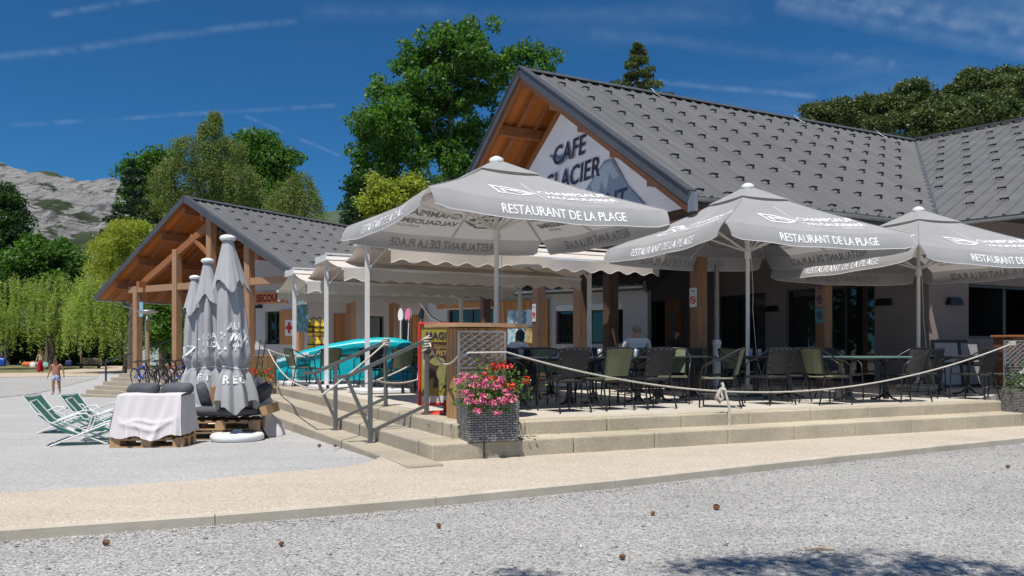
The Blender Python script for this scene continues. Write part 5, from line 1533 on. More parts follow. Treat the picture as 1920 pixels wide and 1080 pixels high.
# ------------------------------------------------------------------ beach loungers and pallet seats
M['sling_green'] = fabric_mat('green_sling', (.03, .135, .10), .4, tcol=(.16, .34, .27), scale=8)
def make_deckchair(label, loc, rot):
    """x points where the sitter's feet go"""
    t = thing('deck_chair', label, 'deck chair', loc, rot, 'green and white deck chairs')
    w = .27
    mb = MB()
    def sl(a, b):
        P = [(-.60, .64), (-.50, .50), (-.36, .32), (-.18, .19), (.02, .15), (.20, .20), (.33, .27)]
        x = b * (len(P) - 1); i = min(int(x), len(P) - 2); f = x - i
        return (P[i][0] + (P[i + 1][0] - P[i][0]) * f, (a - .5) * 2 * (w - .015), P[i][1] + (P[i + 1][1] - P[i][1]) * f - .012 * math.sin(math.pi * a))
    mb.grid(sl, 6, 24); obj('sling', mb, M['sling_green'], t)
    r = .0115
    for s in (-1, 1):
        mb = MB(); mb.tube([(-.61, s * w, .65), (-.38, s * w, .36), (.36, s * w, .015)], r, 7); obj('back_rail', mb, M['white_steel'], t)
        mb = MB(); mb.tube([(-.36, s * (w + .03), .015), (.34, s * (w + .03), .30), (.40, s * (w + .03), .31)], r, 7); obj('seat_rail', mb, M['white_steel'], t)
        mb = MB(); mb.tube([(-.34, s * (w + .035), .34), (.0, s * (w + .045), .47), (.10, s * (w + .045), .47), (.17, s * (w + .04), .40), (.10, s * (w + .02), .16)], r, 7); obj('armrest', mb, M['white_steel'], t)
    mb = MB()
    for a, h in (((-.61, .65), 0), ((.36, .02), 0), ((-.35, .02), .03), ((.36, .30), .03), ((.02, .17), 0)):
        mb.tube([(a[0], -w - h, a[1]), (a[0], w + h, a[1])], r, 7)
    obj('cross_bars', mb, M['white_steel'], t)
    return t
def gp2(px, Y): x = at(px, Y); return Vector((x, Y, gz(x, Y)))
dk = make_deckchair('green deck chair nearest the path, seen side on', gp2(152, 11.2), R(22)); dk.scale = (.95,) * 3
for px, Y, rot, l in ((212, 11.9, 20, 'green deck chair pressed against the white cloth seat'), (126, 13.3, 0, 'green deck chair farthest left, turned toward the camera'),
                      (190, 13.7, -4, 'green deck chair behind the one beside the white cloth'), (250, 14.9, -118, 'green deck chair facing the path, just above the white cloth'),
                      (300, 16.4, -95, 'green deck chair in front of the bicycles, only its top showing')):
    dup(dk, gp2(px, Y), R(rot), l)

M['cushion'] = mat('charcoal_cushion_fabric', (.065, .069, .079), .92, .25, 3, .5, 14, col2=(.10, .104, .117))
M['cloth'] = fabric_mat('off_white_cotton', (.66, .62, .62), .1, var=.03, wr=.006)
M['pallet'] = mat('pallet_wood', (.36, .21, .10), .8, .3, 4, .2, 20, stretch=(1, 5, 5), col2=(.50, .31, .16))
M['pallet_grey'] = mat('aged_pallet_wood', (.28, .2, .13), .85, .3, 4, .2, 20, stretch=(1, 5, 5), col2=(.36, .27, .18))
def cushion(mb, c, s, rot=(0, 0, 0), seed=0, tuft=True):
    r = random.Random(seed); ph = [r.uniform(0, 6) for _ in range(4)]
    Mx = Matrix.Translation(c) @ Euler(rot).to_matrix().to_4x4()
    nu, nv = 28, 16
    def fn(a, b):
        th = 2 * math.pi * a; phi = math.pi * (b - .5)
        e = .42
        def sp(v, e): return math.copysign(abs(v) ** e, v)
        x = sp(math.cos(phi), .45) * sp(math.cos(th), e); y = sp(math.cos(phi), .45) * sp(math.sin(th), e); z = sp(math.sin(phi), .7)
        k = 1
        if tuft: k = 1 - .16 * abs(math.sin(x * 4.5 + ph[0])) ** 6 - .10 * abs(math.sin(y * 4 + ph[1])) ** 6 + .05 * math.sin(7 * x + 5 * y + ph[2])
        return (x * s[0] / 2 * (1 + .03 * math.sin(9 * z + ph[3])), y * s[1] / 2, z * s[2] / 2 * k)
    mb.grid(fn, nu, nv, True, 0, Mx); return mb
def pallet(mb, c, L=1.2, D=.8, rot=0, h=.144):
    Mx = Matrix.Translation(c) @ Matrix.Rotation(rot, 4, 'Z')
    def bx(cc, ss): mb.box(Mx @ Vector(cc), ss, Matrix.Rotation(rot, 4, 'Z'))
    for y in (-D / 2 + .05, 0, D / 2 - .05):
        bx((0, y, .011), (L, .1, .022))
        for x in (-L / 2 + .073, 0, L / 2 - .073): bx((x, y, .061), (.145, .1, .078))
        bx((0, y, .111), (L, .10, .020))
    for i in range(7):
        bx((-L / 2 + .05 + i * (L - .1) / 6, 0, .132), (.10, D, .02))
# seat covered with a white sheet, seen from behind
g0 = gp2(291, 10.9); k0 = .90
pt = thing('pallet_seat', 'pallet bench draped in a white sheet with charcoal cushions along its back', 'seat', g0, R(2)); pt.scale = (k0, k0, .96)
mb = MB(); pallet(mb, (0, -.05, .0), 1.06, .56); pallet(mb, (0, .06, .146), 1.0, .48); obj('pallets', mb, M['pallet'], pt)
mb = MB()
def drape(a, b):
    # b 0..1 from the top back edge down to the hem on the near side; a across
    x = (a - .5) * .93; e = abs(a - .5) * 2
    if b < .14:
        q = b / .14; y = .0 - .2 * q; z = .745 + .006 * math.sin(a * 9) - .012 * e * q
        return (x, y - .02 * max(0, q - .7), z - .03 * max(0, q - .7))
    q = (b - .14) / .86
    swag = 1 - (1 - abs(2 * ((a * 1.0) % 1) - 1)) ** 2
    z = .733 - (.60 - .05 * e * e + .03 * math.sin(a * 13)) * q
    fold = .055 * q * q * math.exp(-((a - .16 - .10 * q) / .035) ** 2) + .05 * q ** 2 * math.exp(-((a - .47 + .18 * (1 - q)) / .04) ** 2) + .06 * q ** 2 * math.exp(-((a - .60 - .25 * (1 - q)) / .05) ** 2) + .06 * q * math.exp(-((a - .93) / .04) ** 2)
    hang = .03 * math.exp(-((q - .78 + .5 * (a - .5) ** 2 * 2) / .07) ** 2) * math.sin(math.pi * a) + .022 * math.exp(-((q - .62 - .35 * (a - .5) ** 2) / .05) ** 2) * math.sin(math.pi * a) ** 2
    y = -.215 - .15 * q - fold - hang - .004 * math.sin(a * 31 + 5 * q)
    x *= 1 + .13 * q
    return (x, y, z)
mb.grid(drape, 110, 60)
def side(sg):
    def fn(a, b):
        q = b; 
        p0 = Vector(drape(1.0 if sg > 0 else 0.0, .18 + .82 * q))
        back = Vector((sg * .475 + .05 * sg * q, .32, p0.z + .02))
        p = p0.lerp(back, a); p.x += sg * .02 * math.sin(a * 11 + 3 * q) * q
        return p
    return fn
mb.grid(side(1), 14, 20); mb.grid(side(-1), 14, 20)
mb.grid(lambda a, b: ((a - .5) * .93, .0 + .32 * b, .745 - .03 * b + .01 * math.sin(9 * a + 4 * b)), 30, 8)
obj('sheet', mb, M['cloth'], pt)
mb = MB(); mb.box((0, .12, .42), (.9, .34, .6)); obj('back_box', mb, M['pallet_grey'], pt)
for x, w_ in ((-.24, .46), (.27, .46)):
    mb = MB(); cushion(mb, (x, .16, .79), (w_, .24, .17), (R(14), 0, R(2)), int(x * 10)); obj('cushion', mb, M['cushion'], pt)
# facing pallet seat with mattress and loose cushions
g1 = gp2(424, 12.0)
ps = thing('pallet_seat', 'bare pallet bench with thick charcoal mattress and slumped cushions', 'seat', g1, R(4))
mb = MB(); pallet(mb, (0, 0, 0), 1.15, .8); obj('pallet', mb, M['pallet_grey'], ps)
mb = MB(); pallet(mb, (.03, -.02, .15), 1.1, .78); obj('pallet', mb, M['pallet'], ps)
mb = MB(); cushion(mb, (.0, -.06, .40), (1.1, .8, .16), (R(-4), 0, 0), 3); obj('mattress', mb, M['cushion'], ps)
mb = MB(); cushion(mb, (-.42, .3, .62), (.16, .42, .42), (0, R(-14), R(20)), 5); obj('cushion', mb, M['cushion'], ps)
mb = MB(); cushion(mb, (.18, .12, .60), (.42, .2, .3), (R(-30), R(28), R(10)), 6); obj('cushion', mb, M['cushion'], ps)
mb = MB(); cushion(mb, (.50, .1, .62), (.16, .42, .42), (0, R(24), R(-8)), 7); obj('cushion', mb, M['cushion'], ps)
mb = MB(); mb.box((-.30, .42, .5), (.1, .12, .5), (0, 0, R(12))); obj('backrest_timber', mb, M['pallet'], ps); mb = MB(); mb.box((-.18, .40, .47), (.14, .1, .12), (0, R(50), 0)); obj('wood_block', mb, M['pallet'], ps); mb = MB(); mb.box((.62, .1, .42), (.1, .8, .14), (0, R(-15), 0)); obj('backrest_timber', mb, M['pallet'], ps)
# sheet thrown over the end
g2 = gp2(478, 12.15)
sh_ = MB()
def thrown(a, b):
    z = .86 * (1 - b) ** .9 + .01
    y = -.32 + .7 * a
    x = .02 + .30 * b + .05 * math.sin(a * 9 + 4 * b) * (.3 + b) + .04 * math.sin(13 * b + 3 * a)
    y += .05 * math.sin(6 * b + 2) * b - .10 * (1 - a) * (1 - b)
    return (x, y, z - .04 * math.sin(a * 8) * (1 - b))
sh_.grid(thrown, 24, 30)
sh_.grid(lambda a, b: (.02 - .20 * b, -.32 + .7 * a - .1 * (1 - a), .86 - .25 * b * b - .04 * math.sin(a * 8)), 20, 8)
o = obj('sheet', sh_, M['cloth']); o.location = g2; tag(o, 'white sheet thrown over the end of the charcoal pallet seat', 'sheet')

# ------------------------------------------------------------------ bicycles
M['tyre'] = mat('tyre_rubber', (.018, .018, .018), .8, .2, 10); M['bike_blue'] = mat('blue_frame_paint', (.02, .08, .42), .35, .1, 4, spec=.6); M['bike_black'] = mat('black_frame_paint', (.02, .02, .022), .35, .1, 4)
M['bike_red'] = mat('red_frame_paint', (.22, .02, .02), .35, .1, 4)
def bicycle(loc, rot, tilt, col, label):
    t = thing('bicycle', label, 'bicycle', loc, rot, 'bicycles parked by the shelter steps')
    t.rotation_euler = (tilt, 0, rot)
    rw = .34
    for x in (-.52, .54):
        Mx = Matrix.Translation((x, 0, rw)) @ Euler((R(90), 0, 0)).to_matrix().to_4x4()
        mb = MB(); n = 28; mb.tube([Mx @ Vector((rw * .95 * math.cos(2 * math.pi * i / n), rw * .95 * math.sin(2 * math.pi * i / n), 0)) for i in range(n)], .026, 7, closed=True); wh = obj('wheel', mb, M['tyre'], t)
        mb = MB(); mb.tube([Mx @ Vector((rw * .87 * math.cos(2 * math.pi * i / n), rw * .87 * math.sin(2 * math.pi * i / n), 0)) for i in range(n)], .012, 6, closed=True)
        for i in range(12):
            a = 2 * math.pi * i / 12; mb.tube([Mx @ Vector((.03 * math.cos(a), .03 * math.sin(a), 0)), Mx @ Vector((rw * .87 * math.cos(a + .2), rw * .87 * math.sin(a + .2), 0))], .002, 4)
        mb.tube([Mx @ Vector((0, 0, -.05)), Mx @ Vector((0, 0, .05))], .022, 8)
        obj('rim', mb, M['zinc'], wh)
    mb = MB(); bb = (-.08, 0, .30); hd_ = (.36, 0, .78); st_ = (-.22, 0, .76)
    mb.tube([bb, (.40, 0, .68)], .024, 8); mb.tube([(-.20, 0, .70), hd_], .02, 8); mb.tube([bb, st_], .02, 8)
    for s in (-.05, .05): mb.tube([bb, (-.52, s, rw)], .012, 6); mb.tube([(-.2, 0, .70), (-.52, s, rw)], .010, 6)
    obj('frame', mb, M[col], t)
    mb = MB(); mb.tube([(.34, 0, .86), (.40, 0, .66)], .024, 8)
    for s in (-.055, .055): mb.tube([(.40, s * .8, .66), (.54, s, rw)], .016, 7)
    obj('fork', mb, M['bike_black'], t)
    mb = MB(); mb.tube([(.34, 0, .84), (.40, 0, .96)], .016, 7); mb.tube([(.33, -.34, 1.0), (.40, -.1, .97), (.40, .1, .97), (.33, .34, 1.0)], .014, 7)
    for s in (-1, 1): mb.tube([(.40, s * .2, .98), (.48, s * .26, .95)], .006, 5)
    obj('handlebar', mb, M['bike_black'], t)
    mb = MB(); mb.tube([st_, (-.25, 0, .9)], .015, 7); mb.grid(lambda a, b: (-.40 + .30 * a, (b - .5) * (.17 * (1 - a) ** .6 + .04), .93 - .03 * (2 * b - 1) ** 2 - .01 * math.sin(3 * a)), 8, 6); obj('saddle', mb, M['bike_black'], t)
    mb = MB(); mb.lathe([(.09, -.005), (.09, .005)], 20, Matrix.Translation((-.08, .05, .30)) @ Euler((R(90), 0, 0)).to_matrix().to_4x4()); mb.tube([(-.08, .07, .30), (.04, .08, .18), (.04, .16, .18)], .01, 6); mb.tube([(-.08, -.07, .30), (-.2, -.08, .42), (-.2, -.16, .42)], .01, 6); obj('crank', mb, M['zinc'], t)
    return t
def gp3(px, Y): p = gp2(px, Y); p.z = .0; return p
bicycle(gp3(270, 28.6), R(-38), .14, 'bike_blue', 'blue framed bicycle at the left end of the row by the steps')
bicycle(gp3(289, 28.9), R(-30), .17, 'bike_black', 'black bicycle second in the row, beside the blue one')
bicycle(gp3(305, 29.2), R(-44), .12, 'bike_black', 'black bicycle in the middle of the row before the timber post')
bicycle(gp3(322, 28.8), R(-26), .17, 'bike_red', 'dark red bicycle half hidden by the closed parasol')
bicycle(gp3(340, 29.2), R(-36), .14, 'bike_blue', 'blue bicycle behind the farthest closed parasol')

# ------------------------------------------------------------------ turquoise inflatable board
M['teal'] = mat('turquoise_pvc', (.0, .36, .43), .32, .08, 2, spec=.5, col2=(.01, .42, .49)); M['teal_dark'] = mat('dark_teal_pvc', (.0, .17, .20), .4, .1, 2)
bd = thing('inflatable_board', 'giant turquoise inflatable paddle board lying on its side behind the tables', 'paddle board', (at(500, 22), 22, TZ), R(6)); bd.scale = (1.08, 1.08, 1.08)
top_ = [(0, .44), (.35, .60), (.9, .78), (1.5, .93), (2.1, 1.04), (2.7, 1.10), (3.2, 1.09), (3.55, 1.0), (3.75, .82), (3.8, .6)]
def tz(x):
    for (a, za), (b, zb) in zip(top_, top_[1:]):
        if x <= b: return za + (zb - za) * (x - a) / (b - a)
    return top_[-1][1]
mb = MB(); NP = 60
def bsec(a, b):
    x = 3.8 * a; H_ = max(.06, tz(x)); e = min(1, (3.8 - x) / .5 + .25) 
    T = .30 * min(1, .55 + e * .45)
    # cross-section: bulging face in front, big round tube on top
    prof = [(-.02, 0), (-.05, .3), (-.06, .58), (-.10, .70), (-.15, .80), (-.15, .90), (-.08, .975), (0.0, 1.0), (.10, .975), (.16, .9), (.16, .8), (.14, .4), (.12, 0)]
    q = b * (len(prof) - 1); i = min(int(q), len(prof) - 2); f = q - i
    y = prof[i][0] + (prof[i + 1][0] - prof[i][0]) * f; z = prof[i][1] + (prof[i + 1][1] - prof[i][1]) * f
    return (x + .06 * z, y * T / .30 + .12 * z, z * H_)
mb.grid(bsec, NP, 36)
mb.add([bsec(0, j / 36) for j in range(37)], [tuple(range(37))]); mb.add([bsec(1, j / 36) for j in range(37)], [tuple(range(37))[::-1]])
obj('hull', mb, M['teal'], bd)
mb = MB()
for x0_, z0_, w_, h_ in ((.28, .04, .32, .16), (.72, .30, .36, .10), (.78, .05, .3, .42)):
    mb.add([(x0_, -.085, z0_), (x0_ + w_, -.085, z0_), (x0_ + w_ + .02, -.085, z0_ + h_), (x0_ + .02, -.085, z0_ + h_)], [(0, 1, 2, 3)])
obj('patch', mb, M['teal_dark'], bd)
mb = MB()
def onb(x, y, x0):
    xx = x0 + x; H_ = tz(xx); return (xx + .05, -.185, H_ * .80 + .012 + y * .9)
put_text(mb, 'Gruuuzoone', .15, lambda x, y: onb(x, y, .55), shear=.1, bold=.006, width=.95); obj('lettering', mb, M['letter'], bd); mb = MB()
put_text(mb, 'zone', .09, lambda x, y: onb(x, y, 1.42), shear=.1, width=.24)
obj('lettering', mb, M['letter'], bd)
# timber box with arch and gabion wall at the terrace end
wb = thing('timber_box', 'brown timber box with a rounded light board at the terrace end', 'planter box', (at(493, 20.3), 20.3, .2), R(10))
mb = MB(); mb.rbox((0, 0, .5), (.62, .5, 1.0), .01); obj('box', mb, plank_mat('brown_boards', (.22, .12, .06), .14, 'X', var=.25, seam=.4), wb)
mb = MB(); mb.prism([(.30 * math.cos(math.pi * i / 12), .30 * math.sin(math.pi * i / 12)) for i in range(13)], -.02, .02, Matrix.Translation((.05, -.32, .18)) @ Euler((R(90), 0, 0)).to_matrix().to_4x4()); obj('round_board', mb, M['bar_top'], wb)
gw = MB(); gw.rbox((0, 0, .2), (1.3, .35, .36), .02)
o = obj('gabion_wall', gw, stone_mat('gabion_stone', [(.06, .06, .06), (.16, .155, .15), (.25, .24, .23), (.34, .33, .31)], 14, 1.0, .3, dist=.03)); o.location = (at(505, 23.5), 23.5, .68); tag(o, 'low wall of grey caged stones below the first aid windows', 'stone wall')
ez_ = thing('black_stand', 'thin black folding stand on the far planter holding the rope', 'stand', (at(483, 18.6), 18.6, .62))
mb = MB()
for s in (-.06, .06): mb.beam((s, 0, 0), (s + .13, .0, .95), .018, .018)
for k in range(5): mb.beam((-.04 + .03 * k, 0, .2 + .17 * k), (.1 + .03 * k, 0, .2 + .17 * k), .012, .012)
obj('frame', mb, M['black_metal'], ez_)

# ------------------------------------------------------------------ posters, notices, equipment
def panel(name, label, cat, px, Y, py0, py1, wpx, head, m, th=.015):
    z1 = EYE - (py0 - 655) / 1500 * Y; z0 = EYE - (py1 - 655) / 1500 * Y; w = wpx / 1500 * Y / max(.5, abs(math.cos(head)))
    mb = MB(); mb.box((0, 0, (z0 + z1) / 2), (w, th, z1 - z0)); o = thing(name, label, cat, (at(px, Y), Y, 0), head)
    obj('sheet', mb, m, o); return o, w, z0, z1
def scene_print(name, cols, scale=3):
    m, nt, b = new_mat(name); N, L = nt.nodes, nt.links
    tc = N.new('ShaderNodeTexCoord'); no = N.new('ShaderNodeTexNoise'); no.inputs['Scale'].default_value = scale; no.inputs['Detail'].default_value = 7
    L.new(tc.outputs['Object'], no.inputs['Vector']); cr = N.new('ShaderNodeValToRGB'); els = cr.color_ramp.elements
    while len(els) < len(cols): els.new(.5)
    for i, c in enumerate(cols): els[i].position = .28 + .44 * i / (len(cols) - 1); els[i].color = rgba(c)
    L.new(no.outputs[0], cr.inputs[0]); L.new(cr.outputs[0], b.inputs['Base Color']); b.inputs['Roughness'].default_value = .35
    return m
hS = SA - math.pi / 2
lp, w_, z0, z1 = panel('rental_poster', 'tall blue green rentals poster on the post beside the first aid room', 'poster', 567, 28.4, 555, 622, 25, hS, scene_print('lake_print', [(.01, .02, .015), (.035, .075, .04), (.02, .06, .09), (.06, .15, .2), (.16, .24, .22)], 5))
mb = MB(); put_text(mb, 'LOCATIONS', .2, lambda x, y: (x, -.016, z1 - .30 + y), width=w_ * .9); obj('lettering', mb, M['white'], lp)
for px, Y, py0, py1, w_, key, lab, cols in ((962, 24.6, 582, 648, 20, 'map', 'blue and white lake map poster behind the bar top', [(.05, .14, .2), (.12, .33, .45), (.5, .58, .58), (.25, .36, .25)]),
                                       (978, 24.4, 582, 640, 22, 'map', 'wide lake map poster with white header on the orange boards', [(.04, .12, .18), (.10, .30, .42), (.7, .72, .7), (.55, .6, .6)]),
                                       (995, 24.2, 580, 613, 14, 'map', 'white printed notice on the orange boards', [(.6, .6, .6), (.7, .7, .7), (.78, .78, .78)]),
                                       (993, 24.15, 615, 643, 13, 'map', 'small yellow and brown printed poster on the orange boards', [(.1, .07, .04), (.42, .30, .1), (.55, .42, .2)])):
    panel('poster', lab, 'poster', px, Y, py0, py1, w_, hS, scene_print('print', cols, 6))
M['notice'] = mat('paper_notice', (.62, .62, .62), .7, .05, 4)
def no_smoking(loc, head, label, w_=.2, h_=.48):
    t = thing('no_smoking_sign', label, 'sign', loc, head)
    mb = MB(); mb.box((0, 0, 0), (w_, .006, h_)); obj('sheet', mb, M['notice'], t)
    mb = MB(); n = 20; r = w_ * .33
    mb.tube([(r * math.cos(2 * math.pi * i / n), -.006, r * math.sin(2 * math.pi * i / n) - .05) for i in range(n)], .012, 5, closed=True); mb.beam((-r * .7, -.006, r * .7 - .05), (r * .7, -.006, -r * .7 - .05), .006, .02); obj('ring', mb, M['red'], t)
    mb = MB(); mb.box((0, -.005, -.05), (r * 1.2, .003, .018)); mb.box((0, -.005, h_ * .36), (w_ * .5, .003, .012)); mb.box((0, -.005, h_ * .3), (w_ * .4, .003, .01)); obj('cigarette', mb, M['navy'], t)
hU = UA - math.pi / 2
q_ = PX - U * .142; no_smoking((q_.x, q_.y, 2.42), hU, 'white no smoking notice on the timber post with the downpipe', .22, .40)
q_ = PX + W * 6.79 - U * .152; no_smoking((q_.x, q_.y, 2.38), hU, 'no smoking notice on the dark post behind the bar table', .2, .5)
# round portrait stickers on a post
pz = PX + U * 3.667
for i, (zz, c) in enumerate(((3.16, (.16, .22, .16)), (2.82, (.34, .16, .15)), (2.48, (.38, .2, .18)), (2.12, (.08, .26, .34)))):
    lab = ('pale green', 'dusty red', 'coral', 'blue')[i] + ' portrait print, ' + ('topmost', 'second from top', 'third from top', 'lowest')[i] + ' on the stickered post'
    t = thing('portrait_print', lab, 'poster', (pz.x - .14 * U.x, pz.y - .14 * U.y, zz), hU)
    mb = MB(); mb.box((.0, 0, 0), (.25, .006, .33)); obj('sheet', mb, mat('tinted_print', c, .5, .15, 9), t)
    mb = MB(); mb.prism([(.085 * math.cos(2 * math.pi * k / 20), .105 * math.sin(2 * math.pi * k / 20)) for k in range(20)], .0, .003, Matrix.Translation((0, -.003, 0)) @ Euler((R(90), 0, 0)).to_matrix().to_4x4()); obj('oval', mb, scene_print('portrait', [(.03, .02, .02), (.12, .06, .06), [q * 1.2 for q in c]], 14), t)
# framed menu boards leaning by the wing wall
for px, Y, wpx, l in ((1782, 17.6, 58, 'grey framed menu board leaning on the wing wall, left of the pair'), (1823, 17.9, 48, 'grey framed menu board leaning beside the bar counter, right of the pair')):
    w_ = wpx / 1500 * Y; z1 = EYE + (655 - 636) / 1500 * Y
    t = thing('menu_board', l, 'board', (at(px, Y), Y, TZ), R(14)); t.rotation_euler = (R(-8), 0, R(14))
    h_ = z1 - TZ; mb = MB()
    for x in (-w_ / 2, w_ / 2): mb.box((x, 0, h_ / 2), (.07, .04, h_))
    for z in (.035, h_ * .5, h_ - .035): mb.box((0, 0, z), (w_ - .07, .04, .07))
    obj('frame', mb, M['winframe'], t)
    mb = MB(); mb.box((0, .005, h_ / 2), (w_ - .07, .015, h_ - .07)); obj('panel', mb, mat('grey_panel', (.30, .30, .31), .4, .06, 3), t)
ct = thing('bar_counter', 'brown timber bar counter below the serving window of the wing', 'counter', (10.9, 17.4, TZ), UA)
mb = MB(); mb.rbox((.45, 0, .55), (1.6, .45, 1.1), .01); obj('body', mb, plank_mat('counter_boards', (.20, .085, .04), .16, 'X', var=.2, seam=.5), ct)
mb = MB(); mb.rbox((.45, -.02, 1.13), (1.7, .56, .05), .01); obj('top', mb, M['beam'], ct)
# life jackets and paddles
M['yellow'] = mat('yellow_nylon', (.62, .42, .02), .6, .12, 8); 
def life_jacket(p, head, label):
    t = thing('life_jacket', label, 'life jacket', p, head, 'yellow life jackets hanging by the first aid room')
    mb = MB()
    for s in (-1, 1): cushion(mb, (s * .12, 0, -.28), (.2, .14, .5), (0, 0, 0), 3, True); cushion(mb, (s * .1, .01, .0), (.11, .1, .2), (0, R(-14 * s), 0), 4, False)
    obj('foam', mb, M['yellow'], t)
    mb = MB()
    for z in (-.2, -.38): mb.box((0, -.01, z), (.46, .17, .045))
    mb.tube([(-.1, 0, .08), (0, .02, .16), (.1, 0, .08)], .02, 6); obj('straps', mb, M['black_metal'], t)
for i, (px, z) in enumerate(((588, 2.35), (599, 2.35), (590, 1.72), (603, 1.72))):
    life_jacket((at(px, 28.75 + .2 * (i % 2)), 28.75 + .2 * (i % 2), z), hS + .5, ('upper left', 'upper right', 'lower left', 'lower right')[i] + ' yellow and black life jacket on the shaded wall')
for i, px in enumerate((750, 756, 762, 768, 779)):
    t = thing('paddle', 'paddle in the rack by the store opening, ' + ('leftmost', 'second from left', 'middle', 'second from right', 'rightmost')[i], 'paddle', (at(px, 27.9), 27.9, .52), R(33), 'paddles leaning by the store'); t.rotation_euler = (R(-3), R((-2, 3, 1, -3, 5)[i]), R(-33))
    mb = MB(); mb.tube([(0, 0, .1), (0, 0, 1.9)], .016, 7); obj('shaft', mb, M['white'] if i % 2 == 0 else M['black_metal'], t)
    mb = MB(); mb.grid(lambda a, b: ((a - .5) * .24 * (math.sin(math.pi * min(1, b * .8 + .15)) ** .6), .01 * math.sin(math.pi * a), 1.85 + .42 * b), 6, 8); obj('blade', mb, (M['white'], M['pink'], mat('grey_blade', (.3, .3, .3), .5), M['black_metal'], M['black_metal'])[i], t)

# ------------------------------------------------------------------ lamps, bench, info board
def street_lamp(px, Y, ytop, label, wood=True):
    p = gp2(px, Y); h = EYE - (ytop - 655) / 1500 * Y - p.z
    t = thing('street_lamp', label, 'lamp', p, 0, 'timber street lamps')
    mb = MB(); mb.tube([(0, 0, 0), (0, 0, h - .35)], .075, 8); obj('pole', mb, M['post'], t)
    mb = MB(); mb.tube([(0, 0, h - .4), (0, 0, h - .06)], .03, 8); mb.lathe([(.1, -.12), (.38, -.05), (.40, 0), (.05, .05), (0, .05)], 20, Matrix.Translation((0, 0, h))); obj('lamp_head', mb, M['zinc'], t)
street_lamp(277, 30.5, 583, 'disc topped timber street lamp beside the shelter post')
street_lamp(152, 72, 643, 'small disc topped street lamp beside the slatted bench')
p = gp2(171, 71)
t = thing('bench', 'long slatted timber bench on the lawn before the hedge', 'bench', p, R(-3)); 
mb = MB()
for k in range(11): mb.rbox((-.9 + .18 * k, 0, .62), (.15, .05, .62), .01)
obj('backrest', mb, M['pallet_grey'], t)
mb = MB(); mb.rbox((0, -.3, .44), (2.0, .45, .06), .01); obj('seat', mb, M['pallet_grey'], t)
for x in (-.8, .8):
    mb = MB(); mb.box((x, -.2, .22), (.08, .4, .44)); obj('leg', mb, M['winframe'], t)
ib = thing('information_board', 'tall information board with blue header between shelter post and lamp', 'board', gp2(271, 46), R(12))
mb = MB(); mb.box((-.72, 0, 1.5), (.14, .14, 3.4)); mb.box((.85, 0, 1.5), (.14, .14, 3.4)); obj('posts', mb, M['post_dark'], ib)
mb = MB(); mb.box((.06, 0, 2.0), (1.42, .06, 1.7)); obj('panel', mb, scene_print('map_print', [(.2, .3, .25), (.4, .45, .42), (.55, .55, .52)], 2), ib)
mb = MB(); mb.box((.06, -.01, 2.72), (1.4, .06, .25)); obj('header', mb, mat('teal_print', (.04, .25, .3), .6), ib)
pb = thing('beach_plate', 'small blue plate on the shelter corner post', 'sign', tuple(sh(.2, 3.27, 3.05)), hS)
mb = MB(); mb.box((0, 0, 0), (.26, .02, .62)); obj('plate', mb, mat('cyan_print', (.05, .33, .42), .5, .3, 6, col2=(.4, .55, .6)), pb)
# rail at the shelter steps
rl = thing('step_railing', 'dark sloping railing at the left end of the shelter steps', 'railing', (0, 0, 0))
a, b = sh(.4, 6.4, -.2), sh(2.4, 4.2, .5)
mb = MB(); mb.beam(a + Vector((0, 0, .95)), b + Vector((0, 0, 1.35)), .07, .06); mb.beam(a + Vector((0, 0, .95)), a + Vector((-.4, 0, .95)), .06, .06); obj('top_rail', mb, M['winframe'], rl)
for f in (0.02, .5, .98):
    q = a.lerp(b, f); mb = MB(); mb.box((q.x, q.y, q.z + .45 + .2 * f), (.06, .06, .95 + .4 * f)); obj('post', mb, M['winframe'], rl)

# ------------------------------------------------------------------ small litter on the gravel
M['cone'] = mat('pine_cone_scales', (.16, .075, .035), .8, .4, 20, col2=(.30, .15, .07))
def cone(px, py, z, s, label):
    Y = (EYE - z) * 1500 / (py - 655); r = random.Random(px)
    mb = MB(); 
    mb.lathe([(0, 0), (.012, .004), (.026, .02), (.03, .035), (.022, .055), (.008, .07), (0, .072)], 10, None, 0, True, lambda rr_, zz, th: rr_)
    for k in range(46):
        zz = .006 + .06 * k / 46; th = k * 2.4; rr_ = .028 * math.sin(math.pi * min(1, (k + 6) / 54)) + .004
        q = Vector((rr_ * math.cos(th), rr_ * math.sin(th), zz)); d = Vector((math.cos(th), math.sin(th), .5)) * .016; n = Vector((-math.sin(th), math.cos(th), 0)) * .009
        mb.add([q - n, q + n, q + d + n * .7, q + d - n * .7], [(0, 1, 2, 3)])
    o = obj('pine_cone', mb, M['cone']); o.location = (at(px, Y), Y, z + .02); s *= .62; o.scale = (s, s * .9, s * 1.2); o.rotation_euler = (R(80), r.uniform(0, 1), r.uniform(0, 6)); tag(o, label, 'pine cone', 'pine cones on the gravel')
for px, py, z, s, l in ((205, 1024, 0, .9, 'brown pine cone on gravel just below the left kerb'), (522, 1026, 0, .75, 'brown pine cone on gravel left of centre near the kerb'), (1160, 1050, 0, .85, 'brown pine cone lying alone at the bottom centre of the gravel'),
                        (1345, 955, 0, 1.0, 'flat brown pine cone below the kerb right of centre'), (1222, 968, 0, .7, 'small dark cone left of the flat brown one'), (595, 839, .13, .95, 'tan pine cone on fine gravel at the foot of the steps'),
                        (625, 839, .13, .85, 'reddish pine cone on fine gravel at the foot of the steps'), (1885, 878, 0, .9, 'brown pine cone at the far right of the gravel'), (825, 990, 0, .7, 'small brown pine cone near the middle of the kerb')):
    cone(px, py, z, s, l)
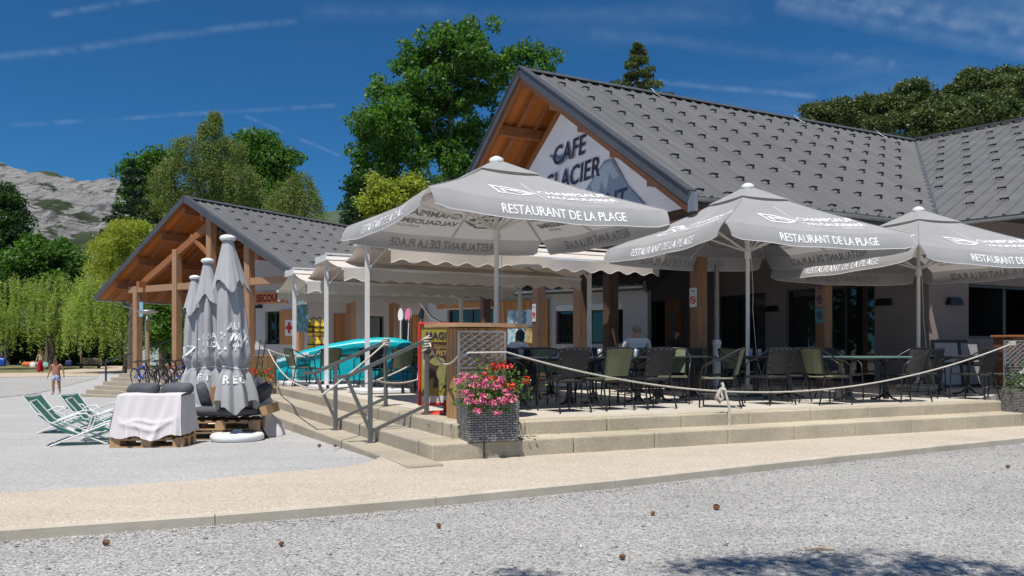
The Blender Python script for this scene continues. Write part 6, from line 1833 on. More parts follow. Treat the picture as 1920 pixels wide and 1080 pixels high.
for px, py, z, l in ((1290, 828, .17, 'green weed tuft at the foot of the lower step'), (1700, 770, .18, 'tiny weed at the right of the lower step'), (820, 780 + 30, .34, 'thin weed by the wicker planter')):
    Y = (EYE - z) * 1500 / (py - 655); mb = MB(); r = random.Random(px)
    for k in range(14):
        a_ = r.uniform(0, 6.28); L_ = r.uniform(.06, .14); d = Vector((math.cos(a_), math.sin(a_), 0)); n = Vector((-d.y, d.x, 0)) * .006
        mb.add([-n, n, d * L_ * .5 + n + Vector((0, 0, L_ * .6)), d * L_ + Vector((0, 0, L_ * .75)), d * L_ * .5 - n + Vector((0, 0, L_ * .6))], [(0, 1, 2, 3, 4)])
    o = obj('weed_tuft', mb, M['leaf_ger']); o.location = (at(px, Y), Y, z); tag(o, l, 'weed')
o = obj('twig', MB().tube([(0, 0, .01), (.1, .02, .014), (.2, .01, .01)], .006, 5), M['pallet']); o.location = (at(1510, 5.35), 5.35, .0); tag(o, 'pale broken twig on the gravel at the bottom right', 'twig')
# ------------------------------------------------------------------ trees
M['bark'] = mat('tree_bark', (.075, .06, .045), .95, .35, 3, .6, 14, stretch=(4, 4, 1), col2=(.14, .115, .09))
M['bark_pale'] = mat('pale_bark', (.30, .28, .25), .9, .35, 3, .3, 14, stretch=(4, 4, .6), col2=(.42, .40, .37))
M['l_poplar'] = leaf_mat('poplar_leaf', (.03, .085, .014), (.115, .235, .042), .4)
M['l_dark'] = leaf_mat('dark_leaf', (.016, .045, .012), (.055, .115, .028), .3)
M['l_birch'] = leaf_mat('birch_leaf', (.085, .13, .04), (.24, .285, .105), .42)
M['l_willow'] = leaf_mat('willow_leaf', (.15, .23, .045), (.40, .47, .135), .45)
M['l_yellow'] = leaf_mat('yellow_green_leaf', (.16, .21, .028), (.42, .45, .075), .45)
M['l_bright'] = leaf_mat('bright_leaf', (.045, .11, .012), (.13, .24, .03), .40)
M['l_cedar'] = leaf_mat('cedar_needle', (.014, .04, .024), (.05, .095, .048), .15)
M['l_pine'] = leaf_mat('pine_needle', (.036, .062, .018), (.135, .168, .055), .22)
M['l_hedge'] = leaf_mat('hedge_leaf', (.018, .048, .012), (.085, .15, .035), .35)

def rotz_(n, rng): return rng.uniform(0, 2 * np.pi, n)
def sphere_dirs(n, rng):
    d = rng.normal(size=(n, 3)); return d / np.linalg.norm(d, axis=1)[:, None]
def crown_pts(blobs, rng, nclump, per, cl):
    """leafy clumps on and in each ellipsoid mass; blobs (x,y,z,rx,ry,rz,weight)"""
    out = []
    tw = sum(b[6] for b in blobs)
    for (x, y, z, rx, ry, rz, w) in blobs:
        n = max(3, int(nclump * w / tw))
        d = sphere_dirs(n, rng); rad = rng.uniform(.35, 1.0, n) ** .5
        C = np.array([x, y, z]) + d * np.array([rx, ry, rz]) * rad[:, None]
        s = cl * rng.uniform(.45, 1.25, n)
        k = np.maximum(4, (per * (s / cl) ** 2 * rng.uniform(.7, 1.3, n))).astype(int)
        idx = np.repeat(np.arange(n), k)
        q = sphere_dirs(len(idx), rng) * (rng.uniform(.12, 1, len(idx)) ** .45)[:, None]
        # ragged clump: stretched a little and broken by a second direction
        st = rng.uniform(.7, 1.3, (n, 3)) * np.array([1, 1, .62])
        P = C[idx] + q * s[idx][:, None] * st[idx] + rng.normal(size=(len(idx), 3)) * .06
        out.append(P)
    return np.vstack(out)
def limb_tree(t, h, r0, limbs, rng, m='bark', lean=(0, 0), targets=None):
    mb = MB()
    pts = [(lean[0] * f + .12 * math.sin(5 * f + h) * (0 < f), lean[1] * f + .1 * math.cos(4 * f + h) * (0 < f), h * f) for f in (0, .15, .35, .55, .75, 1)]
    mb.tube([(0, 0, -.2)] + pts, [r0 * 1.5, r0 * 1.15, r0, r0 * .85, r0 * .65, r0 * .42, r0 * .12], 9)
    for (x, y, z) in (targets or []):
        f = min(.8, max(.18, (z * .62) / h)); o = Vector((lean[0] * f, lean[1] * f, h * f)); e = Vector((x, y, z)); d = e - o
        k = max(.12, 1 - f) * .62
        mb.tube([o, o + d * .35 + Vector((0, 0, -.04 * d.length)), o + d * .7 + Vector((0, 0, -.02 * d.length)), e], [r0 * k, r0 * k * .6, r0 * k * .35, r0 * .06], 6)
    return obj('trunk', mb, M[m], t)
def leaf_tree(label, px, Y, blobs_px, leaf, seed, nclump=420, per=34, cl=.42, ls=.16, trunk_h=None, r0=.3, bark='bark', base=None, name='tree', group=None, limbs=9, tpx=None, up=.35, rag=2):
    """blobs_px: (px, py, half width px, half height px, depth factor, weight) measured at depth Y"""
    rng = np.random.default_rng(seed); k = Y / 1500; rq = random.Random(seed)
    x0 = at(tpx if tpx is not None else px, Y); z0 = gz(x0, Y) if base is None else base
    t = thing(name, label, 'tree', (x0, Y, z0), 0, group)
    more = []                                            # boughs that break the outline
    for (bx, by, hw, hh, dp, w) in blobs_px:
        for _ in range(rag):
            a_ = rq.uniform(-.3, math.pi + .3); f_ = rq.uniform(.28, .5)
            more.append((bx + hw * 1.02 * math.cos(a_), by - hh * 1.02 * math.sin(a_), hw * f_, hh * f_ * .8, dp, w * .16))
    n_main = len(blobs_px); blobs_px = list(blobs_px) + more
    bl_ = []
    for (bx, by, hw, hh, dp, w) in blobs_px:
        bl_.append((at(bx, Y) - x0, rng.uniform(-.4, .4) * hw * k, EYE + (655 - by) * k - z0, hw * k, hw * k * dp, hh * k, w))
    topz = max(b[2] + b[5] * .2 for b in bl_)
    limb_tree(t, trunk_h or topz, r0, limbs, rng, bark, targets=[(b[0], b[1], b[2]) for b in bl_[:n_main]])
    P = crown_pts(bl_, rng, nclump, per, cl)
    V, F = rand_quads(P, rng.uniform(.6, 1.3, len(P)) * ls, rng, up, .72)
    arr_mesh('crown', V, F, M[leaf], t)
    return t
# big poplar behind the restaurant
leaf_tree('tall dark green poplar rising behind the restaurant gable', 845, 48,
          [(850, 112, 72, 52, .9, 2.0), (800, 160, 76, 58, .9, 2), (905, 120, 66, 66, .9, 1.8), (988, 136, 38, 48, .9, 1.0), (1000, 185, 34, 40, .9, .6), (745, 195, 62, 45, .9, 1.4), (760, 255, 95, 55, .9, 2.4), (716, 290, 46, 45, .9, 1.0), (860, 230, 95, 80, .9, 2.6),
           (706, 345, 40, 42, .9, .9), (790, 330, 95, 60, .9, 2.2), (890, 320, 60, 60, .9, 1.3), (852, 82, 38, 26, .9, .7), (772, 110, 30, 32, .9, .5), (690, 235, 22, 18, .9, .3)], 'l_poplar', 11, 400, 190, .82, .115, r0=.42, bark='bark_pale', limbs=14, rag=1)
leaf_tree('dark leaved tree low behind the nearest parasol', 800, 43, [(690, 375, 34, 40, .9, 1), (760, 385, 60, 32, .9, 1), (820, 380, 60, 30, .9, 1)], 'l_dark', 12, 110, 150, .8, .105, r0=.2)
leaf_tree('yellow green feathery bush above the nearest parasol', 725, 38, [(735, 372, 46, 30, .9, 1.2), (700, 385, 26, 22, .9, .6), (770, 350, 20, 14, .9, .4)], 'l_yellow', 13, 120, 90, .5, .075, r0=.1)
# group behind the shelter roof
leaf_tree('dark poplar between the birch and the weeping birch', 490, 62, [(478, 275, 34, 28, .9, 1), (510, 310, 46, 38, .9, 1.3), (470, 330, 45, 52, .9, 1.3), (530, 345, 30, 32, .9, .7), (500, 370, 60, 40, .9, 1.2)], 'l_poplar', 22, 210, 170, 1.05, .13, r0=.3)
leaf_tree('dark rounded tree between cedar and birch', 272, 62, [(276, 322, 26, 22, .9, 1), (275, 352, 36, 30, .9, 1.2), (302, 308, 20, 18, .9, .6), (290, 385, 46, 34, .9, 1)], 'l_poplar', 23, 170, 160, 1.0, .13, r0=.3)

def weeping(label, px, Y, blobs_px, leaf, seed, ns=420, L=(1.0, 3.2), per=26, ls=.11, r0=.22, tpx=None, spread=.16, name='willow_tree', base=None, trunk_h=None):
    rng = np.random.default_rng(seed); k = Y / 1500
    x0 = at(tpx if tpx is not None else px, Y); z0 = gz(x0, Y) if base is None else base
    t = thing(name, label, 'tree', (x0, Y, z0))
    P = []; tw = sum(b[5] for b in blobs_px)
    topz = 0; tg = []
    for (bx, by, hw, hh, lk, w) in blobs_px:
        n = int(ns * w / tw); d = sphere_dirs(n, rng); d[:, 2] = np.abs(d[:, 2]) * .9 - .1
        c = np.array([at(bx, Y) - x0, rng.uniform(-.5, .5) * hw * k, EYE + (655 - by) * k - z0]); topz = max(topz, c[2]); tg.append(tuple(c))
        C = c + d * np.array([hw, hw * .8, hh]) * k * rng.uniform(.6, 1.05, (n, 1))
        for q in C:
            l = rng.uniform(*L) * lk; m = int(per * rng.uniform(.7, 1.3)); f = np.sort(rng.uniform(0, 1, m) ** .8)
            out = (q - c) * np.array([1, 1, 0]); out = out / (np.linalg.norm(out) + .01)
            S_ = q + np.outer(np.sin(f * 1.4) * .35 * l * .5, out) + np.stack([0 * f, 0 * f, -f * l], 1) + rng.normal(size=(m, 3)) * spread * np.array([1, 1, .5])
            P.append(S_)
    P = np.vstack(P); P[:, 2] = np.maximum(P[:, 2], .3)
    limb_tree(t, trunk_h or topz, r0, 8, rng, targets=tg)
    V, F = rand_quads(P, rng.uniform(.6, 1.3, len(P)) * ls, rng, .1, .42)
    arr_mesh('crown', V, F, M[leaf], t)
    return t
weeping('grey green birch behind the shelter ridge', 385, 58, [(402, 216, 8, 14, .6, .35), (396, 240, 20, 22, .8, .8), (370, 275, 40, 24, 1, 1.1), (425, 272, 32, 22, .9, .9), (335, 308, 52, 28, 1, 1.4), (400, 312, 52, 32, 1, 1.4), (450, 330, 40, 30, 1, 1), (300, 345, 40, 28, 1, 1), (360, 355, 60, 28, 1, 1.4), (300, 385, 40, 22, .9, .9), (420, 370, 50, 26, .9, 1.1)], 'l_birch', 21, 900, (.6, 2.6), 62, .08, name='birch_tree', spread=.16, r0=.2)
weeping('pale weeping birch at the right end of the shelter ridge', 548, 52, [(560, 335, 26, 22, 1, 1), (540, 360, 40, 24, 1, 1.2), (580, 370, 24, 24, 1, .8), (520, 375, 30, 20, 1, .8)], 'l_birch', 31, 330, (.8, 2.8), 50, .075, name='birch_tree', spread=.12)
weeping('yellow green weeping tree directly left of the shelter roof', 225, 50, [(250, 425, 42, 18, .8, 1.2), (215, 455, 45, 22, .9, 1.2), (265, 455, 36, 24, .8, 1), (200, 490, 46, 24, .9, 1.2), (240, 490, 40, 22, .9, 1)], 'l_yellow', 32, 420, (.5, 2.0), 52, .08, tpx=255, spread=.16)
weeping('broad pale willow on the lawn at the far left', 85, 68, [(20, 535, 60, 34, 1, 1.3), (90, 530, 62, 34, 1, 1.5), (120, 560, 46, 24, .8, 1), (50, 575, 70, 28, .9, 1.4), (0, 590, 40, 20, .7, .8)], 'l_willow', 33, 430, (1.6, 5.6), 66, .085, r0=.32, tpx=95, spread=.075)
weeping('pale willow beside the shelter corner post', 205, 60, [(200, 525, 50, 30, 1, 1.2), (235, 530, 36, 36, 1, 1), (180, 570, 44, 26, .9, 1.1), (230, 580, 36, 26, .9, 1), (160, 545, 30, 22, .9, .7)], 'l_willow', 34, 380, (1.4, 5.0), 62, .08, r0=.2, tpx=234, spread=.07)
leaf_tree('tall dark tree at the left edge of the frame', 10, 80, [(-10, 385, 30, 30, .9, 1), (0, 420, 42, 38, .9, 1.3), (-10, 440, 60, 50, .9, 1.4), (10, 470, 50, 44, .9, 1.4), (-20, 520, 60, 50, .9, 1.2), (10, 540, 60, 40, .9, 1.2), (-50, 400, 50, 60, .9, 1)], 'l_dark', 41, 300, 170, 1.35, .16, r0=.4)
leaf_tree('mid green rounded tree left of the yellow green one', 90, 76, [(85, 478, 36, 28, .9, 1), (60, 500, 44, 36, .9, 1.2), (110, 505, 34, 34, .9, 1), (95, 540, 60, 36, .9, 1.3)], 'l_poplar', 42, 200, 160, 1.2, .15, r0=.3)
leaf_tree('slim bright green young tree under the shelter roof', 305, 44, [(305, 585, 22, 28, .9, 1), (318, 620, 26, 26, .9, 1), (295, 630, 20, 26, .9, .9), (325, 575, 20, 26, .9, .8), (310, 560, 16, 20, .9, .5)], 'l_bright', 43, 130, 90, .5, .085, r0=.1, trunk_h=4.5)
for i, (px, py, hw, hh, Y) in enumerate(((0, 640, 70, 42, 84), (70, 645, 60, 42, 86), (135, 640, 55, 45, 83), (190, 645, 55, 42, 82), (250, 640, 50, 48, 80), (320, 630, 55, 55, 74), (390, 630, 55, 60, 72), (-70, 640, 60, 45, 84), (450, 620, 55, 60, 70))):
    leaf_tree('dark hedge bush behind the lawn, ' + ('first from the left edge', 'behind the walking woman', 'behind the willow trunk', 'behind the slatted bench', 'behind the shelter corner post', 'seen through the shelter posts', 'behind the closed parasols', 'just outside the left edge', 'behind the first aid room')[i],
              px, Y, [(px, py, hw, hh, .6, 1), (px - hw * .5, py + hh * .4, hw * .6, hh * .55, .6, .7), (px + hw * .5, py + hh * .35, hw * .6, hh * .6, .6, .7)], 'l_hedge' if i % 2 else 'l_bright' if i == 3 else 'l_hedge', 50 + i, 120, 130, 1.0, .14, r0=.12, name='bush', group='hedge bushes behind the lawn', limbs=5)
# cedar with level tiers
def cedar(label, px, Y, ytop, ybot, wpx, seed, leaf='l_cedar', tiers=11, ls=.15, name='cedar_tree', dens=1.0, tipdroop=.1, shape=1.0, asp=.34):
    rng = np.random.default_rng(seed); k = Y / 1500; x0 = at(px, Y); z0 = gz(x0, Y)
    t = thing(name, label, 'tree', (x0, Y, z0)); zt = EYE + (655 - ytop) * k - z0; zb = EYE + (655 - ybot) * k - z0
    mb = MB(); mb.tube([(0, 0, -.2), (0, 0, zt * .5), (0, 0, zt)], [.34, .24, .03], 8); P = []
    for i in range(tiers):
        f = i / (tiers - 1); z = zb + (zt - zb) * f; Rr = wpx * k * ((1 - f) ** shape * .95 + .05)
        nb = int(6 + 5 * (1 - f))
        for j in range(nb):
            a = rng.uniform(0, 6.28); L_ = Rr * rng.uniform(.6, 1.08); zz = z + rng.uniform(-.3, .3) * (zt - zb) / tiers
            d = np.array([math.cos(a), math.sin(a)])
            mb.tube([(0, 0, zz), (d[0] * L_ * .6, d[1] * L_ * .6, zz + .06 * L_), (d[0] * L_, d[1] * L_, zz + .02 * L_)], [.06, .035, .012], 5)
            m = int(80 * dens * (.4 + L_ / (wpx * k)))
            s = rng.uniform(.15, 1.0, m) ** .7
            wd = .20 * L_ * (1 - s) + .12
            off = rng.normal(size=m) * wd
            Q = np.stack([d[0] * L_ * s - d[1] * off, d[1] * L_ * s + d[0] * off, zz + .08 * L_ * np.sin(s * 2.2) - tipdroop * L_ * s ** 3 + rng.normal(size=m) * .07], 1)
            P.append(Q)
    obj('trunk', mb, M['bark'], t); P = np.vstack(P)
    V, F = rand_quads(P, rng.uniform(.6, 1.3, len(P)) * ls, rng, 1.1, asp); arr_mesh('crown', V, F, M[leaf], t); return t
cedar('dark blue green cedar with level branches left of the birch', 248, 57, 305, 470, 62, 61, tiers=10, dens=2.2, ls=.13, shape=.6)
cedar('dark fir tip seen over the nearest parasol', 680, 50, 262, 420, 44, 62, tiers=13, dens=.8)
cedar('lone spruce tip above the restaurant ridge', 1196, 46, 88, 330, 150, 63, leaf='l_pine', tiers=22, dens=2.2, ls=.10, shape=.9, name='spruce_tree')
# trees beyond the left edge, mirrored in the restaurant windows
for i, (x, y, h, l, lf) in enumerate(((-43, 33, 11, 'broad tree beyond the left edge, nearest the lawn', 'l_dark'), (-38, 24, 10, 'broad tree beyond the left edge, second from the lawn', 'l_poplar'), (-47, 26, 13, 'tall tree beyond the left edge behind the other two', 'l_dark'), (-52, 40, 14, 'tall tree beyond the left edge, farthest from the path', 'l_poplar'))):
    rng = np.random.default_rng(80 + i); t = thing('tree', l, 'tree', (x, y, gz(x, y))); B_ = [(rng.uniform(-2, 2), rng.uniform(-2, 2), h * rng.uniform(.25, .85), 2.6, 2.6, 1.9, 1) for _ in range(9)]
    limb_tree(t, h * .8, .3, 6, rng, targets=[b[:3] for b in B_]); P = crown_pts(B_, rng, 260, 30, .45); V, F = rand_quads(P, rng.uniform(.6, 1.3, len(P)) * .2, rng, .35, .72); arr_mesh('crown', V, F, M[lf], t)
# pines at the right
def pine(label, px, Y, blobs, seed, n=420):
    return leaf_tree(label, px, Y, blobs, 'l_pine', seed, int(n * 1.0), 150, .58, .085, r0=.3, name='pine_tree', group='pines behind the roof', up=.6, rag=6)
pine('small pine at the left of the pines behind the roof valley', 1560, 52, [(1555, 217, 30, 20, .8, 1), (1610, 210, 34, 22, .8, 1), (1640, 215, 28, 28, .8, .8), (1580, 232, 60, 24, .8, 1.2), (1532, 222, 20, 18, .8, .5)], 71, 340)
pine('rounded pine straight above the roof valley', 1715, 50, [(1725, 190, 38, 26, .8, 1.3), (1695, 214, 40, 32, .8, 1.2), (1740, 225, 60, 34, .8, 1.4), (1680, 240, 50, 24, .8, 1)], 72, 460)
pine('big dark pine with dense crown at the right edge', 1860, 54, [(1834, 164, 36, 22, .8, 1.1), (1890, 164, 46, 24, .8, 1.3), (1850, 190, 65, 36, .8, 1.6), (1910, 195, 50, 46, .8, 1.3), (1810, 205, 40, 26, .8, .9)], 73, 560)
pine('lower pine filling the gap above the wing ridge', 1800, 47, [(1790, 225, 50, 28, .8, 1.1), (1850, 222, 50, 24, .8, 1), (1900, 225, 46, 24, .8, 1), (1765, 245, 36, 18, .8, .7)], 74, 380)
# the tree behind the viewer that shades the corner of the gravel
rng = np.random.default_rng(91)
t = thing('shade_tree', 'tree behind the viewer shading the gravel', 'tree', (2.6, -4.5, 0))
bl_ = []
for (gx, gy, hx, hy, w) in ((1.25, 4.92, .42, .16, 1), (1.75, 4.95, .45, .28, 1.3), (2.35, 5.05, .5, .32, 1.5), (2.75, 4.9, .4, .25, 1), (.02, 4.72, .25, .12, .5), (2.1, 4.55, 1.2, .35, .9), (3.0, 4.4, 1.0, .5, .6), (1, 4.0, 2, .5, 1.2)):
    h = 5.6; bl_.append((gx - .13 * h - 2.6, gy - .40 * h + 4.5, h, hx, hy, .35, w))
limb_tree(t, 7.5, .22, 9, rng, targets=[b[:3] for b in bl_])
P = crown_pts(bl_, rng, 210, 44, .085)
V, F = rand_quads(P, rng.uniform(.6, 1.3, len(P)) * .026, rng, .8, .5); arr_mesh('crown', V, F, M['l_pine'], t)

# ------------------------------------------------------------------ mountain
def rock():
    m, nt, b = new_mat('mountain_rock'); N, L = nt.nodes, nt.links
    b.inputs['Roughness'].default_value = .95; b.inputs['Specular IOR Level'].default_value = .1
    tc = N.new('ShaderNodeTexCoord')
    def noise(scale, rot, sc, det=9, rough=.62):
        mp = N.new('ShaderNodeMapping'); mp.inputs['Scale'].default_value = scale; mp.inputs['Rotation'].default_value = (0, R(rot), 0); L.new(tc.outputs['Object'], mp.inputs[0])
        n = N.new('ShaderNodeTexNoise'); n.inputs['Scale'].default_value = sc; n.inputs['Detail'].default_value = det; n.inputs['Roughness'].default_value = rough; L.new(mp.outputs[0], n.inputs['Vector']); return n.outputs[0]
    def ramp(v, stops):
        cr = N.new('ShaderNodeValToRGB'); els = cr.color_ramp.elements
        while len(els) < len(stops): els.new(.5)
        for e, (p, c) in zip(els, stops): e.position = p; e.color = rgba(c)
        L.new(v, cr.inputs[0]); return cr.outputs[0]
    strata = noise((.0016, .0016, .03), 5, 2.6, 10, .72); gully = noise((.028, .006, .004), -16, 1.6, 9, .66); broad = noise((.004, .004, .004), 0, 1.2, 6)
    c1 = ramp(strata, [(.36, (.15, .146, .148)), (.455, (.31, .30, .29)), (.52, (.37, .355, .34)), (.56, (.21, .203, .20)), (.66, (.35, .335, .32))])
    c2 = ramp(gully, [(.40, (.34, .34, .38)), (.47, (1, 1, 1)), (.8, (1.0, .98, .95))])
    m1 = N.new('ShaderNodeMix'); m1.data_type = 'RGBA'; m1.blend_type = 'MULTIPLY'; m1.inputs['Factor'].default_value = .85; L.new(c1, m1.inputs['A']); L.new(c2, m1.inputs['B'])
    veg = noise((.0016, .0016, .0060), 36, 2.0, 10, .66)
    sx = N.new('ShaderNodeSeparateXYZ'); L.new(tc.outputs['Object'], sx.inputs[0])
    mr = N.new('ShaderNodeMapRange'); mr.inputs['From Min'].default_value = 120; mr.inputs['From Max'].default_value = 640; mr.inputs['To Min'].default_value = .07; mr.inputs['To Max'].default_value = -.11; L.new(sx.outputs[2], mr.inputs[0])
    ad = N.new('ShaderNodeMath'); ad.operation = 'ADD'; L.new(veg, ad.inputs[0]); L.new(mr.outputs[0], ad.inputs[1])
    # scrub running down one long shoulder of the mountain
    ln = N.new('ShaderNodeMath'); ln.operation = 'MULTIPLY_ADD'; L.new(sx.outputs[0], ln.inputs[0]); ln.inputs[1].default_value = .84; ln.inputs[2].default_value = 784
    dz = N.new('ShaderNodeMath'); dz.operation = 'ADD'; L.new(sx.outputs[2], dz.inputs[0]); L.new(ln.outputs[0], dz.inputs[1])
    ab = N.new('ShaderNodeMath'); ab.operation = 'ABSOLUTE'; L.new(dz.outputs[0], ab.inputs[0])
    bd_ = N.new('ShaderNodeMapRange'); bd_.inputs['From Min'].default_value = 10; bd_.inputs['From Max'].default_value = 75; bd_.inputs['To Min'].default_value = .10; bd_.inputs['To Max'].default_value = 0; L.new(ab.outputs[0], bd_.inputs[0])
    a2 = N.new('ShaderNodeMath'); a2.operation = 'ADD'; L.new(ad.outputs[0], a2.inputs[0]); L.new(bd_.outputs[0], a2.inputs[1]); ad = a2
    k = N.new('ShaderNodeMapRange'); k.inputs['From Min'].default_value = .515; k.inputs['From Max'].default_value = .545; L.new(ad.outputs[0], k.inputs[0])
    vc = ramp(broad, [(.35, (.035, .055, .035)), (.6, (.075, .09, .05)), (.8, (.16, .15, .09))])
    mx = N.new('ShaderNodeMix'); mx.data_type = 'RGBA'; L.new(k.outputs[0], mx.inputs['Factor']); L.new(m1.outputs['Result'], mx.inputs['A']); L.new(vc, mx.inputs['B'])
    L.new(mx.outputs['Result'], b.inputs['Base Color'])
    ah = N.new('ShaderNodeMath'); ah.operation = 'ADD'; L.new(strata, ah.inputs[0]); L.new(gully, ah.inputs[1])
    bp = N.new('ShaderNodeBump'); bp.inputs['Strength'].default_value = 1; bp.inputs['Distance'].default_value = 22; L.new(ah.outputs[0], bp.inputs['Height']); L.new(bp.outputs[0], b.inputs['Normal'])
    return m
M['rock'] = rock()
from mathutils import noise as mnoise
def ridge_mesh(name, profile, Y0, depth, m, seed, rough=1.0, nx=260, ny=110):
    """crest line given as (px, py) at depth Y0; the face falls toward the viewer"""
    mb = MB(); pxs = [p[0] for p in profile]
    def crest(px):
        for (a, ya), (b, yb) in zip(profile, profile[1:]):
            if px <= b: return ya + (yb - ya) * (px - a) / (b - a)
        return profile[-1][1]
    def fn(a, b):
        px = pxs[0] + (pxs[-1] - pxs[0]) * a; Y = Y0 - depth * b
        x = at(px, Y0); zc = EYE + (655 - crest(px)) / 1500 * Y0
        f = (1 - b) ** (1.15 + .4 * math.sin(a * 9)) 
        v = Vector((x * .004, Y * .004, seed))
        n = mnoise.fractal(v, .9, 2.1, 6) 
        rid = 1 - abs(mnoise.noise(Vector((x * .006 + zc * .002 + 1.2 * b, b * 1.6 + seed, 3)))) * 2
        gl = abs(mnoise.noise(Vector((x * .011 + b * 1.5, b * .8 + seed, 7)))) * 1.6 + abs(mnoise.noise(Vector((x * .028 - b * 2, b * 2 + seed, 9)))) * .7
        z = zc * f + (n * 16 + (rid - .5) * 40 * math.sin(math.pi * min(1, b * 1.02 + .02)) - gl * 26 * min(1, b * 5 + .12)) * rough * (zc / 650) + mnoise.noise(Vector((x * .05, Y * .03, 1))) * 7 * rough * (zc / 650)
        return (x, Y, z - 4 * b)
    mb.grid(fn, nx, ny, True); return struct(obj(name, mb, m))
ridge_mesh('mountain', [(-500, 250), (-260, 262), (-120, 275), (0, 306), (30, 318), (55, 323), (72, 322), (98, 322), (120, 331), (150, 335), (178, 337), (205, 335), (240, 340), (300, 352), (420, 380), (640, 430)], 3000, 1350, M['rock'], 2.7)
M['wood_hill'] = mat('wooded_hill', (.030, .055, .030), .95, .35, .02, .8, .2, col2=(.065, .095, .05), detail=9)
ridge_mesh('hill', [(-500, 455), (-200, 470), (0, 478), (60, 486), (110, 497), (150, 500), (200, 520), (300, 540), (420, 560)], 1500, 700, M['wood_hill'], 5.1, .6, 90, 30)
ridge_mesh('hill', [(380, 520), (480, 440), (560, 408), (620, 397), (660, 392), (720, 398), (900, 430), (1300, 480), (2100, 520)], 1300, 600, M['wood_hill'], 7.3, .3, 110, 30)
# ------------------------------------------------------------------ people
def skin_mesh(name, J, E, root, mat_, parent, sub=2):
    """J: name -> (x, y, z, rx, ry)"""
    names = list(J); me = bpy.data.meshes.new('tmp'); me.from_pydata([J[n][:3] for n in names], [(names.index(a), names.index(b)) for a, b in E], [])
    o = bpy.data.objects.new('tmp', me); COL.objects.link(o)
    sk = o.modifiers.new('skin', 'SKIN'); sk.use_smooth_shade = True; sk.branch_smoothing = .4
    for i, n in enumerate(names):
        d = me.skin_vertices[0].data[i]; j = J[n]; d.radius = (j[3], j[4] if len(j) > 4 else j[3]); d.use_root = (n == root)
    ss = o.modifiers.new('sub', 'SUBSURF'); ss.levels = sub; ss.render_levels = sub
    dg = bpy.context.evaluated_depsgraph_get(); dg.update()
    m2 = bpy.data.meshes.new_from_object(o.evaluated_get(dg)); m2.name = name
    bpy.data.objects.remove(o); bpy.data.meshes.remove(me)
    m2.materials.clear(); m2.materials.append(mat_)
    for p in m2.polygons: p.use_smooth = True
    r = bpy.data.objects.new(name, m2); COL.objects.link(r); r.parent = parent
    return r
M['skin'] = mat('skin', (.42, .22, .145), .55, .1, 6, spec=.35); M['skin_tan'] = mat('tanned_skin', (.36, .17, .10), .5, .14, 5, spec=.35)
M['hair_dark'] = mat('dark_hair', (.02, .015, .012), .6, .3, 30, stretch=(1, 1, .2)); M['hair_red'] = mat('auburn_hair', (.16, .04, .025), .6, .3, 30); M['hair_grey'] = mat('greying_hair', (.20, .17, .15), .7, .3, 30)
M['shorts'] = scene_print('shorts_print', [(.03, .05, .30), (.03, .06, .36), (.65, .66, .7), (.04, .08, .4), (.5, .2, .12)], 9)
M['red_cloth'] = fabric_mat('red_trousers', (.40, .012, .03), .1); M['top_cloth'] = fabric_mat('sage_top', (.36, .36, .27), .1); M['white_cloth'] = fabric_mat('white_shirt', (.66, .66, .68), .1); M['dark_cloth'] = fabric_mat('dark_top', (.03, .03, .035), 0)
BODY = []
def cloth_from(body_o, name, mat_, parent, keep, off=.014):
    """garment cut from a body: the faces where keep(centre) holds, pushed out along the normals"""
    me = body_o.data; fs = [p for p in me.polygons if keep(p.center)]
    ids = sorted({i for p in fs for i in p.vertices}); mp = {v: i for i, v in enumerate(ids)}
    mb = MB(); mb.add([me.vertices[i].co + me.vertices[i].normal * off for i in ids], [[mp[i] for i in p.vertices] for p in fs], True)
    return obj(name, mb, mat_, parent)
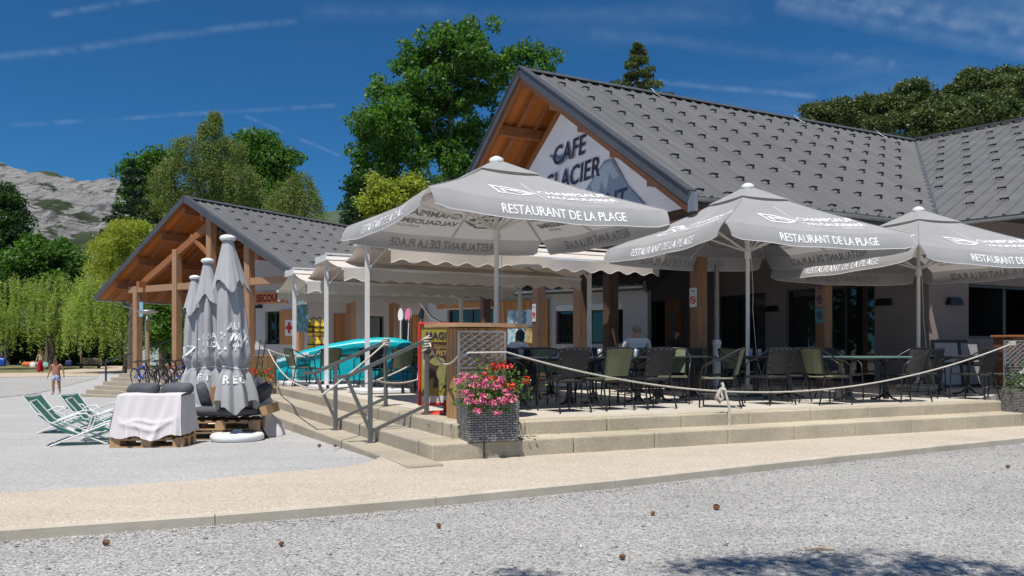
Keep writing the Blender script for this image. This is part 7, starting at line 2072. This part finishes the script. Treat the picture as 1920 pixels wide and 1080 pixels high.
def body(pose, parent, skin='skin'):
    J = dict(pose); E = [('pelvis', 'spine'), ('spine', 'chest'), ('chest', 'neck'), ('neck', 'head'), ('head', 'crown'), ('head', 'nose')]
    for s in 'lr':
        E += [('chest', 'sh' + s), ('sh' + s, 'el' + s), ('el' + s, 'wr' + s), ('wr' + s, 'pa' + s), ('pelvis', 'hp' + s), ('hp' + s, 'kn' + s), ('kn' + s, 'an' + s), ('an' + s, 'to' + s), ('head', 'ear' + s)]
        w = Vector(J['wr' + s][:3]); p = Vector(J['pa' + s][:3]); d = (p - w).normalized()
        side = Vector((0, -1, 0)) - d * Vector((0, -1, 0)).dot(d); side.normalize()
        for k in range(4):
            a = p + side * (.018 - .013 * k) + d * .035; L_ = (.042, .05, .046, .036)[k]
            b = a + d * L_ + side.cross(d) * (.012 if s == 'l' else -.012)
            J['f%d%s' % (k, s)] = (*a, .0095); J['g%d%s' % (k, s)] = (*b, .0075); E += [('pa' + s, 'f%d%s' % (k, s)), ('f%d%s' % (k, s), 'g%d%s' % (k, s))]
        a = w + d * .03 + side * .03; b = a + d * .035 + side * .018
        J['t0' + s] = (*a, .011); J['t1' + s] = (*b, .009); E += [('pa' + s, 't0' + s), ('t0' + s, 't1' + s)]
    h = Vector(J['head'][:3]); c = Vector(J['crown'][:3]); up = (c - h).normalized(); f = Vector(J['face'][:3]).normalized() if 'face' in J else Vector((0, -1, 0))
    J.pop('face', None); rt_ = f.cross(up).normalized()
    J['nose'] = (*(h + f * .105 - up * .0), .012); J['earl'] = (*(h + rt_ * .085), .014); J['earr'] = (*(h - rt_ * .085), .014)
    b_ = skin_mesh('body', J, E, 'pelvis', M[skin], parent)
    mb = MB()
    for s in (-1, 1): mb.lathe([(0, -.006), (.011, 0), (0, .006)], 8, Matrix.Translation(h + f * .088 + up * .018 + rt_ * .032 * s))
    mb.tube([h + f * .092 - up * .052 + rt_ * -.025, h + f * .099 - up * .055, h + f * .092 - up * .052 + rt_ * .025], .006, 5)
    obj('features', mb, M['hair_dark'], b_)
    BODY.append(b_)
    return h, up, f, rt_
def hair(h, up, f, rt_, m, parent, long_=0.0, bun=0):
    mb = MB(); B3 = Matrix((rt_, -f, up)).transposed().to_4x4(); 
    def fn(a, b):
        th = 2 * math.pi * a; ph = math.pi * .5 - b * (1.75 + (long_ * .5))
        r = .098 + .004 * math.sin(9 * th)
        front = max(0, -math.sin(th))
        if ph < .35 and front > .35: ph = .35
        v = Vector((math.cos(th) * math.cos(ph) * r, math.sin(th) * math.cos(ph) * r * 1.08, math.sin(ph) * r * 1.12))
        if long_ and b > .8: v.z -= long_ * (b - .8) * 5 * (.22 if front < .35 else 0)
        return h + up * .035 + (B3 @ v.to_4d()).to_3d()
    mb.grid(fn, 28, 14)
    if bun: mb.lathe([(0, -.05), (.045, -.02), (.05, .01), (.03, .045), (0, .05)], 12, Matrix.Translation(h - f * .11 + up * .04))
    obj('hair', mb, M[m], parent)
# bather walking toward the camera
mp_ = gp2(105, 37.5)
man = thing('person', 'bare chested man in blue and white swim shorts walking on the gravel, looking down', 'person', mp_, R(6))
pose = dict(pelvis=(0, .02, .94, .165, .125), spine=(0, .01, 1.10, .165, .135), chest=(0, .03, 1.30, .185, .125), neck=(0, 0, 1.475, .062), head=(0, -.065, 1.555, .078, .088), crown=(0, -.085, 1.645, .068, .078), face=(0, -.92, -.45),
            shl=(-.20, .03, 1.40, .066), ell=(-.29, .06, 1.12, .046), wrl=(-.34, -.02, .89, .031), pal=(-.35, -.045, .82, .034, .022), shr=(.20, .03, 1.40, .066), elr=(.29, .07, 1.13, .046), wrr=(.35, .0, .91, .031), par=(.37, -.025, .84, .034, .022),
            hpl=(-.10, .01, .86, .105), knl=(-.105, -.05, .49, .066), anl=(-.10, -.02, .09, .042), tol=(-.12, -.17, .03, .04, .03), hpr=(.10, .02, .86, .105), knr=(.11, .06, .50, .066), anr=(.11, .14, .12, .042), tor=(.13, .02, .035, .04, .03))
hh = body(pose, man, 'skin_tan'); hair(*hh, 'hair_dark', man)
skin_mesh('swim_shorts', dict(w=(0, .02, .985, .172, .14), p=(0, .02, .90, .19, .155), a=(-.105, .01, .80, .125), b=(-.11, -.025, .60, .115), c=(.105, .02, .80, .125), d=(.115, .04, .61, .115)), [('w', 'p'), ('p', 'a'), ('a', 'b'), ('p', 'c'), ('c', 'd')], 'p', M['shorts'], man)
# woman in red
wp = gp2(76, 59)
wo = thing('person', 'woman with auburn hair, pale top and wide red trousers walking with bags', 'person', wp, R(35))
pose = dict(pelvis=(0, .02, .93, .14, .11), spine=(0, .0, 1.10, .115, .095), chest=(0, .02, 1.28, .145, .10), neck=(0, 0, 1.43, .05), head=(0, -.03, 1.52, .072, .085), crown=(0, -.03, 1.61, .065, .078), face=(-.5, -.8, -.1),
            shl=(-.16, .02, 1.36, .05), ell=(-.24, .02, 1.10, .036), wrl=(-.29, -.05, .88, .026), pal=(-.30, -.07, .82, .028, .018), shr=(.16, .02, 1.36, .05), elr=(.22, .09, 1.10, .036), wrr=(.25, .06, .86, .026), par=(.26, .05, .80, .028, .018),
            hpl=(-.09, .02, .86, .10), knl=(-.10, -.10, .49, .06), anl=(-.10, -.14, .08, .038), tol=(-.12, -.28, .03, .036, .026), hpr=(.09, .02, .86, .10), knr=(.10, .06, .50, .06), anr=(.11, .22, .12, .038), tor=(.12, .10, .035, .036, .026))
hh = body(pose, wo); hair(*hh, 'hair_red', wo, .6, 1)
skin_mesh('trousers', dict(w=(0, .02, 1.0, .14, .12), p=(0, .02, .90, .165, .14), a=(-.10, -.02, .70, .12), b=(-.11, -.11, .30, .125), e=(-.11, -.13, .10, .135), c=(.10, .03, .70, .12), d=(.11, .12, .32, .125), f=(.11, .19, .14, .135)), [('w', 'p'), ('p', 'a'), ('a', 'b'), ('b', 'e'), ('p', 'c'), ('c', 'd'), ('d', 'f')], 'p', M['red_cloth'], wo)
skin_mesh('top', dict(a=(0, .0, 1.02, .14, .115), b=(0, .0, 1.12, .125, .108), c=(0, .02, 1.28, .155, .115), d=(0, .01, 1.36, .10, .08)), [('a', 'b'), ('b', 'c'), ('c', 'd')], 'b', M['top_cloth'], wo)
for dx, c, l in ((-.50, M['white'], 'white bag held by the woman in red trousers'), (.42, mat('mint_cloth', (.25, .5, .42), .8), 'mint green bag hanging from the hand of the woman in red')):
    bg = thing('bag', l, 'bag', (wp.x + dx * .82, wp.y + dx * .4 - .1, wp.z + .62), R(20)); mb = MB(); cushion(mb, (0, 0, .0), (.36, .14, .32), (0, 0, 0), 2, False); obj('pouch', mb, c, bg)
    mb = MB(); mb.tube([(-.1, 0, .14), (-.06, 0, .24), (.06, 0, .24), (.1, 0, .14)], .012, 6); obj('strap', mb, c, bg)
# seated diners
def diner(loc, rot, label, shirt, hr_, lean=0.0, skin='skin', long_=0.0, scale=1.0):
    t = thing('person', label, 'person', loc, rot); t.scale = (scale,) * 3
    L_ = lean
    pose = dict(pelvis=(0, .05, .52, .155, .125), spine=(0, .06 - L_ * .3, .72, .145, .12), chest=(0, .04 - L_ * .7, .93, .17, .115), neck=(0, .01 - L_, 1.09, .056), head=(0, -.03 - L_ * 1.1, 1.18, .075, .088), crown=(0, -.035 - L_ * 1.15, 1.27, .067, .078), face=(0, -1, -.2),
                shl=(-.19, .03 - L_ * .8, 1.02, .06), ell=(-.26, -.10 - L_, .78, .043), wrl=(-.17, -.33 - L_, .76, .03), pal=(-.12, -.40 - L_, .765, .033, .02), shr=(.19, .03 - L_ * .8, 1.02, .06), elr=(.26, -.10 - L_, .78, .043), wrr=(.17, -.33 - L_, .76, .03), par=(.12, -.40 - L_, .765, .033, .02),
                hpl=(-.10, -.02, .49, .09), knl=(-.13, -.42, .50, .062), anl=(-.13, -.40, .09, .04), tol=(-.14, -.55, .03, .038, .028), hpr=(.10, -.02, .49, .09), knr=(.13, -.42, .50, .062), anr=(.13, -.40, .09, .04), tor=(.14, -.55, .03, .038, .028))
    hh = body(pose, t, skin); hair(*hh, hr_, t, long_)
    bo = BODY[-1]
    cloth_from(bo, 'shirt', M[shirt], t, lambda c: c.z > .5 and c.z < 1.065 and (abs(c.x) < .235 or c.z > .86) and c.y > -.22 - L_, .016)
    cloth_from(bo, 'trousers', M['dark_cloth'], t, lambda c: c.z < .56 and c.z > .12 and not (c.z > .45 and c.y < -.6), .012)
    return t
diner((2.46, 15.75, TZ), UA + math.pi - .5, 'seated man in a white shirt with grey hair, back to the path', 'white_cloth', 'hair_grey')
chair(2.49, 15.74, aW - .5, 'sling_black', 'black armchair in which the man in the white shirt sits')
diner((3.52, 17.55, TZ), UA + .5, 'seated dark haired woman in a dark top facing the man in white', 'dark_cloth', 'hair_dark', .03, long_=.8)
chair(3.54, 17.58, aW + math.pi + .5, 'sling_black', 'black armchair under the dark haired woman')
diner((.07, 15.1, TZ), UA + 1.9, 'dark haired diner in a white top behind the wooden bar table', 'white_cloth', 'hair_dark', .1, long_=.5, scale=.92)
chair(.05, 15.12, aW - math.pi + 1.9, 'sling_black', 'black armchair under the diner behind the bar table')
# belongings left on the lawn
for px, Y, s, c, l in ((2, 76, (.8, .5, .9), M['bike_blue'], 'blue bundle on the lawn at the left edge'), (57, 76, (1.4, .6, .5), mat('orange_cloth', (.6, .18, .05), .8), 'orange towel heap on the lawn'), (65, 75.5, (.7, .5, .5), M['top_cloth'], 'cream bag beside the orange towel on the lawn'),
                       (82, 76, (.6, .5, .5), M['bike_blue'], 'small blue bag near the willow trunk'), (129, 76, (.6, .5, .7), mat('navy_cloth', (.02, .03, .12), .8), 'dark blue bag on the lawn behind the man')):
    p = gp2(px, Y); mb = MB(); cushion(mb, (0, 0, s[2] * .42), s, (0, 0, .3), int(px), True); o = obj('beach_bag', mb, c); o.location = p; tag(o, l, 'bag')
